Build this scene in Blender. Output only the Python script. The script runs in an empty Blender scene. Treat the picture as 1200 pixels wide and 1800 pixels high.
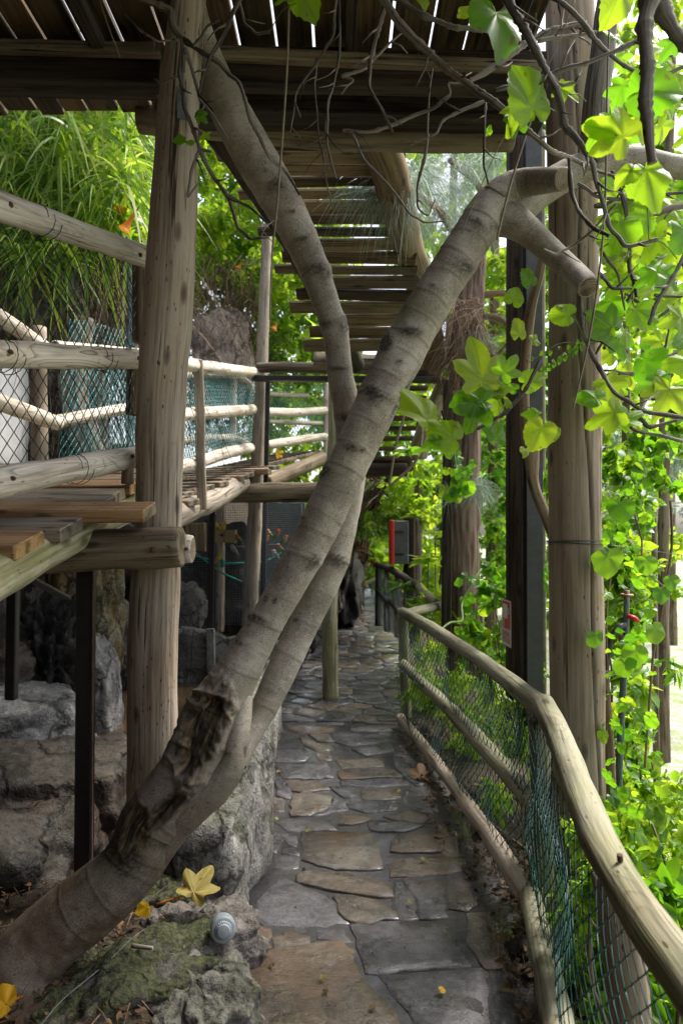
import bpy, math, random, numpy as np
from mathutils import Vector, Matrix, noise
random.seed(7); rng = np.random.default_rng(7)
R = math.radians
scene = bpy.context.scene
COL = scene.collection
# ------------------------------------------------------------------ camera
EYE = 1.75
TILT = math.atan(30 / 1200)
cam_d = bpy.data.cameras.new('camera'); cam = bpy.data.objects.new('camera', cam_d); COL.objects.link(cam)
cam.location = (0, 0, EYE); cam.rotation_euler = (math.pi / 2 + TILT, 0, 0)
cam_d.sensor_fit = 'HORIZONTAL'; cam_d.sensor_width = 24; cam_d.lens = 24
cam_d.clip_start = 0.05; cam_d.clip_end = 500
cam_d.dof.use_dof = True; cam_d.dof.focus_distance = 2.75; cam_d.dof.aperture_fstop = 3.5
scene.camera = cam
# ------------------------------------------------------------------ world, sun, exposure
SUN_EL, SUN_AZ = R(57), R(62)          # azimuth measured from +Y (ahead) towards +X (right)
world = bpy.data.worlds.new('World'); scene.world = world; world.use_nodes = True
wn = world.node_tree; wn.nodes.clear()
sky = wn.nodes.new('ShaderNodeTexSky'); sky.sky_type = 'NISHITA'; sky.sun_disc = False
sky.sun_elevation = SUN_EL; sky.sun_rotation = SUN_AZ; sky.dust_density = 4.0; sky.ozone_density = 1.0
hs = wn.nodes.new('ShaderNodeHueSaturation'); hs.inputs['Saturation'].default_value = 0.45
bg = wn.nodes.new('ShaderNodeBackground'); bg.inputs['Strength'].default_value = 0.085
wo = wn.nodes.new('ShaderNodeOutputWorld')
wn.links.new(sky.outputs[0], hs.inputs['Color']); wn.links.new(hs.outputs[0], bg.inputs['Color']); wn.links.new(bg.outputs[0], wo.inputs['Surface'])
sl = bpy.data.lights.new('sun', 'SUN'); sl.energy = 1.5; sl.angle = R(14); sl.color = (1.0, 0.95, 0.86)
so = bpy.data.objects.new('sun', sl); COL.objects.link(so)
sd = Vector((math.sin(SUN_AZ) * math.cos(SUN_EL), math.cos(SUN_AZ) * math.cos(SUN_EL), math.sin(SUN_EL)))
so.rotation_euler = sd.to_track_quat('Z', 'Y').to_euler(); so.location = sd * 60
scene.view_settings.view_transform = 'Standard'; scene.view_settings.look = 'None'
scene.view_settings.gamma = 1; scene.view_settings.use_curve_mapping = False
scene.view_settings.exposure = 2.22
scene.cycles.use_denoising = True
scene.cycles.max_bounces = 10; scene.cycles.diffuse_bounces = 5; scene.cycles.transmission_bounces = 6; scene.cycles.transparent_max_bounces = 6

# ------------------------------------------------------------------ helpers
def P(px, py, d):
    x = (px - 600) / 1200; y = (900 - py) / 1200
    c, s = math.cos(TILT), math.sin(TILT)
    D = Vector((x, c - y * s, s + y * c)); k = d / D.y
    return Vector((0, 0, EYE)) + D * k
def G(px, py, z=0.0):
    D = P(px, py, 1.0) - Vector((0, 0, EYE))
    k = (z - EYE) / D.z
    return Vector((0, 0, EYE)) + D * k
def T(lst):
    """(px, py, depth, radius in px) -> world points and radii"""
    return [P(a, b, c) for a, b, c, _ in lst], [r / 1200 * c for _, _, c, r in lst]
def sm(t):
    t = np.clip(t, 0, 1); return t * t * (3 - 2 * t)
def tag(o, label=None, cat=None, group=None, kind=None):
    if label: o['label'] = label
    if cat: o['category'] = cat
    if group: o['group'] = group
    if kind: o['kind'] = kind
    return o
def empty(name, loc, label, cat, group=None, kind=None):
    o = bpy.data.objects.new(name, None); o.location = loc; COL.objects.link(o); o.empty_display_size = .1
    return tag(o, label, cat, group, kind)
def link(name, me, mats, parent=None):
    o = bpy.data.objects.new(name, me); COL.objects.link(o)
    for m in (mats if isinstance(mats, (list, tuple)) else [mats]): me.materials.append(m)
    if parent is not None:
        o.parent = parent
        q = parent; loc = Vector((0, 0, 0)); 
        o.matrix_parent_inverse = Matrix.Translation(-world_loc(parent))
    return o
def world_loc(o):
    return Vector(o.location) if o.parent is None else Vector((0, 0, 0)) + Vector(o.location)
WL = {}
def mk(name, verts, faces, mats, parent=None, rest=None, attrs=None, smooth=True, midx=None):
    me = bpy.data.meshes.new(name)
    verts = np.asarray(verts, dtype=np.float32)
    if isinstance(faces, np.ndarray):
        k = faces.shape[1]; m = len(faces)
        me.vertices.add(len(verts)); me.vertices.foreach_set('co', verts.ravel())
        me.loops.add(m * k); me.loops.foreach_set('vertex_index', faces.astype(np.int32).ravel())
        me.polygons.add(m); me.polygons.foreach_set('loop_start', np.arange(0, m * k, k, dtype=np.int32))
        me.update(calc_edges=True)
    else:
        me.from_pydata(verts.tolist(), [], faces); me.update()
    if smooth: me.polygons.foreach_set('use_smooth', np.ones(len(me.polygons), dtype=bool))
    if midx is not None: me.polygons.foreach_set('material_index', np.asarray(midx, dtype=np.int32))
    if rest is not None:
        a = me.attributes.new('rest', 'FLOAT_VECTOR', 'POINT'); a.data.foreach_set('vector', np.asarray(rest, dtype=np.float32).ravel())
    for k2, v in (attrs or {}).items():
        a = me.attributes.new(k2, 'FLOAT', 'POINT'); a.data.foreach_set('value', np.asarray(v, dtype=np.float32).ravel())
    o = bpy.data.objects.new(name, me); COL.objects.link(o)
    for m_ in (mats if isinstance(mats, (list, tuple)) else [mats]): me.materials.append(m_)
    if parent is not None:
        o.parent = parent
        # every parent here is an Empty at some location with no rotation, or a mesh whose data is in world space
        o.matrix_parent_inverse = Matrix.Translation(-WL.get(parent.name, Vector((0, 0, 0))))
        WL[o.name] = Vector((0, 0, 0))
    return o
def thing(name, loc, label, cat, group=None, kind=None):
    o = empty(name, loc, label, cat, group, kind); WL[o.name] = Vector(loc); return o

def resample(pts, rad, step):
    p = np.array([list(q) + [r] for q, r in zip(pts, rad)], dtype=float)
    n = len(p); out = []
    for i in range(n - 1):
        p0 = p[max(i - 1, 0)]; p1 = p[i]; p2 = p[i + 1]; p3 = p[min(i + 2, n - 1)]
        L = np.linalg.norm(p2[:3] - p1[:3]); k = max(1, int(round(L / step)))
        for j in range(k):
            t = j / k
            out.append(.5 * ((2 * p1) + (-p0 + p2) * t + (2 * p0 - 5 * p1 + 4 * p2 - p3) * t * t + (-p0 + 3 * p1 - 3 * p2 + p3) * t ** 3))
    out.append(p[-1]); return np.array(out)
SEED = [0]
def tube(name, pts, rad, mats, parent=None, seg=12, step=.08, amp=.04, freq=5., caps=True, disp=None, straight=False, dome=0.0, flat=1.0, attrs_fn=None):
    if not isinstance(rad, (list, tuple)): rad = [rad] * len(pts)
    q = resample(pts, rad, step); n = len(q); c = q[:, :3]; r = q[:, 3]
    tg = np.gradient(c, axis=0); tg /= np.linalg.norm(tg, axis=1)[:, None] + 1e-9
    ref = np.array([0, 0, 1.]) if abs(tg[0][2]) < .8 else np.array([0, -1., 0])
    N = np.zeros((n, 3)); v = ref - tg[0] * ref.dot(tg[0]); N[0] = v / np.linalg.norm(v)
    for i in range(1, n):
        v = N[i - 1] - tg[i] * N[i - 1].dot(tg[i]); N[i] = v / np.linalg.norm(v)
    B = np.cross(tg, N)
    s = np.concatenate([[0], np.cumsum(np.linalg.norm(np.diff(c, axis=0), axis=1))])
    th = np.linspace(0, 2 * np.pi, seg, endpoint=False)
    SEED[0] += 1; sd_ = SEED[0] * 7.31
    ct, st = np.cos(th), np.sin(th)
    rr = np.repeat(r[:, None], seg, axis=1)
    if amp:
        for i in range(n):
            for j in range(seg):
                rr[i, j] *= 1 + amp * 2 * noise.noise(Vector((ct[j] * .8 + sd_, st[j] * .8, s[i] * freq)))
    att = {}
    if disp is not None: rr, att = disp(rr, s, th, c, N, B)
    V = c[:, None, :] + N[:, None, :] * (ct[None, :, None] * rr[..., None]) + B[:, None, :] * (st[None, :, None] * rr[..., None] * flat)
    rest = np.stack([ct[None] * r[:, None], st[None] * r[:, None], np.repeat(s[:, None], seg, 1)], -1)
    V = V.reshape(-1, 3); rest = rest.reshape(-1, 3)
    i, j = np.meshgrid(np.arange(n - 1), np.arange(seg), indexing='ij'); jn = (j + 1) % seg
    F = np.stack([i * seg + j, i * seg + jn, (i + 1) * seg + jn, (i + 1) * seg + j], -1).reshape(-1, 4)
    faces = F.tolist(); midx = [0] * len(faces)
    attrs = {k: list(np.asarray(a).ravel()) for k, a in att.items()}
    if caps:
        V = list(map(tuple, V)); rest = list(map(tuple, rest))
        two = isinstance(mats, (list, tuple)) and len(mats) > 1
        for e in (0, n - 1):
            base = e * seg; sgn = -1 if e == 0 else 1
            ring = []
            for j in range(seg):     # bevelled rim
                p = np.array(V[base + j]) * .86 + c[e] * .14 + tg[e] * sgn * (r[e] * .06 + dome * r[e] * .5)
                ring.append(len(V)); V.append(tuple(p)); rest.append((rest[base + j][0] * .86, rest[base + j][1] * .86, s[e]))
                for a in attrs.values(): a.append(a[base + j])
            ci = len(V); V.append(tuple(c[e] + tg[e] * sgn * (r[e] * .06 + dome * r[e]))); rest.append((0, 0, s[e]))
            for a in attrs.values(): a.append(a[base])
            for j in range(seg):
                k = (j + 1) % seg
                if e == 0:
                    faces.append((base + k, base + j, ring[j], ring[k])); faces.append((ring[k], ring[j], ci))
                else:
                    faces.append((base + j, base + k, ring[k], ring[j])); faces.append((ring[j], ring[k], ci))
                midx += [0, 1 if two else 0]
    return mk(name, V, faces, mats, parent, rest=rest, attrs=attrs, midx=midx)

def box(name, c0, ax, ay, az, size, mats, parent=None, bev=.006, wob=.004, nseg=1):
    """box centred on c0 with axes (length az, along which the grain runs, is the last)"""
    ax, ay, az = [Vector(a).normalized() for a in (ax, ay, az)]
    hx, hy, hz = [s / 2 for s in size]; b = min(bev, hx * .5, hy * .5, hz * .5)
    SEED[0] += 1; sd_ = SEED[0] * 3.7
    prof = [(-hx + b, -hy), (hx - b, -hy), (hx, -hy + b), (hx, hy - b), (hx - b, hy), (-hx + b, hy), (-hx, hy - b), (-hx, -hy + b)]
    zs = [-hz, -hz + b] + [-hz + b + (2 * hz - 2 * b) * k / nseg for k in range(1, nseg)] + [hz - b, hz]
    V = []; rest = []; F = []; mi = []
    for a, z in enumerate(zs):
        k = (1 - b / max(hx, 1e-6)) if a in (0, len(zs) - 1) else 1
        k2 = (1 - b / max(hy, 1e-6)) if a in (0, len(zs) - 1) else 1
        ox = wob * noise.noise(Vector((sd_, z * 2, 0))); oy = wob * noise.noise(Vector((sd_ + 9, z * 2, 4)))
        for (x, y) in prof:
            x2 = x * k + ox; y2 = y * k2 + oy
            V.append(c0 + ax * x2 + ay * y2 + az * z); rest.append((x, y, z + 5))
    for a in range(len(zs) - 1):
        for j in range(8):
            k = (j + 1) % 8; F.append((a * 8 + j, a * 8 + k, (a + 1) * 8 + k, (a + 1) * 8 + j)); mi.append(0)
    F.append(tuple(range(7, -1, -1))); F.append(tuple((len(zs) - 1) * 8 + j for j in range(8))); mi += [1, 1] if isinstance(mats, (list, tuple)) and len(mats) > 1 else [0, 0]
    return mk(name, [tuple(v) for v in V], F, mats, parent, rest=rest, smooth=False, midx=mi)
def bar(name, a, b, w, h, mats, parent=None, up=(0, 0, 1), **k):
    a, b = Vector(a), Vector(b); az = (b - a); L = az.length; az = az.normalized()
    upv = Vector(up); ax = az.cross(upv).normalized(); ay = ax.cross(az).normalized()
    return box(name, (a + b) / 2, ax, ay, az, (w, h, L), mats, parent, **k)

# ------------------------------------------------------------------ material helpers
def newmat(name):
    m = bpy.data.materials.new(name); m.use_nodes = True; m.node_tree.nodes.clear(); return m, m.node_tree
def nd(nt, t, ins=None, **props):
    n = nt.nodes.new('ShaderNode' + t)
    for k, v in props.items(): setattr(n, k, v)
    for k, v in (ins or {}).items():
        s = n.inputs[k]
        if isinstance(v, bpy.types.NodeSocket): nt.links.new(v, s)
        elif isinstance(v, bpy.types.Node): nt.links.new(v.outputs[0], s)
        else: s.default_value = v
    return n
def mth(nt, op, a, b=None, c=None, clamp=False):
    n = nt.nodes.new('ShaderNodeMath'); n.operation = op; n.use_clamp = clamp
    for i, v in enumerate((a, b, c)):
        if v is None: continue
        if isinstance(v, (int, float)): n.inputs[i].default_value = v
        elif isinstance(v, bpy.types.Node): nt.links.new(v.outputs[0], n.inputs[i])
        else: nt.links.new(v, n.inputs[i])
    return n.outputs[0]
def mix(nt, f, a, b, mode='MIX'):
    n = nt.nodes.new('ShaderNodeMix'); n.data_type = 'RGBA'; n.blend_type = mode
    for i, v in ((0, f), (6, a), (7, b)):
        if isinstance(v, (int, float)): n.inputs[i].default_value = v
        elif isinstance(v, tuple): n.inputs[i].default_value = (*v, 1) if len(v) == 3 else v
        else: nt.links.new(v, n.inputs[i])
    return n.outputs[2]
def ramp(nt, f, stops):
    n = nt.nodes.new('ShaderNodeValToRGB'); e = n.color_ramp.elements
    while len(e) < len(stops): e.new(.5)
    for k, (p, c) in zip(e, stops):
        k.position = p; k.color = (*c, 1) if isinstance(c, tuple) else (c, c, c, 1)
    nt.links.new(f, n.inputs[0]); return n.outputs[0]
def vscale(nt, v, s):
    return nd(nt, 'VectorMath', {0: v, 1: s}, operation='MULTIPLY').outputs[0]
def vadd(nt, v, s):
    return nd(nt, 'VectorMath', {0: v, 1: s}, operation='ADD').outputs[0]
def noi(nt, v, scale, detail=4, rough=.55, dist=0.0):
    return nd(nt, 'TexNoise', {'Vector': v, 'Scale': scale, 'Detail': detail, 'Roughness': rough, 'Distortion': dist}).outputs['Fac']
def finish(nt, col, rough=.8, bumps=(), spec=.3, extra=None):
    nrm = None
    for h, st, dist in bumps:
        b = nd(nt, 'Bump', {'Height': h, 'Strength': st, 'Distance': dist})
        if nrm is not None: nt.links.new(nrm, b.inputs['Normal'])
        nrm = b.outputs[0]
    p = nd(nt, 'BsdfPrincipled', {'Base Color': col, 'Roughness': rough, 'Specular IOR Level': spec})
    if nrm is not None: nt.links.new(nrm, p.inputs['Normal'])
    for k, v in (extra or {}).items():
        if isinstance(v, bpy.types.NodeSocket): nt.links.new(v, p.inputs[k])
        else: p.inputs[k].default_value = v
    o = nd(nt, 'OutputMaterial', {'Surface': p})
    return p
def restv(nt, per_obj=True):
    a = nd(nt, 'Attribute', attribute_name='rest').outputs['Vector']
    if not per_obj: return a, None
    oi = nd(nt, 'ObjectInfo').outputs['Random']
    off = nd(nt, 'CombineXYZ', {0: mth(nt, 'MULTIPLY', oi, 37.), 1: mth(nt, 'MULTIPLY', oi, 91.), 2: mth(nt, 'MULTIPLY', oi, 53.)}).outputs[0]
    return vadd(nt, a, off), oi

def wood(name, dark, mid, light, contour=0.0, moss=0.0, cracks=.6, gscale=1.0, rough=.85, tint=.25, sat_patch=None):
    m, nt = newmat(name); v, oi = restv(nt)
    g = noi(nt, vscale(nt, v, (60 * gscale, 60 * gscale, 2.2 * gscale)), 1.0, 6, .6)
    g2 = noi(nt, vscale(nt, v, (14, 14, 1.1)), 1.0, 4, .55, .4)
    big = noi(nt, vscale(nt, v, (5, 5, 1.8)), 1.0, 4, .6)
    f = mth(nt, 'ADD', mth(nt, 'MULTIPLY', g, .45), mth(nt, 'ADD', mth(nt, 'MULTIPLY', g2, .4), mth(nt, 'MULTIPLY', big, .25)))
    col = ramp(nt, f, [(.42, dark), (.5, mid), (.59, light)])
    # warm and cold stains
    st = noi(nt, vscale(nt, v, (6, 6, 3)), 1.0, 3, .6)
    col = mix(nt, ramp(nt, st, [(.5, 0.), (.75, .5)]), col, mix(nt, 1.0, col, (1.05, .8, .58), 'MULTIPLY'))
    h = g
    if contour:
        fld = noi(nt, vscale(nt, v, (9, 9, 1.6)), 1.0, 1.5, .4, .3)
        fr = mth(nt, 'FRACT', mth(nt, 'MULTIPLY', fld, 17.))
        ln = ramp(nt, fr, [(0., 1.), (.16, .35), (.3, 0.), (.92, 0.), (1., 1.)])
        fade = ramp(nt, noi(nt, vscale(nt, v, (3, 3, 2)), 1.0, 2), [(.4, .25), (.6, 1.)])
        col = mix(nt, mth(nt, 'MULTIPLY', mth(nt, 'MULTIPLY', ln, fade), contour), col, tuple(x * .55 for x in dark))
    # knots
    vo = nd(nt, 'TexVoronoi', {'Vector': vscale(nt, v, (9, 9, 3.3)), 'Scale': 1.0, 'Randomness': 1.0}).outputs['Distance']
    kn = ramp(nt, vo, [(.05, 1.), (.13, .55), (.17, .05), (.2, 0.)])
    col = mix(nt, mth(nt, 'MULTIPLY', kn, .8), col, tuple(x * .35 for x in dark))
    # long drying cracks and small pecks
    ck = noi(nt, vscale(nt, v, (34, 34, .9)), 1.0, 3, .5, .5)
    ckm = ramp(nt, ck, [(.30, 1.), (.345, 0.)]) if cracks else None
    pk = nd(nt, 'TexVoronoi', {'Vector': vscale(nt, v, (42, 42, 17)), 'Scale': 1.0}).outputs['Distance']
    pkm = mth(nt, 'MULTIPLY', ramp(nt, pk, [(.12, 1.), (.2, 0.)]), ramp(nt, st, [(.42, 0.), (.6, 1.)]))
    bumps = [(g, .6, .006), (g2, .45, .012)]
    if cracks:
        col = mix(nt, mth(nt, 'MULTIPLY', ckm, cracks), col, tuple(x * .18 for x in dark)); bumps.append((mth(nt, 'SUBTRACT', 1., ckm), .7, .006))
    col = mix(nt, mth(nt, 'MULTIPLY', pkm, .8), col, tuple(x * .2 for x in dark)); bumps.append((mth(nt, 'SUBTRACT', 1., pkm), .5, .004))
    if moss:
        geo = nd(nt, 'NewGeometry').outputs['Normal']
        ms = noi(nt, vscale(nt, v, (8, 8, 3)), 1.0, 5, .65)
        mm = mth(nt, 'MULTIPLY', ramp(nt, ms, [(.42, 0.), (.6, 1.)]), moss)
        col = mix(nt, mm, col, (.13, .15, .045))
    # overall difference from piece to piece
    col = mix(nt, tint, col, mix(nt, 1.0, col, ramp(nt, oi, [(0., (.45, .45, .48)), (.5, (1., .95, .9)), (1., (1.5, 1.3, 1.05))]), 'MULTIPLY'))
    finish(nt, col, rough, bumps, .25); return m

def endgrain(name, dark, light):
    m, nt = newmat(name); v, oi = restv(nt, False)
    flatv = vscale(nt, v, (1, 1, 0))
    ln = nd(nt, 'VectorMath', {0: vadd(nt, flatv, (.012, .03, 0))}, operation='LENGTH').outputs['Value']
    w = noi(nt, v, 30., 3)
    rg = mth(nt, 'FRACT', mth(nt, 'ADD', mth(nt, 'MULTIPLY', ln, 95.), mth(nt, 'MULTIPLY', w, 1.2)))
    c = mix(nt, ramp(nt, rg, [(0., 0.), (.6, .6), (1., 1.)]), light, dark)
    c = mix(nt, ramp(nt, noi(nt, v, 14., 4), [(.45, 0.), (.62, .8)]), c, tuple(x * .4 for x in dark))
    finish(nt, c, .85, [(rg, .3, .003)], .2); return m

def rockmat(name, dark, mid, light, moss=.0, wet=.0, scale=1.0, warm=None, bstr=.8):
    m, nt = newmat(name); tc = nd(nt, 'TexCoord').outputs['Object']
    n1 = noi(nt, tc, 3.2 * scale, 8, .65, .3); n2 = noi(nt, tc, 17 * scale, 6, .7); n3 = noi(nt, tc, 70 * scale, 3, .6)
    f = mth(nt, 'ADD', mth(nt, 'MULTIPLY', n1, .55), mth(nt, 'ADD', mth(nt, 'MULTIPLY', n2, .3), mth(nt, 'MULTIPLY', n3, .15)))
    col = ramp(nt, f, [(.42, dark), (.5, mid), (.60, light)])
    if warm: col = mix(nt, ramp(nt, noi(nt, vadd(nt, tc, (5, 5, 5)), 2.3 * scale, 5, .6), [(.48, 0.), (.62, .8)]), col, warm)
    # lichen and streaks running down
    sk = noi(nt, vscale(nt, tc, (16, 16, 1.6)), 1.0, 5, .6)
    col = mix(nt, ramp(nt, sk, [(.52, 0.), (.7, .55)]), col, tuple(min(1, x * 1.5) for x in light))
    cr = nd(nt, 'TexVoronoi', {'Vector': vadd(nt, vscale(nt, tc, (2.6, 2.6, 2.0)), nd(nt, 'TexNoise', {'Vector': tc, 'Scale': 4., 'Detail': 4}).outputs['Color']), 'Scale': scale}, feature='DISTANCE_TO_EDGE').outputs['Distance']
    cm = ramp(nt, cr, [(0., 1.), (.02, .6), (.045, 0.)])
    col = mix(nt, mth(nt, 'MULTIPLY', cm, .75), col, tuple(x * .25 for x in dark))
    pit = ramp(nt, noi(nt, tc, 34 * scale, 4, .7), [(.33, 1.), (.42, 0.)])
    col = mix(nt, mth(nt, 'MULTIPLY', pit, .6), col, tuple(x * .3 for x in dark))
    if moss:
        nz = nd(nt, 'SeparateXYZ', {0: nd(nt, 'NewGeometry').outputs['Normal']}).outputs[2]
        ms = noi(nt, tc, 6. * scale, 7, .7)
        mk_ = ramp(nt, mth(nt, 'ADD', ms, mth(nt, 'MULTIPLY', nz, .16)), [(.50, 0.), (.62, 1.)])
        mcol = ramp(nt, noi(nt, tc, 55., 3), [(.38, (.018, .022, .008)), (.62, (.075, .085, .026))])
        col = mix(nt, mth(nt, 'MULTIPLY', mk_, moss), col, mcol)
    rgh = ramp(nt, n2, [(.35, max(.12, .75 - wet)), (.6, .95 - wet * .4)])
    finish(nt, col, rgh, [(f, bstr, .05), (n3, .4, .008), (mth(nt, 'SUBTRACT', 1., cm), .5, .02), (mth(nt, 'SUBTRACT', 1., pit), .4, .008)], .35); return m

def leafmat(name, cols, trans, tmix=.5, rough=.45, veins=False, spots=0.0, under=None):
    """cols: reflectance ramp over the per-leaf random value; trans: transmitted colours"""
    m, nt = newmat(name)
    r = nd(nt, 'Attribute', attribute_name='rnd').outputs['Fac']
    v = nd(nt, 'Attribute', attribute_name='rest').outputs['Vector']
    n = len(cols); c = ramp(nt, r, [(i / max(1, n - 1), x) for i, x in enumerate(cols)])
    t = ramp(nt, r, [(i / max(1, n - 1), x) for i, x in enumerate(trans)])
    bumps = []
    if veins:
        ve = nd(nt, 'Attribute', attribute_name='vein').outputs['Fac']
        vm = mth(nt, 'POWER', ve, 5.)
        nn = noi(nt, v, 5., 5, .6)
        blot = ramp(nt, nn, [(.35, 0.), (.7, 1.)])
        c = mix(nt, mth(nt, 'MULTIPLY', blot, .5), c, mix(nt, 1.0, c, (1.5, 1.25, .8), 'MULTIPLY'))
        t = mix(nt, mth(nt, 'MULTIPLY', blot, .5), t, mix(nt, 1.0, t, (1.5, 1.2, .9), 'MULTIPLY'))
        net = nd(nt, 'TexVoronoi', {'Vector': v, 'Scale': 9.}, feature='DISTANCE_TO_EDGE').outputs['Distance']
        nm = ramp(nt, net, [(0., .8), (.04, 0.)])
        c = mix(nt, mth(nt, 'MAXIMUM', mth(nt, 'MULTIPLY', vm, .7), mth(nt, 'MULTIPLY', nm, .35)), c, tuple(min(1, x * 1.8 + .05) for x in cols[-1]))
        t = mix(nt, mth(nt, 'MAXIMUM', mth(nt, 'MULTIPLY', vm, .6), mth(nt, 'MULTIPLY', nm, .4)), t, tuple(x * .55 for x in trans[0]))
        bumps = [(vm, .5, .004), (nn, .3, .006)]
        if spots:
            sp = ramp(nt, noi(nt, v, 3.3, 3), [(.64, 0.), (.7, 1.)])
            c = mix(nt, mth(nt, 'MULTIPLY', sp, spots), c, (.16, .07, .02)); t = mix(nt, mth(nt, 'MULTIPLY', sp, spots), t, (.25, .10, .02))
    nrm = None
    for h, st, dist in bumps:
        b = nd(nt, 'Bump', {'Height': h, 'Strength': st, 'Distance': dist})
        if nrm is not None: nt.links.new(nrm, b.inputs['Normal'])
        nrm = b.outputs[0]
    p = nd(nt, 'BsdfPrincipled', {'Base Color': c, 'Roughness': rough, 'Specular IOR Level': .35})
    tr = nd(nt, 'BsdfTranslucent', {'Color': t})
    if nrm is not None: nt.links.new(nrm, p.inputs['Normal'])
    ms = nd(nt, 'MixShader', {0: tmix, 1: p.outputs[0], 2: tr.outputs[0]})
    nd(nt, 'OutputMaterial', {'Surface': ms.outputs[0]}); return m
def plain(name, col, rough=.6, metal=0.0, var=.25, scale=20., bump=.2):
    m, nt = newmat(name); tc = nd(nt, 'TexCoord').outputs['Object']
    n = noi(nt, tc, scale, 5, .6)
    c = mix(nt, ramp(nt, n, [(.35, 0.), (.7, 1.)]), tuple(x * (1 - var) for x in col), tuple(min(1, x * (1 + var)) for x in col))
    finish(nt, c, rough, [(n, bump, .003)], .4, {'Metallic': metal}); return m
# ------------------------------------------------------------------ materials
M = {}
M['log_pale'] = wood('weathered_rail_wood', (.20, .16, .125), (.43, .38, .325), (.61, .56, .49), contour=.85, cracks=.25, gscale=.8, tint=.15)
M['log_post'] = wood('grey_post_wood', (.095, .07, .05), (.235, .193, .152), (.37, .318, .262), contour=.25, cracks=.8, tint=.2)
M['log_big'] = wood('brown_post_wood', (.11, .085, .06), (.19, .15, .11), (.27, .22, .165), contour=.1, cracks=.75, gscale=.9, tint=.1)
M['log_green'] = wood('mossy_log_wood', (.10, .09, .05), (.24, .22, .13), (.42, .39, .28), contour=.1, cracks=.8, moss=.55, tint=.15)
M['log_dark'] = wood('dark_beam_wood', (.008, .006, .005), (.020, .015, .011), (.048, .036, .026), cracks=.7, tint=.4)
M['log_brown'] = wood('damp_brown_log_wood', (.035, .027, .019), (.105, .082, .055), (.20, .165, .115), contour=.15, cracks=1.0, tint=.25)
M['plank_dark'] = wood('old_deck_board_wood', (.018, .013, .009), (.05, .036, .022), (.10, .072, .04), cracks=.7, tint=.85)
M['plank_tread'] = wood('stair_tread_wood', (.03, .024, .016), (.085, .066, .044), (.17, .135, .09), cracks=.7, tint=.8)
M['plank_grey'] = wood('grey_deck_board_wood', (.05, .042, .033), (.125, .105, .082), (.23, .20, .155), cracks=.8, tint=.3)
M['plank_orange'] = wood('new_deck_board_wood', (.10, .05, .025), (.24, .135, .065), (.37, .235, .125), cracks=.5, contour=.2, tint=.15)
M['plank_tan'] = wood('tan_deck_board_wood', (.08, .05, .03), (.19, .125, .075), (.30, .215, .135), cracks=.6, tint=.15)
M['rail_right'] = wood('green_grey_rail_wood', (.055, .052, .036), (.145, .138, .098), (.25, .238, .175), cracks=.9, contour=.4, moss=.3, tint=.1)
M['end_pale'] = endgrain('pale_end_grain', (.12, .09, .06), (.30, .24, .17))
M['end_orange'] = endgrain('orange_end_grain', (.18, .10, .04), (.42, .27, .11))
M['end_dark'] = endgrain('dark_end_grain', (.06, .05, .04), (.17, .145, .11))
M['steel'] = plain('dark_painted_steel', (.018, .015, .015), .45, 0, .3)
M['steel_grey'] = plain('grey_painted_steel', (.055, .055, .058), .5, 0, .2)
M['galv'] = plain('galvanised_plate', (.20, .21, .22), .5, .5, .2)
M['rust'] = plain('rusty_iron', (.11, .06, .04), .8, .2, .4)
M['net_dark'] = plain('dark_green_coated_wire', (.008, .03, .028), .35, 0, .2)
M['net_green'] = plain('green_coated_wire', (.008, .045, .040), .3, 0, .3)
M['net_teal'] = plain('teal_coated_wire', (.05, .24, .25), .35, 0, .3)
M['net_grey'] = plain('aviary_wire', (.12, .14, .16), .4, .3, .2)
M['soil'] = rockmat('dark_soil', (.010, .008, .006), (.026, .019, .013), (.06, .045, .03), scale=2.5)
M['rock_grey'] = rockmat('grey_rock', (.05, .046, .045), (.15, .14, .135), (.30, .28, .265), moss=.5, wet=.25)
M['rock_pale'] = rockmat('pale_rock', (.06, .057, .057), (.16, .155, .155), (.29, .285, .285), moss=.15, wet=.4, scale=.8)
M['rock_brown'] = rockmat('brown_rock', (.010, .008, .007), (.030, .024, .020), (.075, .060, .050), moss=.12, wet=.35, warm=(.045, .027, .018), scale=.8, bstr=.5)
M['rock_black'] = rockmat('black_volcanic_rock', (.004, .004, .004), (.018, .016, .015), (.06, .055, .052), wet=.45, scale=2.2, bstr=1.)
M['rock_moss'] = rockmat('mossy_rock', (.025, .022, .019), (.08, .072, .062), (.16, .15, .13), moss=.85, scale=1.3)
M['rock_wet'] = rockmat('wet_mineral_rock', (.03, .03, .02), (.12, .095, .045), (.26, .24, .17), moss=.3, wet=.65, warm=(.20, .10, .02))
M['rock_pink'] = rockmat('pinkish_rock', (.12, .09, .078), (.29, .225, .195), (.42, .355, .32), moss=.06, wet=.15)
M['rock_bare'] = M['rock_pink']
M['rock_pink'] = rockmat('pinkish_border_rock', (.05, .042, .04), (.14, .12, .115), (.245, .22, .21), moss=.25, wet=.2)
M['concrete'] = rockmat('rough_concrete', (.08, .076, .07), (.17, .165, .155), (.27, .265, .25), moss=.25, bstr=.4)

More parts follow.
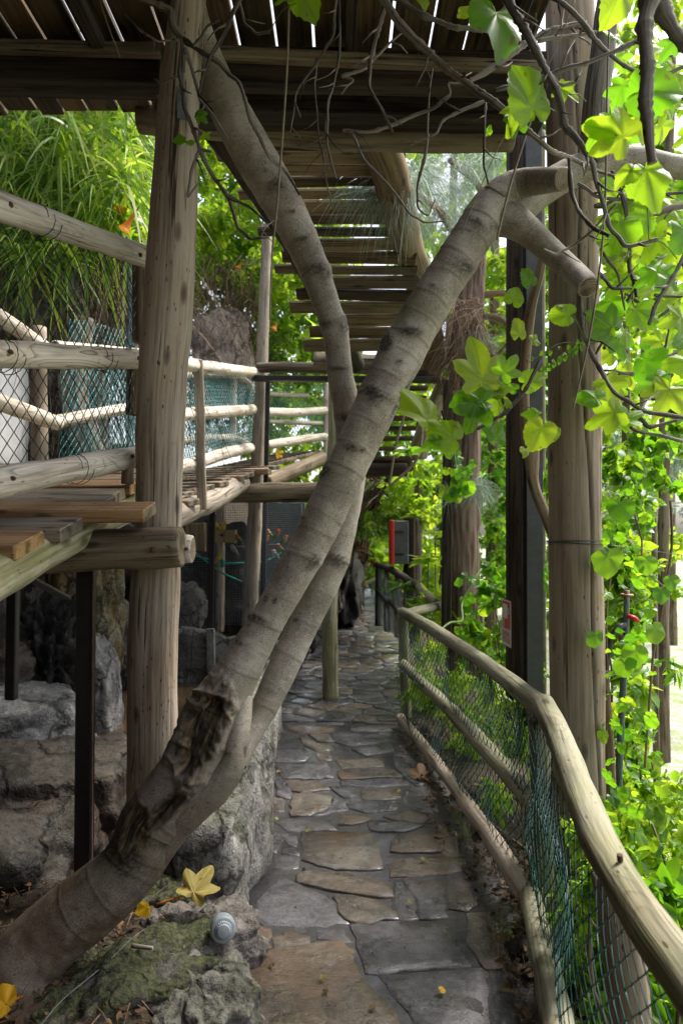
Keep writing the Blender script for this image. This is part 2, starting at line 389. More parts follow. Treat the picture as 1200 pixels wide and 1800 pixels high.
def groundmat():
    m, nt = newmat('earth_and_pale_gravel'); tc = nd(nt, 'TexCoord').outputs['Object']
    xyz = nd(nt, 'SeparateXYZ', {0: tc})
    n = noi(nt, tc, 1.2, 6, .65); n2 = noi(nt, tc, 16., 5, .7)
    soil = ramp(nt, n2, [(.35, (.016, .012, .008)), (.55, (.045, .034, .022)), (.75, (.10, .075, .05))])
    grav = ramp(nt, n2, [(.3, (.18, .19, .14)), (.5, (.32, .32, .28)), (.7, (.45, .445, .42))])
    gr = ramp(nt, noi(nt, tc, 3., 6, .75), [(.46, 0.), (.56, .8)])
    grav = mix(nt, gr, grav, (.19, .24, .07))
    f = mth(nt, 'ADD', xyz.outputs[0], mth(nt, 'MULTIPLY', n, 1.4))
    col = mix(nt, ramp(nt, mth(nt, 'DIVIDE', f, 10.), [(.30, 0.), (.36, 1.)]), soil, grav)
    finish(nt, col, .95, [(n2, .6, .03)], .2); return m
M['ground'] = groundmat()

def stonemat(name, dark, mid, light, warm, gloss=.4):
    m, nt = newmat(name); tc0 = nd(nt, 'TexCoord').outputs['Object']; oi = nd(nt, 'ObjectInfo').outputs['Random']
    off = nd(nt, 'CombineXYZ', {0: mth(nt, 'MULTIPLY', oi, 37.), 1: mth(nt, 'MULTIPLY', oi, 71.), 2: mth(nt, 'MULTIPLY', oi, 13.)}).outputs[0]
    tc = vadd(nt, tc0, off)
    n1 = noi(nt, tc, 4., 7, .65, .6); n2 = noi(nt, tc, 26., 6, .7); n3 = noi(nt, tc, 120., 3, .65)
    f = mth(nt, 'ADD', mth(nt, 'MULTIPLY', n1, .5), mth(nt, 'ADD', mth(nt, 'MULTIPLY', n2, .3), mth(nt, 'MULTIPLY', n3, .2)))
    col = ramp(nt, f, [(.425, dark), (.5, mid), (.58, light)])
    col = mix(nt, ramp(nt, noi(nt, tc, 2.6, 6, .7), [(.5, 0.), (.64, .85)]), col, warm)
    lam = noi(nt, vadd(nt, vscale(nt, tc, (2.2, 7, 1)), (3, 3, 3)), 1.6, 5, .6, .8)
    fr = ramp(nt, mth(nt, 'FRACT', mth(nt, 'MULTIPLY', lam, 7.)), [(0., 0.), (.85, 1.), (1., 0.)])
    col = mix(nt, .35, col, mix(nt, 1.0, col, ramp(nt, oi, [(0., (.5, .5, .56)), (.5, (.95, .9, .9)), (1., (1.55, 1.4, 1.2))]), 'MULTIPLY'))
    wet = ramp(nt, noi(nt, tc0, 2.1, 5, .65), [(.42, gloss - .16), (.62, gloss + .38)])
    finish(nt, col, wet, [(f, .9, .014), (fr, .4, .006), (n3, .6, .003)], .5, {'Coat Weight': ramp(nt, noi(nt, tc0, 1.6, 5, .65), [(.42, .75), (.60, .1)]), 'Coat Roughness': .16}); return m
M['stone_grey'] = stonemat('grey_slate', (.023, .023, .027), (.060, .058, .066), (.12, .117, .13), (.070, .060, .055), .25)
M['stone_tan'] = stonemat('tan_flagstone', (.038, .030, .023), (.084, .066, .050), (.155, .127, .10), (.105, .068, .042), .3)
M['stone_brown'] = stonemat('brown_flagstone', (.032, .027, .024), (.082, .069, .057), (.15, .128, .106), (.10, .064, .038), .3)
M['mortar'] = stonemat('dark_mortar', (.016, .016, .018), (.036, .035, .038), (.072, .070, .076), (.034, .030, .028), .45)

def watermat():
    m, nt = newmat('murky_pond_water'); tc = nd(nt, 'TexCoord').outputs['Object']
    n = noi(nt, vscale(nt, tc, (3.5, 9, 1)), 1.0, 4, .5, .6)
    c = mix(nt, ramp(nt, noi(nt, tc, 1.4, 5, .6), [(.35, 0.), (.7, 1.)]), (.040, .026, .014), (.115, .08, .05))
    finish(nt, c, .07, [(n, .22, .02)], .5); return m
M['water'] = watermat()

def figbark():
    m, nt = newmat('smooth_fig_bark'); v, _ = restv(nt, False)
    sc = nd(nt, 'Attribute', attribute_name='scar').outputs['Fac']; rt = nd(nt, 'Attribute', attribute_name='rot').outputs['Fac']
    n1 = noi(nt, v, 7., 6, .6); n2 = noi(nt, v, 190., 4, .75); n3 = noi(nt, vscale(nt, v, (22, 22, 70)), 1., 5, .65)
    n5 = noi(nt, vscale(nt, v, (60, 60, 14)), 1., 4, .6)
    f = mth(nt, 'ADD', mth(nt, 'MULTIPLY', n1, .40), mth(nt, 'ADD', mth(nt, 'MULTIPLY', n2, .52), mth(nt, 'MULTIPLY', n3, .08)))
    col = ramp(nt, f, [(.42, (.175, .147, .118)), (.5, (.325, .282, .238)), (.58, (.465, .415, .36))])
    col = mix(nt, ramp(nt, noi(nt, vadd(nt, v, (2, 2, 2)), 3.2, 4, .6), [(.45, 0.), (.66, .55)]), col, (.17, .155, .095))
    # lenticels: small dark pecks
    vo = nd(nt, 'TexVoronoi', {'Vector': vscale(nt, v, (75, 75, 45)), 'Scale': 1.}).outputs['Distance']
    pk = mth(nt, 'MULTIPLY', ramp(nt, vo, [(.12, 1.), (.24, 0.)]), ramp(nt, n5, [(.48, 0.), (.6, 1.)]))
    col = mix(nt, mth(nt, 'MULTIPLY', pk, .75), col, (.03, .024, .02))
    # fine cross wrinkles
    wr = ramp(nt, noi(nt, vscale(nt, v, (5, 5, 90)), 1., 4, .6), [(.36, 1.), (.46, 0.)])
    col = mix(nt, mth(nt, 'MULTIPLY', wr, .07), col, (.05, .04, .034))
    col = mix(nt, mth(nt, 'MULTIPLY', sc, .85), col, (.035, .026, .02))
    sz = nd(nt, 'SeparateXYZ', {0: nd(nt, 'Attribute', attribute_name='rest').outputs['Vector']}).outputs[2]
    dz_ = nd(nt, 'Attribute', attribute_name='base_shade_dirt').outputs['Fac']
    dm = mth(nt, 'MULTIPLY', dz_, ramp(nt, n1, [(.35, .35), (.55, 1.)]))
    col = mix(nt, dm, col, mix(nt, 1.0, col, (.27, .215, .165), 'MULTIPLY'))  # shade at the trunk base put into the bark colour, together with soil dirt
    rotc = ramp(nt, noi(nt, vscale(nt, v, (48, 48, 6)), 1., 6, .7), [(.42, (.005, .004, .003)), (.5, (.06, .038, .018)), (.6, (.19, .135, .065))])
    col = mix(nt, rt, col, rotc)
    rr = nd(nt, 'Mix', {0: rt, 2: .68, 3: .5}).outputs[0]
    finish(nt, col, rr, [(n2, .35, .003), (n1, .2, .01), (mth(nt, 'SUBTRACT', 1., pk), .5, .003), (mth(nt, 'MULTIPLY', noi(nt, vscale(nt, v, (60, 60, 16)), 1., 6, .7), rt), 1., .02)], .35)
    return m
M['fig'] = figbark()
M['twig'] = wood('dark_twig_bark', (.016, .013, .011), (.062, .052, .045), (.21, .195, .175), cracks=0, gscale=2.2, tint=.3)
M['pine_bark'] = wood('shaggy_pine_bark', (.022, .014, .010), (.085, .055, .04), (.19, .135, .105), cracks=.9, gscale=.5, tint=.1)
M['liana'] = wood('liana_bark', (.04, .028, .018), (.12, .085, .055), (.22, .165, .11), cracks=.5, tint=.2)
M['stalk'] = plain('dry_stalk', (.20, .165, .11), .8)
M['greenstem'] = plain('green_stem', (.10, .16, .035), .55)
M['leaf_fig'] = leafmat('fig_leaf', [(.05, .12, .012), (.085, .19, .016), (.17, .24, .02)], [(.14, .42, .012), (.28, .60, .02), (.46, .64, .03)], .55, veins=True, spots=.7)
M['leaf_yellow'] = leafmat('yellowed_fig_leaf', [(.17, .19, .04), (.22, .21, .05), (.27, .22, .07)], [(.3, .28, .03), (.36, .3, .03), (.4, .3, .04)], .25, veins=True, spots=1.0)
M['leaf_vine'] = leafmat('vine_leaf', [(.03, .085, .012), (.06, .16, .014), (.11, .21, .02)], [(.08, .27, .01), (.24, .52, .015), (.46, .64, .025)], .5, .35)
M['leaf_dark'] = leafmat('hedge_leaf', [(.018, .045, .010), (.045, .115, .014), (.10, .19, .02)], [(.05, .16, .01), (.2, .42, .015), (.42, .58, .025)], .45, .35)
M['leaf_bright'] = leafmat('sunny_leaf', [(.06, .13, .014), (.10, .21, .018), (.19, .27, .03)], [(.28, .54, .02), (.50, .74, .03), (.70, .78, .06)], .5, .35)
M['blade'] = leafmat('bamboo_grass_blade', [(.04, .09, .015), (.10, .19, .02), (.25, .30, .08)], [(.16, .36, .02), (.4, .62, .03), (.62, .70, .10)], .45, .4)
M['needle'] = leafmat('pine_needle', [(.10, .15, .11), (.24, .31, .25), (.40, .46, .40)], [(.15, .22, .15), (.3, .4, .28), (.4, .5, .38)], .3, .5)
M['fibre'] = leafmat('dry_fibre', [(.05, .03, .018), (.13, .08, .05), (.26, .18, .12)], [(.05, .03, .02), (.1, .06, .04), (.18, .12, .08)], .2, .8)
M['litter'] = leafmat('dead_leaf', [(.03, .018, .010), (.09, .05, .024), (.20, .115, .05)], [(.03, .015, .01), (.1, .05, .02), (.2, .1, .04)], .2, .7)
M['petal'] = leafmat('orange_petal', [(.55, .20, .01), (.62, .30, .01), (.65, .40, .02)], [(.6, .25, .01), (.65, .35, .01), (.7, .45, .02)], .4, .5)
M['bamboo_leaf'] = leafmat('bamboo_leaf', [(.02, .05, .01), (.045, .10, .014), (.10, .15, .03)], [(.05, .15, .01), (.18, .36, .02), (.4, .5, .04)], .45, .5)
M['cane'] = plain('brown_bamboo_cane', (.075, .05, .028), .6, 0, .5, 6)
M['white'] = plain('white_paint', (.55, .55, .56), .6, 0, .08)
M['red'] = plain('red_paint', (.50, .016, .012), .4, 0, .15)
M['cab_grey'] = plain('grey_cabinet_plastic', (.075, .085, .095), .5, 0, .15)
M['lamp_grey'] = plain('grey_lamp_plastic', (.25, .28, .31), .45, 0, .1, 60)
M['rope'] = plain('teal_rope', (.02, .30, .27), .7, 0, .3, 60)
M['brass'] = plain('old_brass', (.22, .14, .09), .5, .6, .3)
M['tapgreen'] = plain('green_tap_pipe', (.07, .11, .10), .5, .2, .3)
M['hose'] = plain('black_hose', (.012, .014, .014), .4)
M['box_wood'] = wood('nest_box_board', (.13, .085, .035), (.28, .19, .09), (.42, .31, .16), cracks=.3, tint=.1)

# ------------------------------------------------------------------ ground
def terrain_h(x, y):
    h = np.full_like(x, -.05)
    # right of the fence the ground falls away to the pale gravel yard
    xr = np.interp(y, [0, 1.2, 2.85, 6, 10, 16, 30], [.80, .82, 1.02, .85, .95, 1.2, 1.4])
    h = h - 1.25 * sm((x - xr - .12) / 1.9)
    # planted bed under the fig
    bed = sm((-.45 - x) / .3) * sm((3.35 - y) / .3)
    h = np.where(bed > 0, np.maximum(h, -.05 + .20 * bed), h)
    # pond hollow
    e = ((x + 2.2) / 1.75) ** 2 + ((y - 5.9) / 2.5) ** 2
    h = h - .45 * sm((1.15 - e) / .5)
    # bank on the other side of the pond and the hillside beyond the aviary
    bx = np.interp(y, [-5, 1.6, 4, 6.5, 9.2, 10.5, 12, 20, 40], [-2.5, -2.6, -3.6, -3.3, -3.4, -3.2, -1.6, -.9, -3])  # beside the camera the unseen bank is drawn closer to block sky light
    d = bx - x
    h = h + np.interp(y, [3, 9, 11], [5.8, 5.0, 3.2]) * sm(d / 2.0) + np.clip(d - 2, 0, 40) * .12
    hb = 4.5 * sm((-1.2 - y) / 2.5) * sm((2.2 - x) / 1.0); h = np.where(hb > 0, np.maximum(h, hb), h)  # unseen hill behind the camera, added to keep sky light off the foreground
    n = .10 * np.sin(x * 1.7 + y * .9) * np.sin(y * 1.3 - x * .6)
    h = h + n * sm((np.abs(x) - 1.4) / 2)
    return h
xs = np.concatenate([-np.geomspace(160, 8, 24), np.linspace(-7.7, 7.7, 104), np.geomspace(8, 260, 28)])
ys = np.concatenate([-np.geomspace(60, 4, 10), np.linspace(-3.7, 20, 130), np.geomspace(20.5, 320, 30)])
gx, gy = np.meshgrid(xs, ys); gz = terrain_h(gx, gy)
nx, ny = len(xs), len(ys)
i, j = np.meshgrid(np.arange(ny - 1), np.arange(nx - 1), indexing='ij')
F = np.stack([i * nx + j, i * nx + j + 1, (i + 1) * nx + j + 1, (i + 1) * nx + j], -1).reshape(-1, 4)
tag(mk('ground', np.stack([gx, gy, gz], -1).reshape(-1, 3), F, M['ground']), kind='structure')
def hat(x, y): return float(terrain_h(np.array([float(x)]), np.array([float(y)]))[0])

# pond
w = mk('water', [(-5, 3.3, -.02), (-.75, 3.3, -.02), (-.75, 8.15, -.02), (-5, 8.15, -.02)], [(0, 1, 2, 3)], M['water'], smooth=False)
tag(w, 'brown pond water between the rocks and the round post', kind='structure')

# ------------------------------------------------------------------ path of flagstones
LE = [(400, 1990), (425, 1800), (432, 1690), (452, 1600), (476, 1400), (490, 1300), (505, 1210), (530, 1165), (560, 1130), (592, 1090), (600, 1058)]
RE = [(1010, 2000), (960, 1800), (920, 1650), (865, 1480), (775, 1345), (712, 1262), (706, 1200), (700, 1130), (668, 1085), (664, 1070), (668, 1058)]
le = [G(*p) for p in LE]; re_ = [G(*p) for p in RE]
ly = [p.y for p in le]; lx = [p.x for p in le]; ry = [p.y for p in re_]; rx = [p.x for p in re_]
def pl(y): return float(np.interp(y, ly, lx))
def pr(y): return float(np.interp(y, ry, rx))
V = []; F = []
yy = np.linspace(1.9, 20, 160)
for k, y in enumerate(yy):
    a, b = pl(y) - .12, pr(y) + .03
    if y < 3.2: a -= .3 * (3.2 - y)
    for t in range(9):
        x = [a, a + .02, a + .2, a + (b - a) * .35, (a + b) / 2, a + (b - a) * .65, b - .2, b - .02, b][t]
        V.append((x, y, .0 + .006 * noise.noise(Vector((x * 4, y * 4, 3))) - (.07 if t in (0, 8) else 0)))
    if k:
        for t in range(8):
            q = (k - 1) * 9 + t; F.append((q, q + 1, q + 10, q + 9))
path = tag(mk('path', V, F, M['mortar']), kind='structure')
def Z2(l): return [(430 + a / 2.308, 1240 + b / 2.308) for a, b in l]
def Z3(l): return [(430 + a / 2.308, 1500 + b / 2.308) for a, b in l]
ST = [
 ('stone_tan', Z3([(25, 440), (130, 400), (270, 380), (395, 365), (400, 385), (440, 410), (430, 450), (470, 510), (540, 590), (600, 660), (612, 740), (500, 790), (300, 800), (60, 770), (20, 660), (30, 600), (10, 560), (25, 500)])),
 ('stone_grey', Z3([(440, 300), (600, 288), (800, 283), (850, 350), (900, 455), (700, 475), (500, 488), (490, 440)])),
 ('stone_grey', Z3([(560, 510), (700, 493), (965, 475), (985, 520), (990, 720), (720, 740), (640, 610)])),
 ('stone_grey', Z3([(1000, 485), (1080, 480), (1130, 600), (1120, 700), (1010, 700)])),
 ('stone_grey', Z3([(150, 105), (260, 155), (380, 210), (410, 285), (230, 298), (45, 285), (60, 200)])),
 ('stone_tan', Z3([(225, 98), (250, 84), (420, 95), (580, 132), (585, 178), (480, 172), (300, 142), (225, 125)])),
 ('stone_brown', Z3([(370, 188), (440, 182), (520, 202), (600, 243), (612, 275), (460, 288), (415, 270)])),
 ('stone_grey', Z3([(610, 122), (635, 118), (685, 188), (705, 262), (622, 272), (602, 220)])),
 ('stone_grey', Z3([(645, 116), (798, 125), (818, 258), (714, 266), (692, 190)])),
 ('stone_brown', Z3([(812, 122), (880, 112), (938, 208), (900, 233), (832, 224)])),
 ('stone_brown', Z3([(902, 256), (1000, 252), (1075, 458), (972, 466), (912, 380)])),
 ('stone_tan', Z3([(120, 350), (180, 320), (256, 345), (253, 375), (130, 387)])),
 ('stone_tan', Z3([(5, 372), (50, 300), (100, 315), (105, 345), (40, 412)])),
 ('stone_brown', Z3([(592, 48), (640, 27), (770, 17), (880, 32), (888, 68), (800, 88), (602, 97)])),
 ('stone_grey', Z3([(300, 320), (395, 312), (425, 360), (302, 352)])),
 ('stone_brown', [(532, 1466), (653, 1470), (669, 1529), (630, 1531), (590, 1530), (534, 1514)]),
 ('stone_tan', Z2([(608, 560), (642, 532), (780, 532), (798, 588), (760, 598), (606, 594)])),
 ('stone_brown', Z2([(195, 372), (240, 362), (346, 377), (338, 408), (268, 446), (197, 448)])),
 ('stone_grey', Z2([(354, 377), (416, 381), (413, 424), (276, 449), (344, 412)])),
 ('stone_tan', Z2([(480, 348), (600, 352), (624, 375), (560, 387), (486, 384)])),
 ('stone_tan', Z2([(386, 447), (480, 452), (508, 465), (440, 486), (386, 484)])),
 ('stone_grey', Z2([(140, 482), (170, 467), (260, 472), (330, 482), (362, 509), (270, 511), (180, 514)])),
 ('stone_grey', Z2([(155, 542), (208, 537), (210, 574), (182, 576)])),
 ('stone_brown', Z2([(162, 308), (298, 312), (340, 344), (250, 357), (192, 348)])),
 ('stone_grey', Z2([(122, 242), (328, 237), (352, 298), (240, 303), (160, 298)])),
 ('stone_brown', Z2([(386, 272), (600, 264), (636, 290), (402, 304)])),
 ('stone_grey', Z2([(396, 312), (640, 297), (656, 323), (500, 333), (402, 329)])),
 ('stone_grey', Z2([(346, 338), (398, 337), (452, 373), (402, 377)])),
 ('stone_brown', Z2([(376, 227), (548, 217), (558, 248), (402, 260)])),
 ('stone_grey', Z2([(117, 178), (238, 177), (262, 205), (240, 228), (127, 233)])),
 ('stone_tan', Z2([(228, 133), (330, 166), (362, 180), (300, 191), (242, 166)])),
 ('stone_tan', Z2([(167, 82), (358, 86), (358, 109), (230, 121), (182, 104)])),
 ('stone_grey', Z2([(442, 181), (588, 161), (597, 189), (500, 208)])),
 ('stone_grey', Z2([(362, 112), (598, 112), (597, 149), (430, 168), (372, 150)])),
 ('stone_grey', Z2([(432, 91), (598, 91), (598, 107), (440, 110)])),
 ('stone_tan', Z2([(462, 61), (520, 47), (628, 49), (628, 77), (500, 79)])),
 ('stone_brown', Z2([(262, 122), (338, 122), (357, 150), (300, 149)])),
 ('stone_brown', Z2([(572, 455), (650, 432), (738, 450), (718, 478), (642, 474)])),
 ('stone_grey', Z2([(512, 478), (640, 474), (716, 490), (640, 518), (522, 509)])),
 ('stone_grey', Z2([(122, 311), (150, 302), (186, 350), (182, 378), (132, 368)])),
 ('stone_brown', Z2([(112, 378), (150, 381), (158, 428), (112, 431)])),
 ('stone_grey', Z2([(662, 342), (760, 380), (778, 428), (742, 438), (644, 408)])),
 ('stone_grey', Z2([(422, 402), (500, 387), (618, 397), (598, 428), (500, 438), (432, 419)])),
 ('stone_grey', Z2([(112, 521), (178, 526), (150, 560), (130, 598), (112, 590)])),
 ('stone_grey', Z2([(222, 22), (380, 32), (418, 60), (398, 79), (250, 74), (172, 69)])),
 ('stone_brown', Z2([(802, 482), (858, 520), (868, 600), (832, 638), (802, 600)])),
 ('stone_brown', Z2([(287, 196), (348, 196), (348, 223), (302, 223)])),
 ('stone_grey', Z2([(602, 217), (660, 242), (730, 325), (692, 328), (642, 290), (612, 260)])),
 ('stone_grey', Z2([(112, 611), (218, 621), (212, 660), (120, 665)])),
 ('stone_grey', Z2([(152, 582), (213, 586), (218, 611), (152, 605)])),
 ('stone_brown', Z2([(170, 20), (210, 25), (160, 62), (130, 60)])),
 ('stone_grey', Z2([(640, 180), (660, 190), (650, 210), (610, 205)])),
]
def stone(poly, mat, h=.007):
    poly = [Vector((p[0], p[1], 0)) for p in poly]
    c = sum(poly, Vector()) / len(poly); A = 0
    poly = [c + (p - c) * (1 + .022 / max(.12, (poly[0] - c).length)) for p in poly] if c.y < 6.2 else poly
    for a, b in zip(poly, poly[1:] + poly[:1]): A += a.x * b.y - b.x * a.y
    if A < 0: poly = poly[::-1]
    size = math.sqrt(abs(A) / 2)
    pts = []
    for a, b in zip(poly, poly[1:] + poly[:1]):
        L = (b - a).length; k = max(1, min(6, int(L / .05))) if c.y < 5 else max(1, min(2, int(L / .12)))
        nrm = Vector((b.y - a.y, a.x - b.x, 0)).normalized() if L > 1e-6 else Vector()
        for t in range(k):
            p = a.lerp(b, t / k); w_ = .0 if t == 0 else min(.014, L * .09)
            w_ *= noise.noise(Vector((p.x * 23, p.y * 23, 1))) * 2
            pts.append(p + nrm * w_)
    n = len(pts); tx, ty = random.uniform(-.012, .012), random.uniform(-.012, .012); h += random.uniform(-.004, .005)
    def zt(p): return h + tx * (p.x - c.x) + ty * (p.y - c.y) + .003 * noise.noise(p * 14)
    V = []; F = []
    for lvl, (sh, dz) in enumerate(((1.0, None), (1.0, -.005), (1 - .010 / max(size, .05), 0), (.55, 0))):
        for p in pts:
            q = c + (p - c) * sh
            V.append((q.x, q.y, -.004 if dz is None else zt(q) + dz + (.002 * noise.noise(q * 31) if lvl == 3 else 0)))
    for l in range(3):
        for a in range(n):
            b = (a + 1) % n; F.append((l * n + a, l * n + b, (l + 1) * n + b, (l + 1) * n + a))
    V.append((c.x, c.y, zt(c))); ci = len(V) - 1
    for a in range(n): F.append((3 * n + a, 3 * n + (a + 1) % n, ci))
    o = mk('paving_stone', V, F, M[mat], path, smooth=True)
for m_, pp in ST: stone([(G(a, b).x, G(a, b).y) for a, b in pp], m_)
# farther stones: an irregular tessellation along the rest of the path
def clip(poly, n, d):
    out = []
    for a, b in zip(poly, poly[1:] + poly[:1]):
        da, db = a[0] * n[0] + a[1] * n[1] - d, b[0] * n[0] + b[1] * n[1] - d
        if da <= 0: out.append(a)
        if (da < 0) != (db < 0) and abs(da - db) > 1e-12:
            t = da / (da - db); out.append((a[0] + (b[0] - a[0]) * t, a[1] + (b[1] - a[1]) * t))
    return out
rs = random.Random(4); seeds = []
y = 6.35
while y < 17.5:
    st = .19 + .020 * (y - 6); a, b = pl(y) - .2, pr(y) + .2; x = a + rs.uniform(0, .2)
    while x < b:
        seeds.append((x + rs.uniform(-.09, .09), y + rs.uniform(-.07, .07))); x += rs.uniform(.22, .42) * (1 + .03 * (y - 6))
    y += st
nst = len(ST)
for (sx, sy) in seeds:
    if nst > 285: break
    if not (pl(sy) - .02 < sx < pr(sy) + .02): continue
    poly = [(sx - .5, sy - .4), (sx + .5, sy - .4), (sx + .5, sy + .4), (sx - .5, sy + .4)]
    for (qx, qy) in seeds:
        if (qx, qy) == (sx, sy) or abs(qx - sx) > 1.2 or abs(qy - sy) > 1: continue
        nx_, ny_ = qx - sx, (qy - sy) ; L = math.hypot(nx_, ny_); nx_ /= L; ny_ /= L
        poly = clip(poly, (nx_, ny_), nx_ * (qx + sx) / 2 + ny_ * (qy + sy) / 2 - .010)
        if len(poly) < 3: break
    if sy < 6.8: poly = clip(poly, (0, -1), -6.22)
    poly = clip(poly, (-1, 0), -(pl(sy) - .05)); poly = clip(poly, (1, 0), pr(sy) + .02) if len(poly) > 2 else poly
    if len(poly) > 2:
        nst += 1; stone(poly, rs.choice(['stone_grey'] * 6 + ['stone_tan', 'stone_tan', 'stone_brown', 'stone_brown']), .014)

# ------------------------------------------------------------------ rocks
def ico(sub):
    import bmesh
    bm = bmesh.new(); bmesh.ops.create_icosphere(bm, subdivisions=sub, radius=1)
    V = [v.co.copy() for v in bm.verts]; F = [[v.index for v in f.verts] for f in bm.faces]; bm.free(); return V, F
ICO = {s: ico(s) for s in (3, 4, 5, 6)}
def rock(name, label, cat, c, s, mat, seed=0, amp=.35, freq=1.1, sub=5, rot=0., ridge=.25, box_=.5, parent=None, group=None, fine=.05):
    V0, F = ICO[sub]; V = []
    cr, sr = math.cos(rot), math.sin(rot)
    for v in V0:
        m_ = max(abs(v.x), abs(v.y), abs(v.z)); u = v * (1 + (1 / m_ - 1) * box_)      # towards a block
        q = v * freq + Vector((seed * 3.1, seed * 1.7, seed))
        d = amp * noise.noise(q) + amp * .5 * noise.noise(q * 2.1) + ridge * (abs(noise.noise(q * 1.6 + Vector((9, 2, 4)))) * -1 + .2)
        d += fine * noise.fractal(q * 6, 1.0, 2.0, 4)
        cell = noise.voronoi(q * 2.2)[0]; d -= .28 * ridge * max(0, .25 - (cell[1] - cell[0])) * 4
        p = u * (1 + d); p = Vector((p.x * s[0], p.y * s[1], p.z * s[2]))
        V.append((c[0] + p.x * cr - p.y * sr, c[1] + p.x * sr + p.y * cr, c[2] + p.z))
    o = mk(name, V, F, M[mat], parent)
    if parent is None: tag(o, label, cat, group)
    return o
# retaining wall of boulders between path and pond
def wallloft(name, label, cat, base, hs, ws, mat, seed, amp=.07, res=.05, top_round=.3):
    b = resample([Vector((x, y, 0)) for x, y in base], [0] * len(base), res); n = len(b)
    c = b[:, :2]; tg = np.gradient(c, axis=0); tg /= np.linalg.norm(tg, axis=1)[:, None]
    nr = np.stack([-tg[:, 1], tg[:, 0]], 1)        # towards the left of travel
    tt = np.linspace(0, 1, n); H = np.interp(tt, np.linspace(0, 1, len(hs)), hs); W = np.interp(tt, np.linspace(0, 1, len(ws)), ws)
    prof = [(0, 0), (.0, .25), (.0, .5), (.02, .75), (.06, .9), (.14, .98), (.28, 1), (.45, 1), (.62, 1), (.78, .98), (.9, .9), (.97, .7), (1, .4), (1, 0)]
    dense = []
    for a, b2 in zip(prof, prof[1:]):
        for k in range(3): dense.append((a[0] + (b2[0] - a[0]) * k / 3, a[1] + (b2[1] - a[1]) * k / 3))
    dense.append(prof[-1]); m_ = len(dense); V = []; F = []
    for i in range(n):
        e = min(1, min(i, n - 1 - i) * res / .12) ; e = math.sqrt(max(e, .02))
        for (u, v) in dense:
            x, y = c[i] + nr[i] * W[i] * ((u - .5) * e + .5); z = -.08 + (H[i] + .08) * v * (.25 + .75 * e)
            q = Vector((x, y, z))
            d = amp * (noise.noise(q * 2.3 + Vector((seed, 0, 0))) * 1.6 + noise.noise(q * 6 + Vector((0, seed, 0))) * .6 + .35 * noise.fractal(q * 14, 1, 2, 3))
            cell = noise.voronoi(q * Vector((1, 1, 1)).length * 1.35 + Vector((seed, 2, 5)))[0]
            d -= amp * 1.0 * max(0, .16 - (cell[1] - cell[0])) * 5
            out = (u - .5) * 2 if v < .95 else 0
            V.append((x + nr[i][0] * d * out, y + nr[i][1] * d * out, z + d * (1 if v > .8 else .3)))
    for i in range(n - 1):
        for j in range(m_ - 1):
            q = i * m_ + j; F.append((q, q + 1, q + m_ + 1, q + m_))
    F.append(tuple(range(m_ - 1, -1, -1))); F.append(tuple((n - 1) * m_ + j for j in range(m_)))
    return tag(mk(name, V, F, M[mat]), label, cat)
g = lambda a, b, z=0: (G(a, b, z).x, G(a, b, z).y)
wallloft('retaining_rock', 'tall grey streaked boulder wall along the path behind the leaning trunk', 'rock',
         [g(415, 1650), g(452, 1560), g(470, 1480), g(478, 1420), g(484, 1345), g(487, 1310), g(492, 1280)], [.42, .68, .76, .70, .60, .48], [.40, .48, .50, .48, .44, .4], 'rock_grey', 3, .045, .03)
wallloft('pond_kerb', 'low narrow stone kerb between flagstone path and pond', 'kerb',
         [g(489, 1290), g(498, 1240), g(508, 1200), g(520, 1170)], [.44, .40, .34, .3], [.3, .24, .22, .2], 'rock_pale', 8, .03, .06)
wallloft('basin_wall', 'concrete basin wall at the far side of the pond', 'wall',
         [(-.62, 8.05), (-1.2, 8.12), (-2.2, 8.15), (-3.3, 8.0)], [.45, .56, .60, .62], [.22, .22, .24, .3], 'concrete', 5, .03, .08)
# rocks around the pond
def at(px, py, d): return tuple(P(px, py, d))
rock('boulder', 'brown flat-topped boulder beside the dark steel post', 'boulder', (-1.78, 3.95, .06), (.60, .52, .46), 'rock_brown', 2, .14, 1.0, 6, .3, .1, .5, fine=.025)
rock('boulder', 'greenish dark boulder low behind the leaning trunk at the picture edge', 'boulder', (-1.75, 3.35, -.02), (.50, .35, .40), 'rock_brown', 5, .2, 1.3, 5, .1, .2, .5)
rock('boulder', 'pale grey wet rock shelf sloping into the pond', 'boulder', (-2.5, 5.0, .18), (.62, .55, .42), 'rock_pale', 6, .18, 1.2, 6, .4, .15, .3, fine=.03)
rock('boulder', 'black craggy volcanic rock above the pale rock shelf', 'boulder', (-2.46, 5.7, .62), (.34, .34, .52), 'rock_black', 9, .3, 1.8, 6, 0, .45, .35, fine=.12)
rock('boulder', 'wet ochre streaked rock column behind the black rock', 'boulder', (-2.56, 6.6, .95), (.44, .4, 1.35), 'rock_wet', 12, .2, 1.3, 6, .2, .3, .4)
rock('boulder', 'pale blue-grey rounded rock foot standing in the pond', 'boulder', (-2.22, 6.2, .15), (.24, .28, .6), 'rock_pale', 14, .14, 1.2, 5, 0, .15, .3)
rock('boulder', 'dim grey rock bank between round post and pond end', 'boulder', (-2.75, 7.9, .25), (.75, .4, .62), 'rock_grey', 15, .18, 1.2, 5, 0, .2, .5)
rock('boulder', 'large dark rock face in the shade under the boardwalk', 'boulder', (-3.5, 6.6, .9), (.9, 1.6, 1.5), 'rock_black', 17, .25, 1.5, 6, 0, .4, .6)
rock('boulder', 'rusty brown rock at the foot of the shaded rock face', 'boulder', (-2.72, 5.35, .62), (.32, .35, .28), 'rock_brown', 19, .2, 1.4, 5, 0, .3, .4)
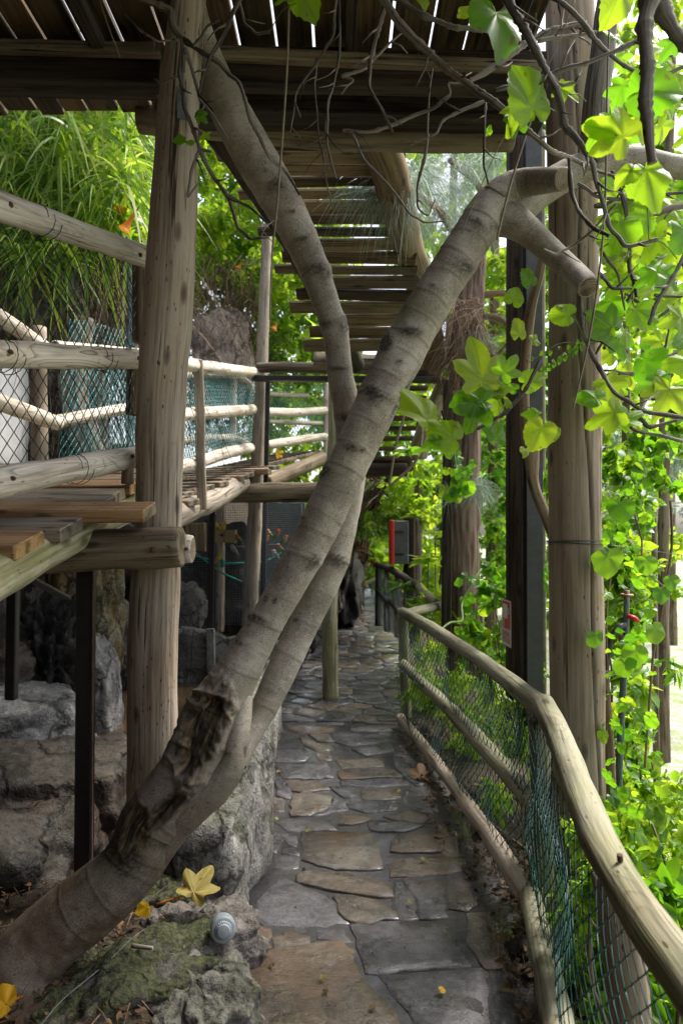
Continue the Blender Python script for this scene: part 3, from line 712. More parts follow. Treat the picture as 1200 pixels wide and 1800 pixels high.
rock('boulder', 'dark rock heap inside the bird enclosure', 'boulder', (-2.05, 9.35, .9), (1.0, .4, 1.0), 'rock_black', 21, .25, 1.9, 5, 0, .3, .5, fine=.1)
rock('boulder', 'tan rock low behind the enclosure wire', 'boulder', (-2.0, 8.75, .75), (.3, .2, .3), 'rock_pink', 23, .25, 1.4, 4, 0, .3, .3)
rock('boulder', 'pinkish bare rock face below the flowering climber', 'boulder', P(392, 632, 9.4)[:], (.42, .4, .62), 'rock_bare', 25, .2, 1.2, 5, .2, .2, .6)
rock('boulder', 'grey jagged rock behind the wire on the upper walkway', 'boulder', P(95, 640, 6.0)[:], (.3, .3, .8), 'rock_grey', 27, .3, 1.5, 5, .2, .4, .3)
for k, (a, b, d, s_) in enumerate([(545, 1130, 9.2, .16), (530, 1150, 8.6, .13), (556, 1112, 10.0, .15), (560, 1095, 10.9, .17), (521, 1163, 8.2, .11), (566, 1082, 12, .18)]):
    rock('rubble_rock', ['dark lava lump just left of the standing post, third of the row', 'second nearest lava lump between the thin stem and the standing post', 'lava lump behind the standing post, fourth of the row', 'lava lump fifth along the far path edge', 'nearest and smallest lava lump of the row beside the thinner stem', 'farthest lava lump of the row near the bamboo'][k], 'rock', P(a - 6, b, d)[:], (s_, s_ * 1.1, s_ * .9), 'rock_black', 31 + k, .35, 1.6, 4, k, .4, .2, group='lava lumps along the far path edge', fine=.15)
# low rock border with the lamp
rock('border_rock', 'pinkish pale rock with the round grey lamp on its face', 'rock', (-.575, 2.84, -.02), (.24, .22, .22), 'rock_pink', 41, .16, 1.2, 6, .5, .18, .45)
rock('border_rock', 'moss covered rock at the bottom below the leaning trunk', 'rock', (-.78, 2.50, -.04), (.40, .22, .26), 'rock_moss', 43, .16, 1.3, 6, .75, .2, .45)
rock('border_rock', 'dark grey cracked rock at the bottom beside the tan flagstone', 'rock', (-.52, 2.50, -.03), (.20, .28, .18), 'rock_grey', 46, .2, 1.3, 6, .3, .3, .5)
rock('border_rock', 'mossy rock lump under the yellow fig leaf', 'rock', (-.76, 3.02, .05), (.16, .14, .18), 'rock_moss', 48, .15, 1.2, 5, .3, .2, .4)
# ------------------------------------------------------------------ timber structures
LP, EP = M['log_pale'], M['end_pale']
def log(name, lst, mats, parent=None, **k):
    p, r = T(lst); k.setdefault('seg', 20); k.setdefault('amp', .05); k.setdefault('step', .07)
    return tube(name, p, r, mats, parent, **k)

# big posts
t = thing('timber_post', P(268, 1570, 3.3), 'thick grey weathered round post carrying the boardwalk, metal plate near its top', 'post')
log('post', [(333, -60, 2.66, 30), (331, 0, 2.68, 31), (313, 200, 2.72, 36), (300, 480, 2.82, 43), (284, 700, 2.93, 42), (279, 900, 3.02, 40), (270, 1100, 3.1, 43), (267, 1300, 3.2, 43), (270, 1640, 3.3, 44)], [M['log_post'], EP], t, seg=32, step=.04, amp=.03)
a = P(318, 195, 2.72); box('metal_plate', a + Vector((.022, -.080, 0)), (1, .25, 0), (-.25, 1, 0), (-.03, 0, 1), (.04, .006, .16), M['galv'], t, bev=.001, wob=0)

t = thing('timber_post', P(1015, 1420, 3.2), 'thickest smooth brown post with long drying crack and green wire tied round it', 'post')
def crackdisp(rr, s, th, c, N, B):
    cr = np.zeros_like(rr)
    for i, sv in enumerate(s):
        # camera side of the post, measured in the section's own frame
        tov = np.array([0.04, -1.0, 0]); ang = math.atan2(B[i].dot(tov), N[i].dot(tov))
        a0 = ang + .30 * math.sin(sv * 1.1 + .4) + .10 * math.sin(sv * 4.3) - .1
        dlt = np.abs((th - a0 + np.pi) % (2 * np.pi) - np.pi)
        cr[i] = np.exp(-(dlt / .045) ** 2) * (1 if sv > .5 else 0)
        rr[i] *= 1 - .10 * cr[i]
        rr[i] *= 1 + .02 * np.sin(sv * 5 + th * 2)
    return rr, {'scar': cr}
M['log_crack'] = M['log_big'].copy(); M['log_crack'].name = 'brown_post_wood_cracked'
nt = M['log_crack'].node_tree; pb = [n for n in nt.nodes if n.type == 'BSDF_PRINCIPLED'][0]
sk = pb.inputs['Base Color'].links[0].from_socket
at_ = nd(nt, 'Attribute', attribute_name='scar').outputs['Fac']
nt.links.new(mix(nt, mth(nt, 'MULTIPLY', at_, .9), sk, (.012, .009, .007)), pb.inputs['Base Color'])
log('post', [(999, -80, 3.2, 42), (1000, 0, 3.2, 43), (1004, 200, 3.2, 43), (1008, 500, 3.2, 43), (1010, 900, 3.2, 46), (1014, 1200, 3.2, 46), (1016, 1460, 3.2, 45), (1018, 1760, 3.2, 45)], [M['log_crack'], EP], t, seg=96, step=.03, amp=.02, disp=crackdisp)
pts = []
for k in range(40):
    a = k / 40 * 2 * math.pi * 2.6; c = P(1010, 955, 3.2)
    pts.append(c + Vector((math.cos(a) * .128, math.sin(a) * .128, .010 * math.sin(a * .7) + .006 * k / 40)))
tube('wire', pts, .0022, M['net_dark'], t, seg=5, step=.02, amp=0)
p = [P(1056, 957, 3.15), P(1100, 962, 3.2), P(1170, 972, 3.3), P(1230, 980, 3.4)]; tube('wire', p, .0018, M['net_dark'], t, seg=5, step=.1, amp=0)

t = thing('timber_post', P(905, 1220, 4.6), 'dark square timber post bolted behind the steel beam', 'post')
bar('post', P(905, 200, 4.62), P(904, 1330, 4.62), .10, .10, [M['log_dark'], M['end_dark']], t, up=(0, 1, 0), nseg=10)
t = thing('steel_beam', P(935, 1225, 4.4), 'grey steel H-section beam rising behind the handrail', 'steel post')
tp, bt = P(934, 215, 4.42), P(937, 1345, 4.42)
bar('flange', tp + Vector((0, -.05, 0)), bt + Vector((0, -.05, 0)), .105, .010, M['steel_grey'], t, up=(0, 1, 0), wob=0, bev=.002)
bar('flange', tp + Vector((0, .05, 0)), bt + Vector((0, .05, 0)), .105, .010, M['steel_grey'], t, up=(0, 1, 0), wob=0, bev=.002)
bar('web', tp, bt, .008, .09, M['steel_grey'], t, up=(0, 1, 0), wob=0, bev=.001)
tag(log('downpipe', [(953, 230, 4.9, 5), (953, 700, 4.9, 5), (956, 1340, 4.9, 5)], M['stalk'], seg=10), 'thin pale pole right of the steel beam', 'pole')

t = thing('timber_post', P(581, 1228, 7.05), 'slender greenish post standing on the flagstones behind the trunks', 'post')
log('post', [(590, 640, 7.05, 13), (588, 800, 7.05, 13), (584, 960, 7.05, 13), (580, 1100, 7.05, 13.5), (581, 1229, 7.05, 14.5)], [M['log_green'], EP], t, seg=20, amp=.07)
t = thing('timber_post', P(440, 1090, 8.2), 'old post standing in the bird enclosure and rising past the boardwalk', 'post')
log('post', [(469, 395, 8.2, 8.5), (466, 500, 8.2, 9.5), (460, 640, 8.2, 11), (455, 760, 8.2, 12), (448, 900, 8.2, 13), (438, 1100, 8.2, 14)], [M['log_post'], EP], t, seg=16, amp=.06)
bar('steel_post', P(471, 668, 8.08), P(462, 1085, 8.08), .055, .05, M['steel'], t, up=(0, 1, 0), wob=0)
t = thing('timber_post', P(785, 1090, 6.6), 'dark square post directly left of the shaggy pine trunk', 'post')
bar('post', P(787, 668, 6.6), P(784, 1120, 6.6), .085, .09, [M['log_dark'], M['end_dark']], t, up=(0, 1, 0), nseg=8)
t = thing('steel_post', P(149, 1500, 2.95), 'narrow black steel post under the boardwalk edge', 'steel post')
bar('post', P(152, 1000, 2.98), P(147, 1560, 2.98), .072, .05, M['steel'], t, up=(0, 1, 0), wob=0)
bar('post_edge', P(164, 1000, 2.95), P(161, 1560, 2.95), .006, .012, M['rust'], t, up=(0, 1, 0), wob=0)
t = thing('steel_post', P(20, 1240, 3.9), 'black steel post in the darkness at the very edge of the picture', 'steel post')
bar('post', P(24, 985, 3.9), P(20, 1230, 3.9), .06, .05, M['steel'], t, up=(0, 1, 0), wob=0)
t = thing('timber_post', P(206, 1090, 7.2), 'thin brown post in the shade left of the thick round post', 'post')
log('post', [(208, 985, 7.2, 10), (208, 1110, 7.2, 11)], [M['log_brown'], EP], t)
tag(bar('steel_brace', P(48, 1015, 3.3), P(118, 1052, 3.9), .05, .02, M['steel'], wob=0), 'short black diagonal steel brace under the mossy log', 'brace')

# ---- near boardwalk
RZ = lambda d: 1.695 + .23 * (d - 2.2)
t = thing('boardwalk', (-1.4, 2.6, 1.6), 'near ramp of the boardwalk with uneven deck boards and mossy bearer log', 'boardwalk')
slope = Vector((0, 1, .23)).normalized()
def deckboard(y0, y1, xe, mat, endm, th=.052, dz=0., xl=-2.25, par=None, zf=RZ, yaw=0.):
    ym = (y0 + y1) / 2; z = zf(ym) - th / 2 + dz
    az = Vector((1, yaw, 0)).normalized(); L = xe - xl
    c = Vector((xe, ym, z)) - az * (L / 2)
    box('plank', c, slope, slope.cross(az) * -1, az, ((y1 - y0) / slope.y, th, L), [M[mat], M[endm]], par, bev=.005, wob=.006, nseg=6)
B = [(1.30, 1.49, -1.1, 'plank_grey', 'end_dark', 0), (1.52, 1.71, -1.12, 'plank_tan', 'end_pale', 0), (1.74, 1.93, -1.08, 'plank_grey', 'end_dark', .004), (1.97, 2.16, -1.20, 'plank_grey', 'end_dark', -.004),
     (2.19, 2.41, -1.045, 'plank_orange', 'end_orange', .006), (2.45, 2.655, -1.005, 'plank_grey', 'end_dark', 0), (2.68, 2.86, -.775, 'plank_orange', 'end_pale', .02),
     (2.91, 3.12, -1.03, 'plank_grey', 'end_dark', .0), (3.15, 3.33, -1.055, 'plank_grey', 'end_pale', -.003), (3.36, 3.55, -1.04, 'plank_orange', 'end_orange', .004),
     (3.58, 3.76, -1.10, 'plank_tan', 'end_pale', 0), (3.8, 3.98, -1.16, 'plank_grey', 'end_dark', .003), (4.02, 4.2, -1.2, 'plank_grey', 'end_dark', 0)]
for y0, y1, xe, m1, m2, dz in B: deckboard(y0, y1, xe, m1, m2, dz=dz, par=t, yaw=random.uniform(-.012, .012))
tube('bearer_log', [Vector((-1.1, 1.2, 1.36)), Vector((-1.105, 2.2, 1.60)), Vector((-1.09, 3.0, 1.765)), Vector((-1.08, 3.66, 1.885))], [.075, .073, .07, .066], [M['log_green'], EP], t, seg=28, step=.04, amp=.06)
tube('bearer_log', [Vector((-2.1, 1.5, 1.43)), Vector((-2.1, 4.2, 2.02))], .08, [M['log_dark'], EP], t)
log('cross_log', [(60, 975, 2.86, 35), (200, 966, 2.85, 36), (319, 962, 2.84, 35)], [M['log_brown'], EP], t, seg=28, step=.04, amp=.06)
log('log_end', [(322, 965, 2.94, 26), (338, 965, 2.94, 25)], [M['log_pale'], EP], t, seg=20)
tube('bolt', [P(270, 966, 2.76), P(271, 966, 2.74)], .013, M['rust'], t, seg=8, amp=0, step=.02)
tube('bolt', [P(327, 965, 2.87), P(327.5, 965, 2.855)], .008, M['rust'], t, seg=8, amp=0, step=.02)

def net(name, top, bot, parent, mat, c=.033, dz=.036, r=.0016, out=(0, -1, 0), seg=3, sag=.01, hooks=False, jit=.003):
    """chain-link netting: interlocked zigzag wires between two lines"""
    tp = np.array([list(p) for p in top], float); bp = np.array([list(p) for p in bot], float)
    L = np.concatenate([[0], np.cumsum(np.linalg.norm(np.diff((tp + bp) / 2, axis=0), axis=1))])
    n = int(L[-1] / c); out = np.array(out, float)
    Vs = []; Fs = []; base = 0
    for i in range(n + 1):
        u0 = i * c
        def pt(u, v):
            u = min(max(u, 0), L[-1]); 
            a = np.array([np.interp(u, L, tp[:, k]) for k in range(3)]); b = np.array([np.interp(u, L, bp[:, k]) for k in range(3)])
            p = a * (1 - v) + b * v
            return p + out * sag * noise.noise(Vector((u * 2.2, v * 3, SEED[0]))) * 2
        Hh = np.linalg.norm(pt(u0, 0) - pt(u0, 1)); K = max(2, int(Hh / dz)); pts = []
        for k in range(K + 1):
            s_ = 1 if (k + i) % 2 == 0 else -1
            p = pt(u0 + .5 * s_ * c * 1.06 + jit * noise.noise(Vector((i * 1.3, k * 1.7, 0))), min(1, (k * dz + jit * noise.noise(Vector((i * 1.9, k * 1.1, 5)))) / Hh))
            pts.append(p + out * (r * 1.1 * s_))
            if k < K:   # soft corner
                q = pt(u0 + .36 * s_ * c, min(1, (k + .14) * dz / Hh)); pts.append(q)
                q = pt(u0 - .36 * s_ * c, min(1, (k + .86) * dz / Hh)); pts.append(q)
        if hooks: pts = [pt(u0, 0) + np.array([0, 0, .018]) , pt(u0 + .3 * c, 0) + np.array([0, 0, .014])] + pts
        q = np.array(pts); tg = np.gradient(q, axis=0); tg /= np.linalg.norm(tg, axis=1)[:, None] + 1e-9
        a1 = np.cross(tg, out); a1 /= np.linalg.norm(a1, axis=1)[:, None] + 1e-9; a2 = np.cross(tg, a1)
        m = len(q); th = np.arange(seg) / seg * 2 * np.pi
        V = q[:, None] + a1[:, None] * (np.cos(th) * r)[None, :, None] + a2[:, None] * (np.sin(th) * r)[None, :, None]
        ii, jj = np.meshgrid(np.arange(m - 1), np.arange(seg), indexing='ij'); jn = (jj + 1) % seg
        F = np.stack([ii * seg + jj, ii * seg + jn, (ii + 1) * seg + jn, (ii + 1) * seg + jj], -1).reshape(-1, 4) + base
        Vs.append(V.reshape(-1, 3)); Fs.append(F); base += m * seg
    SEED[0] += 1
    return mk(name, np.concatenate(Vs), np.concatenate(Fs), mat, parent)

# ---- near railing of the boardwalk
t = thing('boardwalk_railing', (-1.1, 2.6, 1.9), 'pale three-rail log railing with black chain-link on the near boardwalk', 'railing')
log('rail', [(-260, 266, 1.75, 66), (-100, 326, 2.0, 32), (0, 362, 2.24, 28), (130, 407, 2.65, 22), (257, 453, 3.18, 19)], [LP, EP], t, seg=28, step=.03, dome=.10)
log('rail', [(-260, 608, 1.75, 31), (0, 622, 2.24, 25), (130, 627, 2.65, 21), (252, 632, 3.18, 17)], [LP, EP], t, seg=28, step=.03, dome=.10)
log('rail', [(-260, 895, 1.75, 35), (0, 848, 2.24, 28), (120, 825, 2.6, 23), (240, 803, 3.12, 19)], [LP, EP], t, seg=28, step=.03, dome=.10)
log('post', [(247, 455, 3.34, 15), (246, 600, 3.36, 14)], [M['log_brown'], EP], t, seg=18, dome=.2)
log('post', [(238, 640, 3.36, 14), (234, 728, 3.36, 13)], [M['log_brown'], EP], t, seg=18, dome=.10)
log('post', [(225, 800, 3.36, 11), (224, 850, 3.36, 11)], [M['log_brown'], EP], t, seg=14)
net('chain_link_mesh', [P(-200, 300, 1.87), P(0, 372, 2.29), P(140, 420, 2.74), P(240, 455, 3.25)], [P(-200, 870, 1.87), P(0, 838, 2.29), P(140, 810, 2.74), P(236, 790, 3.25)], t, M['net_dark'], out=(-1, .15, 0), hooks=False, r=.0021)
net('chain_link_mesh', [P(226, 420, 3.3), P(236, 440, 3.55), P(244, 460, 3.9)], [P(222, 815, 3.3), P(228, 800, 3.55), P(235, 780, 3.9)], t, M['net_teal'], out=(-1, .15, 0))
for (px, py, d) in ((246, 452, 3.06), (243, 632, 3.05), (232, 803, 3.0), (20, 366, 2.24), (20, 622, 2.24), (24, 842, 2.25)):
    c = P(px, py, d); tube('bolt', [c + Vector((.01, -.02, 0)), c + Vector((.012, -.034, 0))], .008, M['rust'], t, seg=8, amp=0, step=.01)
for (px, py, d, r_) in ((60, 383, 2.42, .053), (170, 628, 2.8, .047), (120, 824, 2.6, .056), (-10, 622, 2.2, .053)):
    c = P(px, py, d); pts = [c + Vector((math.sin(a) * .3, math.cos(a), 0)) * r_ * 1.05 + Vector((.004 * k, 0, math.sin(a + 1.57) * 0)) + Vector((0, 0, math.sin(a))) * 0 for k, a in enumerate([0])]
    ring = [c + Vector((.19, .96, .05)) * (.003 * k) + Vector((math.cos(a), -.19 * math.cos(a), 0)) * r_ * 1.06 + Vector((0, 0, math.sin(a))) * r_ * 1.06 for k, a in enumerate([q * .45 for q in range(29)])]
    tube('tie_wire', ring, .0016, M['net_dark'], t, seg=5, step=.02, amp=0)
# opposite railing of the near boardwalk
t = thing('boardwalk_railing', (-2.0, 4, 2.0), 'far-side log railing of the near boardwalk seen through the black netting', 'railing')
log('rail', [(-120, 470, 2.9, 18), (-20, 545, 3.3, 15), (72, 606, 4.1, 12), (120, 640, 4.3, 11)], [LP, EP], t, dome=.2)
log('rail', [(-120, 660, 2.9, 18), (-20, 700, 3.3, 16), (100, 744, 4.15, 13)], [LP, EP], t, dome=.2)
log('rail', [(98, 741, 4.2, 12), (225, 718, 5.0, 10), (250, 714, 5.2, 9)], [LP, EP], t, dome=.2)
log('rail', [(98, 610, 4.2, 12), (240, 622, 5.1, 10)], [LP, EP], t, dome=.2)
log('rail', [(-120, 800, 2.9, 17), (-20, 832, 3.3, 14), (45, 848, 3.7, 12)], [LP, EP], t, dome=.2)
log('post', [(68, 575, 4.3, 13), (70, 840, 4.3, 15)], [M['log_post'], EP], t)
net('chain_link_mesh', [P(110, 610, 4.25), P(150, 613, 4.5), P(250, 625, 5.25)], [P(105, 845, 4.25), P(150, 838, 4.5), P(250, 815, 5.25)], t, M['net_teal'], out=(-1, -.4, 0), r=.0026)
net('chain_link_mesh', [P(122, 560, 4.5), P(160, 565, 4.8), P(260, 590, 5.8)], [P(122, 850, 4.5), P(160, 838, 4.8), P(260, 810, 5.8)], t, M['net_teal'], out=(-1, -.4, 0), r=.002)
t = thing('white_tank', P(0, 715, 4.9), 'smooth white tank wall behind the netting at the picture edge', 'tank')
rock('wall', None, None, P(-52, 722, 5.2)[:], (.36, .3, .52), 'white', 3, .01, 1, 4, 0, 0, .75, parent=t, fine=0)

# ---- second stretch of boardwalk
t = thing('boardwalk', P(400, 850, 6.6), 'middle stretch of boardwalk with a row of grey board ends over a curved log', 'boardwalk')
edge = [(300, 905, 5.3), (322, 872, 5.8), (412, 842, 7.0), (480, 822, 8.0)]
n2 = 15
for k in range(n2):
    u = k / (n2 - 1) * 3; i = min(2, int(u)); f = u - i
    a, b = edge[i], edge[i + 1]; px, py, d = [a[q] + (b[q] - a[q]) * f for q in range(3)]
    ex = (5 if k % 3 else -6) + random.uniform(-4, 4)
    if k == 3: ex = 28
    e = P(px + ex, py, d); s_ = Vector((.48, 1, .18)).normalized(); az = Vector((1, -.35, 0)).normalized()
    box('plank', e - az * .45, s_, s_.cross(az) * -1, az, (.165, .05, .9), [M[random.choice(['plank_grey', 'plank_grey', 'plank_tan'])], M[random.choice(['end_dark', 'end_pale'])]], t, nseg=2)
log('bearer_log', [(270, 930, 5.0, 24), (322, 900, 5.7, 22), (375, 878, 6.5, 19), (424, 848, 7.4, 16)], [M['log_post'], EP], t, amp=.06)
log('cross_log', [(402, 868, 7.55, 16), (480, 866, 7.5, 18), (570, 866, 7.45, 18), (600, 867, 7.45, 17)], [M['log_brown'], EP], t, amp=.06)
bar('loose_board', P(424, 829, 7.7), P(474, 829, 7.6), .12, .06, [M['plank_tan'], M['end_pale']], t)
t = thing('boardwalk_railing', P(380, 730, 6.8), 'light log railing with teal mesh on the middle stretch of boardwalk', 'railing')
log('rail', [(290, 630, 5.1, 13), (333, 641, 5.7, 12), (390, 648, 6.9, 10.5), (449, 655, 8.0, 9)], [LP, EP], t, dome=.2)
log('rail', [(290, 732, 5.1, 13), (325, 728, 5.7, 12), (390, 724, 6.9, 10.5), (443, 720, 8.0, 9)], [LP, EP], t, dome=.2)
log('rail', [(290, 830, 5.1, 13), (325, 818, 5.7, 12), (345, 815, 6.0, 11)], [LP, EP], t, dome=.2)
log('rail', [(352, 812, 6.1, 11), (395, 797, 7.0, 10.5), (439, 787, 8.0, 9)], [LP, EP], t, dome=.2)
bar('board', P(348, 632, 5.85), P(356, 896, 5.85), .082, .03, [M['log_post'], EP], t, up=(0, 1, 0), nseg=6, wob=.012)
net('chain_link_mesh', [P(300, 636, 5.4), P(333, 645, 5.8), P(390, 652, 7.0), P(449, 660, 8.1)], [P(300, 832, 5.4), P(333, 822, 5.8), P(390, 802, 7.0), P(443, 790, 8.1)], t, M['net_teal'], out=(-1, .5, 0), r=.0034)
t = thing('boardwalk_railing', P(400, 720, 8.8), 'back railing behind the middle stretch, almost white through the mesh', 'railing')
log('rail', [(310, 662, 7.5, 8), (408, 659, 8.6, 7), (446, 684, 8.9, 7)], [LP, EP], t)
log('rail', [(310, 776, 7.5, 8), (410, 770, 8.6, 7), (443, 790, 8.9, 7)], [LP, EP], t)
log('post', [(410, 655, 8.7, 7), (408, 790, 8.7, 7)], [LP, EP], t)
net('chain_link_mesh', [P(315, 662, 7.7), P(408, 662, 8.75), P(452, 688, 9.1)], [P(315, 790, 7.7), P(408, 785, 8.75), P(452, 800, 9.1)], t, M['net_teal'], out=(-1, .5, 0), r=.005)

# ---- third stretch
t = thing('boardwalk', P(510, 810, 9), 'far short stretch of boardwalk with small board ends and an orange leaf on it', 'boardwalk')
for k in range(13):
    f = k / 12; e = P(468 + 98 * f, 818 - 24 * f, 8.3 + 1.6 * f); az = Vector((1, -.75, 0)).normalized(); s_ = Vector((.6, 1, .1)).normalized()
    box('plank', e - az * .5, s_, s_.cross(az) * -1, az, (.13, .05, 1.0), [M[random.choice(['plank_grey', 'plank_grey', 'plank_tan'])], M[random.choice(['end_dark', 'end_dark', 'end_pale'])]], t, nseg=1)
put_later = P(487, 800, 8.6)
log('bearer_log', [(466, 848, 8.3, 13), (520, 826, 9.1, 13), (566, 806, 9.9, 12)], [M['log_brown'], EP], t)
t = thing('boardwalk_railing', P(520, 740, 9), 'far short railing of pale logs with teal mesh left of the slender post', 'railing')
log('rail', [(466, 724, 8.35, 8), (520, 725, 9.2, 7.5), (572, 721, 10, 6.5)], [LP, EP], t)
log('rail', [(466, 783, 8.35, 8), (520, 774, 9.2, 7.5), (572, 767, 10, 6.5)], [LP, EP], t)
log('rail', [(470, 692, 9.6, 4), (572, 698, 10.6, 4)], [LP, EP], t)
log('rail', [(470, 741, 9.6, 4), (572, 745, 10.6, 4)], [LP, EP], t)
log('post', [(573, 672, 10.0, 5), (573, 810, 10, 5)], [LP, EP], t)
net('chain_link_mesh', [P(466, 676, 9.6), P(572, 676, 10.6)], [P(466, 776, 9.6), P(572, 766, 10.6)], t, M['net_teal'], out=(-.5, -1, 0), r=.0045)

# ---- landing frame of the stairs
t = thing('landing_frame', P(600, 650, 7.6), 'log and black steel frame of the stair landing above the pond', 'frame')
log('beam', [(452, 646, 7.95, 9), (520, 646, 7.9, 10), (580, 647, 7.8, 10)], [M['log_brown'], EP], t)
log('beam', [(552, 634, 7.5, 16), (650, 640, 7.5, 18), (775, 648, 7.4, 18)], [M['log_brown'], EP], t, amp=.07)
bar('steel_beam', P(445, 665, 7.9), P(775, 668, 7.3), .11, .06, M['steel'], t, wob=0)
log('prop_log', [(786, 668, 7.6, 17), (745, 765, 7.7, 17), (735, 800, 7.8, 17)], [M['log_green'], EP], t)
log('beam', [(640, 826, 8.2, 12), (715, 826, 8.2, 12)], [M['log_dark'], EP], t)
# lower flight
t = thing('plank_staircase', P(700, 760, 8.6), 'lower shaded flight of plank steps behind the trunk crossing', 'stairs')
for k in range(9):
    f = k / 8; c = P(690 - 8 * f, 682 + 142 * f, 8.2 + .5 * f)
    bar('tread', c + Vector((-.55, 0, 0)), c + Vector((.42 - .1 * f, 0, 0)), .17, .04, [M['plank_dark'], M['end_dark']], t, nseg=2)
bar('riser_board', P(640, 815, 8.85), P(725, 815, 8.85), .2, .05, [M['log_dark'], M['end_dark']], t, up=(0, 1, 0))

# ---- upper flight seen from below
t = thing('plank_staircase', P(620, 440, 5), 'upper flight of dark plank treads with daylight gaps, seen from below', 'stairs')
NT = 17
for k in range(NT):
    f = k / (NT - 1); py = 258 + 352 * f; d = 3.8 + 2.25 * f
    e = P(694 + 46 * f, py, d); l = e.x - .95 - .12 * math.sin(k * 2.1)
    q0 = P(700, 258 + 352 * (k + 1) / (NT - 1), 3.8 + 2.25 * (k + 1) / (NT - 1)); ds = q0 - P(700, py, d)
    ds.x = 0; L_ = ds.length
    wd = L_ * (.62 if k in (3, 4, 6, 7, 10) else .86)
    tl = random.uniform(-.05, .05)
    ax = Vector((0, ds.y, ds.z)).normalized(); ax = (ax + Vector((0, 0, tl))).normalized(); az = Vector((1, random.uniform(-.02, .02), random.uniform(-.012, .012)))
    az = az.normalized(); ay = az.cross(ax)
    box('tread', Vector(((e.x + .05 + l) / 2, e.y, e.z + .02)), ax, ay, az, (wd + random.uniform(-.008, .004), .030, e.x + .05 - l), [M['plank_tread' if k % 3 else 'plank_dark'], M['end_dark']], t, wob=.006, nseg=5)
log('stringer_log', [(652, 225, 3.70, 34), (684, 300, 4.0, 33), (714, 420, 5.0, 28), (745, 530, 6.0, 24), (765, 640, 7.2, 20)], [M['plank_tread'], EP], t, seg=24, amp=.06)
log('stringer_log', [(380, 225, 3.70, 26), (500, 400, 4.7, 22), (585, 560, 6.0, 18), (625, 640, 7.2, 16)], [M['log_dark'], EP], t, amp=.06)

# ---- overhead bridge deck
t = thing('overhead_bridge', (0, 3, 3.9), 'dark plank bridge overhead with thin strips of daylight between boards', 'bridge')
ZB = 3.97
gaps_px = [-60, -5, 50, 118, 190, 268, 340, 408, 478, 548, 612, 692, 766, 832, 900, 962]     # where the light gaps reach the beam, at the picture's top
xs_ = []
for gpx in gaps_px:
    e = P(gpx, 20, 1); k = (ZB - EYE) / (e.z - EYE); xs_.append(e.x * k)
xs_ = [xs_[0] - .17 * q for q in range(9, 0, -1)] + xs_
conv = (.50, )
for a, b in zip(xs_, xs_[1:]):
    gp = .013; w_ = b - a - gp; xc = (a + b) / 2
    shift = random.uniform(-.03, .03)
    box('plank', Vector((xc, .3 + shift, ZB + .022 + random.uniform(-.006, .006))), (1, 0, 0), (0, 0, 1), (0, 1, 0), (w_, .04, 6.6), [M['plank_dark'], M['end_dark']], t, wob=.004, nseg=5)  # planks lengthened out of view over the camera to shade the foreground
yb = 3.06
def beam(n_, px0, px1, pya, pyb, d, h, th, mat='log_dark'):
    bar(n_, P(px0, pya, d), P(px1, pyb, d), th, h, [M[mat], M['end_dark']], t, nseg=8)
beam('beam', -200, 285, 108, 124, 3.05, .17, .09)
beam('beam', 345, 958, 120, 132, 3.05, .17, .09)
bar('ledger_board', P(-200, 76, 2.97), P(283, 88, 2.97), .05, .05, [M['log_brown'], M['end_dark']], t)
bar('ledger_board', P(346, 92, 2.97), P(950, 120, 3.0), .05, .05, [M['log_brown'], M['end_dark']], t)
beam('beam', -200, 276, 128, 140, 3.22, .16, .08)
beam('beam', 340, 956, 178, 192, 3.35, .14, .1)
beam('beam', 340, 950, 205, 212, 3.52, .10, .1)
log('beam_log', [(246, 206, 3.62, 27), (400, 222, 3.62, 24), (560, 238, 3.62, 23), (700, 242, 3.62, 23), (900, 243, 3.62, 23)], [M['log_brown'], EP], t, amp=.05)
for px in (165, 312, 618, 900):
    e = P(px, 60, 2.9); box('joist', Vector((e.x, .1, ZB - .06)), (1, 0, 0), (0, 0, 1), (0, 1, 0), (.055, .10, 5.8), [M['log_dark'], M['end_dark']], t, nseg=4)

# ------------------------------------------------------------------ path-side fence
RR = M['rail_right']
t = thing('handrail_fence', P(820, 1500, 3), 'log handrail fence with green chain-link along the right of the path', 'fence')
log('top_rail', [(708, 1077, 6.05, 9), (760, 1106, 5.2, 11), (840, 1158, 4.1, 13), (905, 1207, 3.35, 17), (958, 1250, 2.88, 21)], [RR, EP], t, seg=28, step=.04, dome=.12, amp=.05)
log('top_rail', [(955, 1240, 2.92, 20), (980, 1290, 2.56, 22), (1004, 1352, 2.19, 25), (1040, 1450, 1.78, 30), (1090, 1550, 1.50, 34), (1155, 1650, 1.28, 40), (1210, 1725, 1.165, 44), (1290, 1840, 1.02, 50)], [RR, EP], t, seg=32, step=.03, dome=.12, amp=.05)
log('top_rail', [(712, 1080, 6.1, 8.5), (742, 1072, 6.4, 8), (776, 1064, 6.8, 8)], [RR, EP], t, dome=.12)
log('middle_rail', [(708, 1168, 6.05, 9), (775, 1232, 4.9, 11), (845, 1306, 3.95, 15), (936, 1408, 2.95, 18)], [RR, EP], t, seg=22, amp=.07)
log('bottom_rail', [(704, 1262, 6.05, 8.5), (765, 1338, 4.9, 10), (850, 1455, 3.65, 15), (930, 1580, 2.92, 20)], [M['log_post'], EP], t, seg=22, amp=.08)
log('bottom_rail', [(930, 1570, 2.95, 19), (958, 1690, 2.35, 24), (990, 1860, 1.9, 30)], [RR, EP], t, seg=22, amp=.07)
log('post', [(707, 1070, 6.25, 9), (714, 1262, 6.25, 9)], [M['log_green'], EP], t, seg=16)
log('post', [(946, 1265, 2.97, 17), (951, 1400, 2.97, 18), (956, 1690, 2.97, 20)], [RR, EP], t, seg=22)
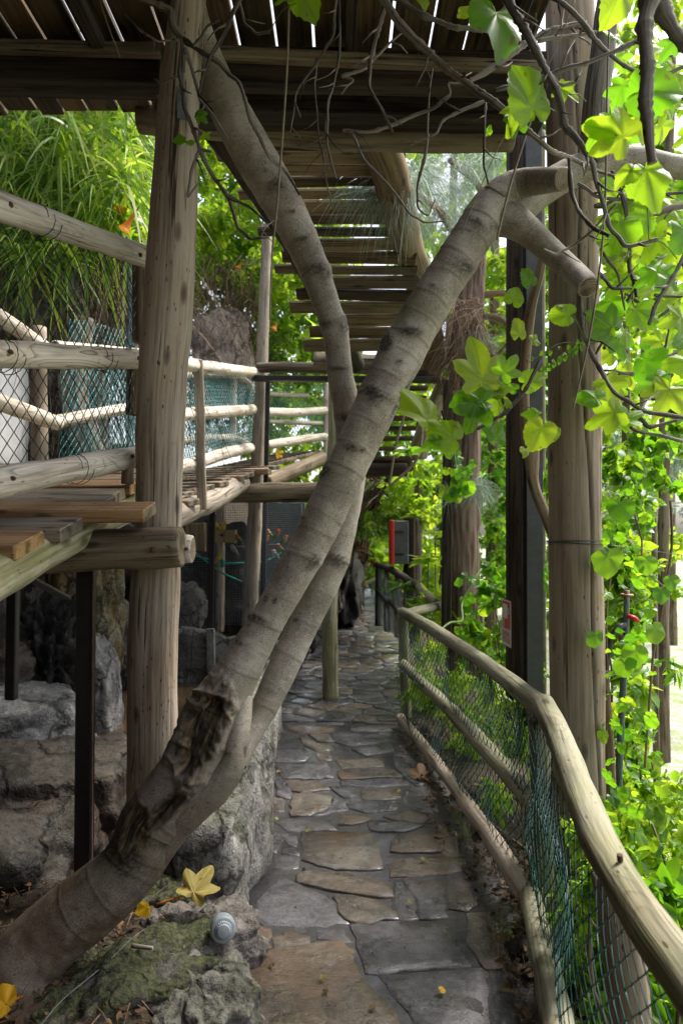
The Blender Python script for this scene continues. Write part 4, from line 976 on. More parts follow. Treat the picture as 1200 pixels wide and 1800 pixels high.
log('post', [(1070, 1535, 1.72, 30), (1098, 1700, 1.75, 35), (1115, 1900, 1.85, 34)], [M['log_big'], EP], t, seg=28)
for (a, b) in ((1088, 1513), (1105, 1534)):
    c = P(a, b, 1.50) + Vector((0, -.005, .012))
    tube('bolt', [c + Vector((0, 0, -.01)), c + Vector((-.002, -.003, .004))], .0065, M['rust'], t, seg=10, amp=0, step=.01)
tops = [P(703, 1084, 5.95), P(758, 1112, 5.1), P(835, 1168, 4.02), P(900, 1218, 3.28), P(944, 1262, 2.82)]
bots = [Vector((p.x - .03, p.y, .04)) for p in tops]
net('chain_link_mesh', tops, bots, t, M['net_green'], c=.034, dz=.036, out=(-1, -.1, 0), r=.0022, sag=.028, jit=.006)
tops = [P(942, 1262, 2.86), P(965, 1318, 2.5), P(990, 1392, 2.12), P(1034, 1495, 1.735), P(1066, 1557, 1.56), P(1108, 1622, 1.42), P(1150, 1675, 1.32), P(1195, 1740, 1.21)]
bots = [Vector((p.x - .05, p.y, .04)) for p in tops]
net('chain_link_mesh', tops, bots, t, M['net_green'], c=.033, dz=.032, out=(-1, -.1, 0), r=.0019, sag=.028, hooks=True, jit=.007)

t = thing('handrail_fence', P(700, 1050, 8.5), 'distant dark handrail fence below the red and grey cabinet', 'fence')
log('top_rail', [(737, 1033, 7.6, 8), (752, 1048, 7.2, 8), (768, 1062, 6.9, 8.5)], [RR, EP], t)
log('top_rail', [(662, 993, 10.8, 5), (690, 1003, 9.6, 6), (738, 1034, 7.7, 7)], [M['log_dark'], EP], t)
log('middle_rail', [(664, 1040, 10.8, 4), (690, 1062, 9.6, 5), (708, 1085, 8.6, 5)], [M['log_dark'], EP], t)
for a, b, d in ((664, 1100, 10.8), (680, 1110, 10.1), (698, 1120, 9.3), (722, 1130, 8.3)):
    log('post', [(a, 992 + (d < 10) * 14 + (d < 9) * 14, d, 5), (a, b, d, 5.5)], [M['log_dark'], EP], t, seg=12)
net('chain_link_mesh', [P(664, 998, 10.7), P(738, 1040, 7.6)], [P(664, 1100, 10.7), P(738, 1150, 7.6)], t, M['net_dark'], out=(-1, .0, 0), r=.0022)
t = thing('handrail_fence', P(648, 1045, 15), 'small teal mesh gate at the far end of the path', 'gate')
log('top_rail', [(634, 1029, 15.5, 3), (664, 1016, 15.5, 3)], [M['log_green'], EP], t, seg=10)
log('post', [(637, 1026, 15.5, 3), (637, 1066, 15.5, 3)], [M['log_dark'], EP], t, seg=8)
net('chain_link_mesh', [P(634, 1029, 15.5), P(664, 1018, 15.5)], [P(634, 1066, 15.5), P(664, 1066, 15.5)], t, M['net_teal'], out=(0, -1, 0), r=.006)

# ------------------------------------------------------------------ signs and fittings
c0 = P(882, 1052, 4.72); c1 = P(897.5, 1050, 4.52); bl = P(882, 1131, 4.72)
ax = Vector((c1.x - c0.x, c1.y - c0.y, 0)); W = ax.length; ax = ax.normalized(); nrm = Vector((-abs(ax.y), -abs(ax.x) * (1 if ax.y > 0 else 1), 0))
nrm = ax.cross(Vector((0, 0, 1))).normalized()
if nrm.y > 0: nrm = -nrm
Hh = c0.z - bl.z
t = thing('fire_sign', c0, 'red and white fire hydrant notice fixed to the dark timber post', 'sign')
cc = Vector(((c0.x + c1.x) / 2, (c0.y + c1.y) / 2, (c0.z + bl.z) / 2))
def sgn(name, u0, u1, v0, v1, off, mat):      # u across, v down, both 0..1
    p = cc + ax * ((u0 + u1) / 2 - .5) * W + Vector((0, 0, 1)) * (.5 - (v0 + v1) / 2) * Hh + nrm * off
    return box(name, p, ax, nrm, (0, 0, 1), ((u1 - u0) * W, .002, (v1 - v0) * Hh), mat, t, bev=.0004, wob=0)
sgn('plate', 0, 1, 0, 1, 0, M['white'])
sgn('red_panel', .08, .92, .03, .62, .003, M['red']); sgn('red_panel', .08, .92, .68, .92, .003, M['red'])
sgn('pictogram', .22, .70, .09, .40, .006, M['white']); sgn('pictogram', .26, .34, .42, .60, .006, M['white']); sgn('pictogram', .78, .88, .16, .30, .006, M['white'])
for txt, v in (('BOCA DE', .735), ('INCÊNDIO', .85)):
    cu = bpy.data.curves.new('txt', 'FONT'); cu.body = txt; cu.size = .055 if 'BOCA' in txt else .046; cu.align_x = 'CENTER'; cu.align_y = 'CENTER'; cu.extrude = .0005
    to = bpy.data.objects.new('tmp', cu); COL.objects.link(to); dg = bpy.context.evaluated_depsgraph_get(); me = bpy.data.meshes.new_from_object(to.evaluated_get(dg))
    bpy.data.objects.remove(to)
    R_ = Matrix((ax, Vector((0, 0, 1)), ax.cross(Vector((0, 0, 1))))).transposed()
    if (R_ @ Vector((0, 0, 1))).dot(nrm) < 0: ax2 = -ax; R_ = Matrix((ax2, Vector((0, 0, 1)), nrm)).transposed()
    pos = cc + Vector((0, 0, 1)) * (.5 - v) * Hh + nrm * .0075
    me.transform(Matrix.Translation(pos) @ R_.to_4x4())
    o = bpy.data.objects.new('lettering', me); COL.objects.link(o); me.materials.clear(); me.materials.append(M['white']); o.parent = t; o.matrix_parent_inverse = Matrix.Translation(-WL[t.name])

t = thing('hose_cabinet', P(700, 990, 9.6), 'grey fire hose cabinet with a red door edge beside the far path', 'cabinet')
a = P(702, 953, 9.6)
box('body', a, (1, 0, 0), (0, 1, 0), (0, 0, 1), (.225, .34, .60), M['cab_grey'], t, bev=.012, wob=0)
box('door', P(687.5, 953, 9.5), (1, 0, 0), (0, 1, 0), (0, 0, 1), (.05, .36, .61), M['red'], t, bev=.008, wob=0)
for py in (935, 974):
    box('hinge', P(701, py, 9.42), (1, 0, 0), (0, 1, 0), (0, 0, 1), (.14, .02, .03), M['steel'], t, bev=.004, wob=0)
tag(log('mounting_post', [(722, 912, 9.75, 13), (724, 1000, 9.75, 14), (722, 1110, 9.75, 15)], [M['log_dark'], EP], seg=16, amp=.1), 'dark mossy post holding the grey hose cabinet', 'post')

# lamp on the rock
t = thing('rock_lamp', P(392, 1634, 2.66), 'round grey plastic lamp set into the pale border rock', 'lamp')
c = P(392, 1634, 2.66); ax_ = Vector((.22, -1, .30)).normalized()
def disc(name, a0, a1, r0, r1, mat, seg=40, teeth=0):
    def dp(rr, s, th, c_, N, B_):
        if teeth: rr = rr * (1 + .035 * np.sign(np.sin(th * teeth)))[None, :]
        return rr, {}
    return tube(name, [c + ax_ * a0, c + ax_ * ((a0 + a1) / 2), c + ax_ * a1], [r0, (r0 + r1) / 2, r1], mat, t, seg=seg, amp=0, step=.02, disp=dp)
disc('body', -.05, .006, .047, .047, M['lamp_grey']); disc('flange', .002, .016, .049, .046, M['lamp_grey']); disc('ring', .012, .026, .034, .031, M['lamp_grey'], 96, 24); disc('cap', .022, .037, .026, .024, M['lamp_grey'])

# standpipe with tap
t = thing('water_standpipe', P(1087, 1420, 3.7), 'green-grey water standpipe with brass tap and red handle among the vines', 'tap')
log('pipe', [(1101, 1052, 3.7, 5), (1098, 1150, 3.7, 5.5), (1090, 1300, 3.7, 6), (1083, 1500, 3.7, 6)], M['tapgreen'], t, seg=12, amp=.02)
pts = [P(1101, 1046, 3.7) + Vector((math.cos(a) * .03, math.sin(a) * .03, 0)) for a in [k * .5236 for k in range(13)]]
tube('handwheel', pts, .007, M['brass'], t, seg=8, amp=0, step=.01)
log('spindle', [(1101, 1038, 3.7, 5), (1101, 1062, 3.7, 4)], M['brass'], t, seg=10)
log('coupling', [(1089, 1124, 3.7, 8), (1104, 1124, 3.7, 8)], M['brass'], t, seg=12)
log('tap', [(1095, 1150, 3.7, 8), (1112, 1152, 3.68, 8), (1126, 1155, 3.66, 6), (1130, 1168, 3.66, 5)], M['brass'], t, seg=12)
log('lever', [(1103, 1083, 3.68, 4), (1114, 1087, 3.66, 5), (1124, 1093, 3.66, 2)], M['red'], t, seg=8)
log('hose', [(1098, 1098, 3.68, 5), (1085, 1102, 3.66, 5), (1074, 1118, 3.66, 5), (1068, 1145, 3.66, 5), (1064, 1200, 3.7, 5)], M['hose'], t, seg=10)
tag(log('cane', [(1145, 1448, 2.6, 2.2), (1170, 1520, 2.6, 2.4), (1198, 1635, 2.6, 2.6)], M['stalk'], seg=6, amp=.02), 'thin pale cane leaning among the plants right of the handrail', 'cane')

# ------------------------------------------------------------------ aviary
t = thing('bird_enclosure', (-1.4, 8.3, .6), 'wire bird enclosure under the boardwalk beyond the pond', 'aviary')
def grid(name, x0, x1, y0, y1, d, step, r, mat, horiz=True, vert=True, dd=0.):
    Vs = []; Fs = []
    A = P(x0, y0, d); Bv = P(x1, y1, d + dd)
    def wire(a, b, r):
        a, b = Vector(a), Vector(b); tg = (b - a).normalized(); u = tg.cross(Vector((0, 1, 0.01))).normalized() * r; v = tg.cross(u).normalized() * r
        k = len(Vs)
        for p in (a, b):
            for q in (u, v, -u, -v): Vs.append(tuple(p + q))
        for j in range(4): Fs.append((k + j, k + (j + 1) % 4, k + 4 + (j + 1) % 4, k + 4 + j))
    zt, zb = A.z, P(x0, y1, d).z
    if vert:
        n = int((Bv.x - A.x) / step)
        for i in range(n + 1):
            x = A.x + i * step; y = A.y + (Bv.y - A.y) * i / max(n, 1); wire((x, y, zt), (x, y, zb), r)
    if horiz:
        m = int((zt - zb) / step)
        for i in range(m + 1):
            z = zb + i * step; wire((A.x, A.y, z), (Bv.x, Bv.y, z), r)
    return mk(name, Vs, Fs, mat, t)
grid('wire_mesh', 314, 372, 884, 1105, 8.05, .028, .0016, M['net_grey'])
grid('wire_mesh', 376, 440, 884, 1098, 8.05, .028, .0016, M['net_grey'])
grid('wire_mesh', 462, 530, 880, 1085, 8.0, .024, .0034, M['net_grey'], vert=False)
grid('wire_mesh', 462, 530, 880, 1085, 8.01, .034, .0016, M['net_grey'], horiz=False)
bar('frame_post', P(374, 880, 8.0), P(369, 1180, 7.9), .065, .05, M['steel'], t, up=(0, 1, 0), wob=0)
bar('frame_post', P(316, 880, 8.0), P(314, 1110, 8.0), .03, .03, M['steel'], t, up=(0, 1, 0), wob=0)
bar('frame_post', P(529, 880, 8.0), P(527, 1010, 8.0), .03, .03, M['galv'], t, up=(0, 1, 0), wob=0)
log('back_post', [(388, 890, 8.9, 8), (386, 1110, 8.9, 8)], [M['log_post'], EP], t, seg=12)
log('perch', [(395, 957, 8.4, 2), (430, 962, 8.4, 2.5), (520, 955, 8.4, 2)], M['twig'], t, seg=6)
a = P(494, 985, 8.9); box('back_panel', a, (1, 0, 0), (0, 1, 0), (0, 0, 1), (.62, .02, 1.5), M['net_grey'], t, bev=.003, wob=0)
tag(bar('concrete_post', P(370, 1105, 7.85), P(372, 1195, 7.85), .09, .08, M['concrete'], up=(0, 1, 0)), 'pale short concrete post on the basin edge', 'post')
for (a, b, w_, h_, lab) in ((343, 944, 30, 48, 'square wooden nest box behind the enclosure wire'), (395, 943, 34, 22, 'small wooden nest box with a yellow bird on top')):
    q = thing('nest_box', P(a, b, 8.35), lab, 'nest box', 'nest boxes in the bird enclosure')
    wm, hm = w_ / 1200 * 8.35, h_ / 1200 * 8.35; c = P(a, b, 8.35)
    box('body', c, (1, 0, 0), (0, 1, 0), (0, 0, 1), (wm, .14, hm), [M['box_wood'], M['end_pale']], q, bev=.004)
    box('side_board', c + Vector((wm / 2 + .01, 0, 0)), (1, 0, 0), (0, 1, 0), (0, 0, 1), (.016, .16, hm * 1.05), [M['box_wood'], M['end_pale']], q, bev=.003)
    tube('entrance_hole', [c + Vector((-wm * .1, -.074, .02)), c + Vector((-wm * .1, -.069, .02))], .022, M['steel'], q, seg=14, amp=0, step=.01)
for lst, lab in (([(338, 968, 8.15, 1.8), (360, 985, 8.2, 1.8), (392, 1008, 8.3, 1.8), (424, 1022, 8.3, 1.8)], 'lowest teal rope sagging across the enclosure'),
                 ([(390, 990, 8.3, 2.), (425, 990, 8.3, 2.), (470, 985, 8.4, 1.8), (510, 962, 8.5, 1.8)], 'upper teal rope tied to the enclosure post'),
                 ([(455, 1020, 8.2, 1.8), (480, 1021, 8.2, 1.8), (512, 1010, 8.3, 1.8)], 'short teal rope at the right side of the enclosure'),
                 ([(338, 975, 8.15, 1.5), (352, 980, 8.15, 1.5), (375, 984, 8.2, 1.5)], 'short slack teal rope end near the square nest box')):
    tag(log('rope', lst, M['rope'], seg=7, amp=.1, step=.03), lab, 'rope', 'teal ropes in the bird enclosure')
log_k = tag(log('rope_knot', [(389, 984, 8.28, 3.5), (392, 990, 8.26, 4.5), (390, 996, 8.28, 3.5)], M['rope'], seg=8, step=.02), 'teal knot tying the upper rope to the post', 'knot')
def birdmat(name, body, breast, face):
    m, nt = newmat(name); v = nd(nt, 'Attribute', attribute_name='rest').outputs['Vector']; z = nd(nt, 'SeparateXYZ', {0: v}).outputs[2]
    c = ramp(nt, mth(nt, 'DIVIDE', z, .17), [(0., tuple(x * .6 for x in body)), (.45, body), (.66, breast), (.76, face), (1., face)])
    finish(nt, c, .7, [(noi(nt, v, 120., 3), .3, .003)], .2); return m
BM = {'yellow': birdmat('yellow_plumage', (.55, .40, .02), (.62, .46, .02), (.65, .45, .02)),
      'green': birdmat('green_plumage', (.03, .15, .03), (.20, .30, .02), (.45, .06, .02)),
      'lime': birdmat('lime_plumage', (.12, .25, .03), (.32, .34, .04), (.45, .22, .10)),
      'white': birdmat('white_plumage', (.45, .45, .42), (.5, .5, .45), (.5, .5, .5))}
def bird(a, b, d, kind, label, face=1, lean=.9):
    c = P(a, b, d); q = thing('lovebird', c, label, 'bird', 'lovebirds in the enclosure')
    f = Vector((face * .36, -.2, 0)); up = Vector((0, 0, .8))
    pts = [c + f * -.16 + up * -.10, c + f * -.10 + up * -.055, c + f * -.04 + up * -.02, c + f * .02 + up * .012, c + f * .05 + up * .045, c + f * .07 + up * .068, c + f * .09 + up * .078]
    tube('body', pts, [.005, .009, .024, .030, .024, .022, .009], BM[kind], q, seg=14, amp=.02, step=.012, dome=.4)
    bk = c + f * .11 + up * .066; tube('beak', [bk, bk + f * .03 + up * -.004, bk + f * .04 + up * -.014], [.010, .007, .002], M['red'] if kind != 'yellow' else M['petal'], q, seg=8, amp=0, step=.008)
    side = Vector((-f.y, f.x, 0)).normalized()
    for sg in (-1, 1):
        tube('wing', [c + side * sg * .026 + f * .03 + up * .02, c + side * sg * .034 + f * -.03 + up * -.02, c + side * sg * .016 + f * -.12 + up * -.07], [.012, .016, .004], BM['green' if kind != 'white' and kind != 'yellow' else kind], q, seg=8, amp=0, step=.02, flat=.5)
        e = c + f * .085 + up * .066 + side * sg * .022; tube('eye', [e, e + side * sg * .004], .0045, M['steel'], q, seg=8, amp=0, step=.004)
for a in [(382, 927, 8.3, 'yellow', 'yellow lovebird on the near end of the small nest box', -1), (391, 929, 8.32, 'yellow', 'yellow lovebird at the far end of the small nest box', 1),
          (384, 982, 8.25, 'yellow', 'yellow lovebird clinging beside the rope knot', 1), (419, 948, 8.35, 'green', 'green lovebird with red face beside the small nest box', -1),
          (466, 950, 8.3, 'lime', 'pale green lovebird with peach face near the black steel post', 1), (499, 950, 8.35, 'lime', 'lime lovebird on the upper rope behind the horizontal wires', 1),
          (494, 966, 8.35, 'lime', 'green-yellow lovebird lower on the rope next to the white one', -1), (484, 975, 8.32, 'white', 'white lovebird hanging on the rope', -1),
          (411, 966, 8.35, 'white', 'whitish lovebird perched below the red-faced one', -1), (474, 940, 8.5, 'lime', 'dim olive lovebird high behind the horizontal wires', -1), (486, 940, 8.5, 'green', 'dim green lovebird high at the back of the enclosure', 1)]:
    bird(*a)
# ------------------------------------------------------------------ the leaning fig tree
CT, STl = math.cos(TILT), math.sin(TILT)
def proj(p):
    x, y, z = p[0], p[1], p[2] - EYE
    f = y * CT + z * STl; u = -y * STl + z * CT
    return 600 + x / f * 1200, 900 - u / f * 1200
def barkdisp(rings, blobs, rots=(), seed=0., lump=.05):
    def fn(rr, s, th, c, N, B):
        n, m = rr.shape; scar = np.zeros((n, m)); rot = np.zeros((n, m))
        cp = np.array([proj(q) for q in c])
        rs_ = []
        for (px, py, amp) in rings:
            k = int(np.argmin((cp[:, 0] - px) ** 2 + (cp[:, 1] - py) ** 2)); rs_.append((s[k], amp, (px * 7 + py * 3) % 6.28))
        for i in range(n):
            for j in range(m):
                w_ = math.cos(th[j]), math.sin(th[j])
                lo = noise.noise(Vector((w_[0] * .9 + seed, w_[1] * .9, s[i] * 3.2)))
                f = 1 + lump * 1.1 * lo + .018 * noise.noise(Vector((w_[0] * 3 + seed, w_[1] * 3, s[i] * 26)))
                r0 = rr[i, j]
                for (s0, amp, ph) in rs_:
                    e = s[i] - s0 - .007 * math.cos(th[j] + ph) - .006 * lo
                    if abs(e) < .05:
                        f += amp * .032 * math.exp(-(e / .007) ** 2); f += amp * .018 * math.exp(-((e - .02) / .016) ** 2)
                        wv = .5 + noise.noise(Vector((w_[0] * 2 + s0 * 9, w_[1] * 2, seed)))
                        scar[i, j] = max(scar[i, j], min(1, amp * max(0, wv + .1) * .62) * math.exp(-((e + .006) / .004) ** 2))
                p = c[i] + N[i] * w_[0] * r0 + B[i] * w_[1] * r0
                nrm = N[i] * w_[0] + B[i] * w_[1]
                if nrm[1] < .25:
                    q = proj(p)
                    for (px, py, ax_, ay_, ang, dep, sc_) in blobs:
                        dx, dy = q[0] - px, q[1] - py
                        if abs(dx) > 3 * max(ax_, ay_) or abs(dy) > 3 * max(ax_, ay_): continue
                        ca, sa = math.cos(ang), math.sin(ang); u = (dx * ca + dy * sa) / ax_; v = (-dx * sa + dy * ca) / ay_
                        nz = .35 * noise.noise(Vector((q[0] * .06, q[1] * .06, seed)))
                        d2 = (u * u + v * v) * (1 + nz)
                        if d2 < 6:
                            f += dep * math.exp(-d2) - dep * .55 * math.exp(-d2 * 5) * (1 if dep > 0 else 0)
                            scar[i, j] = max(scar[i, j], min(1, 1.5 * sc_ * math.exp(-d2 * 1.3) * (1 + 1.3 * noise.noise(Vector((q[0] * .22, q[1] * .22, 3))))))
                    for (px, py, ax_, ay_, ang, dep, lip) in rots:
                        dx, dy = q[0] - px, q[1] - py
                        if abs(dx) > 2.5 * max(ax_, ay_) or abs(dy) > 2.5 * max(ax_, ay_): continue
                        ca, sa = math.cos(ang), math.sin(ang); u = (dx * ca + dy * sa) / ax_; v = (-dx * sa + dy * ca) / ay_
                        nz = .5 * noise.noise(Vector((q[0] * .035, q[1] * .035, 4))) + .25 * noise.noise(Vector((q[0] * .1, q[1] * .1, 4)))
                        d2 = u * u + v * v; dd = math.sqrt(d2) + nz * .6
                        ins = 1 / (1 + math.exp((dd - .85) * 9))
                        rot[i, j] = max(rot[i, j], 1 / (1 + math.exp((dd - 1.08) * 7)))
                        f -= dep * ins * (1 + .3 * noise.noise(Vector((q[0] * .05, q[1] * .02, 1))) + .16 * noise.noise(Vector((q[0] * .3, q[1] * .12, 7)))) ; f += lip * math.exp(-((dd - 1.08) / .17) ** 2)
                rr[i, j] = r0 * f
        base_shade_dirt = np.repeat(np.clip((1480 - cp[:, 0] * 0 - 0) * 0 + (cp[:, 1] - 1270) / 190, 0, 1)[:, None], m, 1)  # grows down the lower trunk: painted shade plus some dirt
        return rr, {'scar': np.clip(scar, 0, 1), 'rot': np.clip(rot, 0, 1), 'base_shade_dirt': base_shade_dirt}
    return fn
fig = thing('fig_tree', P(90, 1650, 2.6), 'large leaning fig tree with two crossing grey stems and hollow rotten base', 'tree')
FB = [M['fig'], M['end_pale']]
main = [(20, 1810, 2.42, 80), (42, 1702, 2.47, 68), (92, 1642, 2.5, 60), (152, 1594, 2.52, 58), (215, 1538, 2.54, 54), (246, 1492, 2.56, 54), (268, 1448, 2.58, 58), (308, 1402, 2.6, 62), (348, 1350, 2.62, 62), (366, 1300, 2.64, 60), (383, 1250, 2.65, 53), (410, 1195, 2.66, 41), (462, 1104, 2.68, 32), (520, 1002, 2.7, 33), (562, 922, 2.73, 35), (602, 838, 2.75, 35), (642, 752, 2.77, 37), (690, 655, 2.78, 39), (732, 573, 2.8, 38), (786, 482, 2.8, 36), (832, 412, 2.81, 36), (866, 362, 2.82, 36), (890, 335, 2.83, 28)]
rings_m = [(418, 1172, .6), (440, 1130, .5), (462, 1092, 1.0), (492, 1045, .4), (528, 978, 1.3), (550, 935, .4), (566, 905, .6), (592, 862, .4), (606, 828, .9), (626, 790, .8), (648, 745, .6), (668, 706, 1.1), (690, 668, .9), (708, 630, .7), (722, 598, .8), (740, 560, .6), (758, 530, .8), (783, 490, .6), (806, 458, 1.0), (826, 425, .7), (848, 392, .9), (280, 1420, .7), (262, 1448, .8), (235, 1485, .6), (215, 1510, .7), (180, 1550, .5), (140, 1592, .5), (395, 1225, .6)]
blobs_m = [(548, 988, 20, 11, -.9, .14, .9), (448, 1085, 24, 6, .35, .10, .95), (570, 828, 15, 12, -.4, .16, .95), (617, 787, 14, 8, .3, .08, .8), (636, 790, 7, 6, 0, .05, .7), (655, 690, 24, 15, .35, .13, .75), (714, 690, 30, 7, -1.05, -.10, .9), (700, 712, 30, 6, -1.05, -.08, .6),
           (680, 604, 14, 20, .4, .18, .9), (723, 582, 19, 8, .1, .13, .95), (788, 565, 12, 9, -1.0, .07, .6), (816, 470, 15, 13, .3, .18, .8), (838, 392, 19, 10, .6, .10, .75), (868, 398, 14, 10, .5, .06, .4), (480, 1000, 5, 8, .4, .02, .7), (467, 1052, 5, 7, .4, .02, .8), (483, 1057, 5, 7, .4, .02, .8), (420, 1130, 9, 4, .5, .02, .7), (640, 885, 6, 4, 0, .02, .6),
           (533, 910, 9, 5, .4, .03, .5), (702, 636, 8, 7, 0, .04, .6), (760, 500, 7, 5, .4, .03, .5), (330, 1388, 17, 22, .2, .14, .9), (345, 1395, 30, 36, .2, .10, .0), (212, 1500, 55, 34, 1.2, -.06, .85), (240, 1440, 30, 22, .6, -.05, .9), (395, 1322, 16, 7, .1, .05, .5), (370, 1380, 18, 5, 0.2, .03, .5)]
rots_m = [(350, 1288, 84, 36, -1.12, .28, .09), (290, 1425, 50, 13, -.75, .20, .08), (375, 1236, 40, 16, .3, .12, .1), (235, 1458, 42, 26, -1.2, .09, .03)]
p, r = T(main)
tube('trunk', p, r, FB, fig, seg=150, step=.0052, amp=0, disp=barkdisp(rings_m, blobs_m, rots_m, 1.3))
stem2 = [(420, 1345, 2.66, 14), (436, 1305, 2.72, 17), (456, 1262, 2.78, 22), (484, 1203, 2.84, 26), (530, 1105, 2.9, 27), (560, 1045, 2.92, 27), (586, 985, 2.95, 26), (605, 915, 2.97, 24), (617, 850, 2.98, 24), (618, 790, 2.98, 25), (610, 720, 2.98, 24), (597, 655, 2.98, 22), (590, 590, 2.97, 22), (572, 530, 2.96, 24), (550, 470, 2.95, 27), (518, 400, 2.93, 32), (484, 335, 2.92, 36), (445, 270, 2.9, 37), (410, 205, 2.88, 35), (378, 140, 2.86, 31), (352, 70, 2.84, 27), (335, 0, 2.82, 25), (325, -60, 2.8, 24)]
rings_s = [(448, 1240, .8), (470, 1200, .5), (500, 1145, .8), (530, 1088, .7), (556, 1038, .5), (585, 985, 1.3), (598, 940, .5), (611, 900, .5), (612, 735, .7), (604, 690, .5), (597, 650, .9), (592, 610, .6), (587, 572, 1.2), (570, 530, .5), (556, 478, 1.3), (545, 450, .7), (530, 420, .9), (508, 380, .5), (490, 340, .8), (465, 300, .4)]
blobs_s = [(590, 985, 19, 12, .4, .16, .9), (606, 568, 10, 18, 0, .22, .8), (575, 568, 22, 8, 0, .06, .5), (556, 473, 18, 13, 0, .13, .8), (574, 480, 8, 16, 0, .15, .5), (532, 420, 15, 6, -.2, .09, .7), (512, 371, 9, 4, 0, .04, .8), (487, 326, 17, 14, .3, .12, .75), (465, 298, 6, 5, 0, .04, .5), (596, 648, 18, 5, .1, .06, .7), (610, 735, 20, 6, .2, .08, .7), (520, 1090, 6, 4, 0, .02, .6), (472, 1215, 12, 5, .4, .03, .5)]
p, r = T(stem2)
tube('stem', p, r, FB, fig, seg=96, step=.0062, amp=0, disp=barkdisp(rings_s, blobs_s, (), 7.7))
p, r = T([(432, 1225, 2.64, 12), (424, 1265, 2.60, 18), (416, 1305, 2.57, 20), (406, 1345, 2.55, 24), (380, 1382, 2.54, 29), (342, 1412, 2.54, 33), (305, 1445, 2.55, 35), (276, 1490, 2.55, 32), (256, 1535, 2.56, 26)])
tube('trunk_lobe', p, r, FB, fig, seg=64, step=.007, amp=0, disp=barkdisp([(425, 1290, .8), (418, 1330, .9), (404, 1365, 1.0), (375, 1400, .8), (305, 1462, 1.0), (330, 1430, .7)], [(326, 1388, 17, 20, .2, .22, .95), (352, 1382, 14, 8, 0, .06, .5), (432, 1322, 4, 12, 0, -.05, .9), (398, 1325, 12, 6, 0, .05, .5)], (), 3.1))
p, r = T([(900, 345, 2.84, 30), (868, 352, 2.80, 28), (885, 335, 2.80, 27), (915, 322, 2.78, 25), (950, 317, 2.70, 23), (990, 314, 2.58, 20)])
tube('cut_stub', p[1:], r[1:], FB, fig, seg=64, step=.007, amp=0, disp=barkdisp([(900, 330, .6), (940, 320, .5)], [(880, 345, 14, 10, .5, .08, .5)], (), 5.5))
p, r = T([(868, 385, 2.82, 30), (900, 388, 2.80, 30), (935, 412, 2.78, 24), (975, 448, 2.75, 21), (1008, 478, 2.69, 20), (1034, 504, 2.60, 20)])
tube('cut_stub', p, r, FB, fig, seg=64, step=.007, amp=0, disp=barkdisp([(930, 408, .5), (1022, 492, .8)], [(905, 395, 14, 12, .3, .06, .3)], (), 6.5))
p, r = T([(890, 380, 2.86, 34), (925, 352, 2.87, 32), (965, 325, 2.88, 28), (1010, 300, 2.9, 27), (1060, 284, 2.9, 25), (1120, 280, 2.9, 22), (1180, 292, 2.9, 20), (1260, 300, 2.9, 20)])
tube('branch', p, r, FB, fig, seg=40, step=.02, amp=0, disp=barkdisp([(960, 328, .6), (1010, 302, .5), (1070, 283, .6), (1130, 280, .5)], [(1040, 292, 12, 8, 0, .06, .6)], (), 8.5))
p, r = T([(1082, -60, 2.75, 24), (1066, 30, 2.75, 21), (1058, 100, 2.78, 22), (1048, 170, 2.80, 22), (1046, 240, 2.84, 24), (1050, 284, 2.88, 22)])
tube('branch', p, r, [M['twig'], EP], fig, seg=28, step=.03, amp=.05)

def twig(lst, pale=False, name='twig'):
    p, r = T(lst); sd_ = SEED[0] * 1.7; nn_ = len(r); r = [x * (.92 - .22 * (k_ / nn_)) for k_, x in enumerate(r)]
    def dp(rr, s, th, c, N, B):
        for i in range(len(s)):
            b = .5 + .5 * math.sin(s[i] * 300 / (3 + 2 * math.sin(s[i] * 17 + sd_)))
            rr[i] *= .86 + .30 * b ** 5 + .22 * noise.noise(Vector((s[i] * 18, sd_, 0)))
        return rr, {}
    # make the run crooked
    q = []; rq = []
    for k in range(len(p)):
        q.append(p[k]); rq.append(r[k])
        if k < len(p) - 1:
            L = (p[k + 1] - p[k]).length
            if L > .05:
                m_ = (p[k] + p[k + 1]) / 2 + Vector([random.uniform(-1, 1) for _ in range(3)]) * L * .03
                q.append(m_); rq.append((r[k] + r[k + 1]) / 2)
    return tube(name, q, rq, M['twig'] if not pale else M['liana'], fig, seg=9, step=.007, amp=.05, disp=dp)
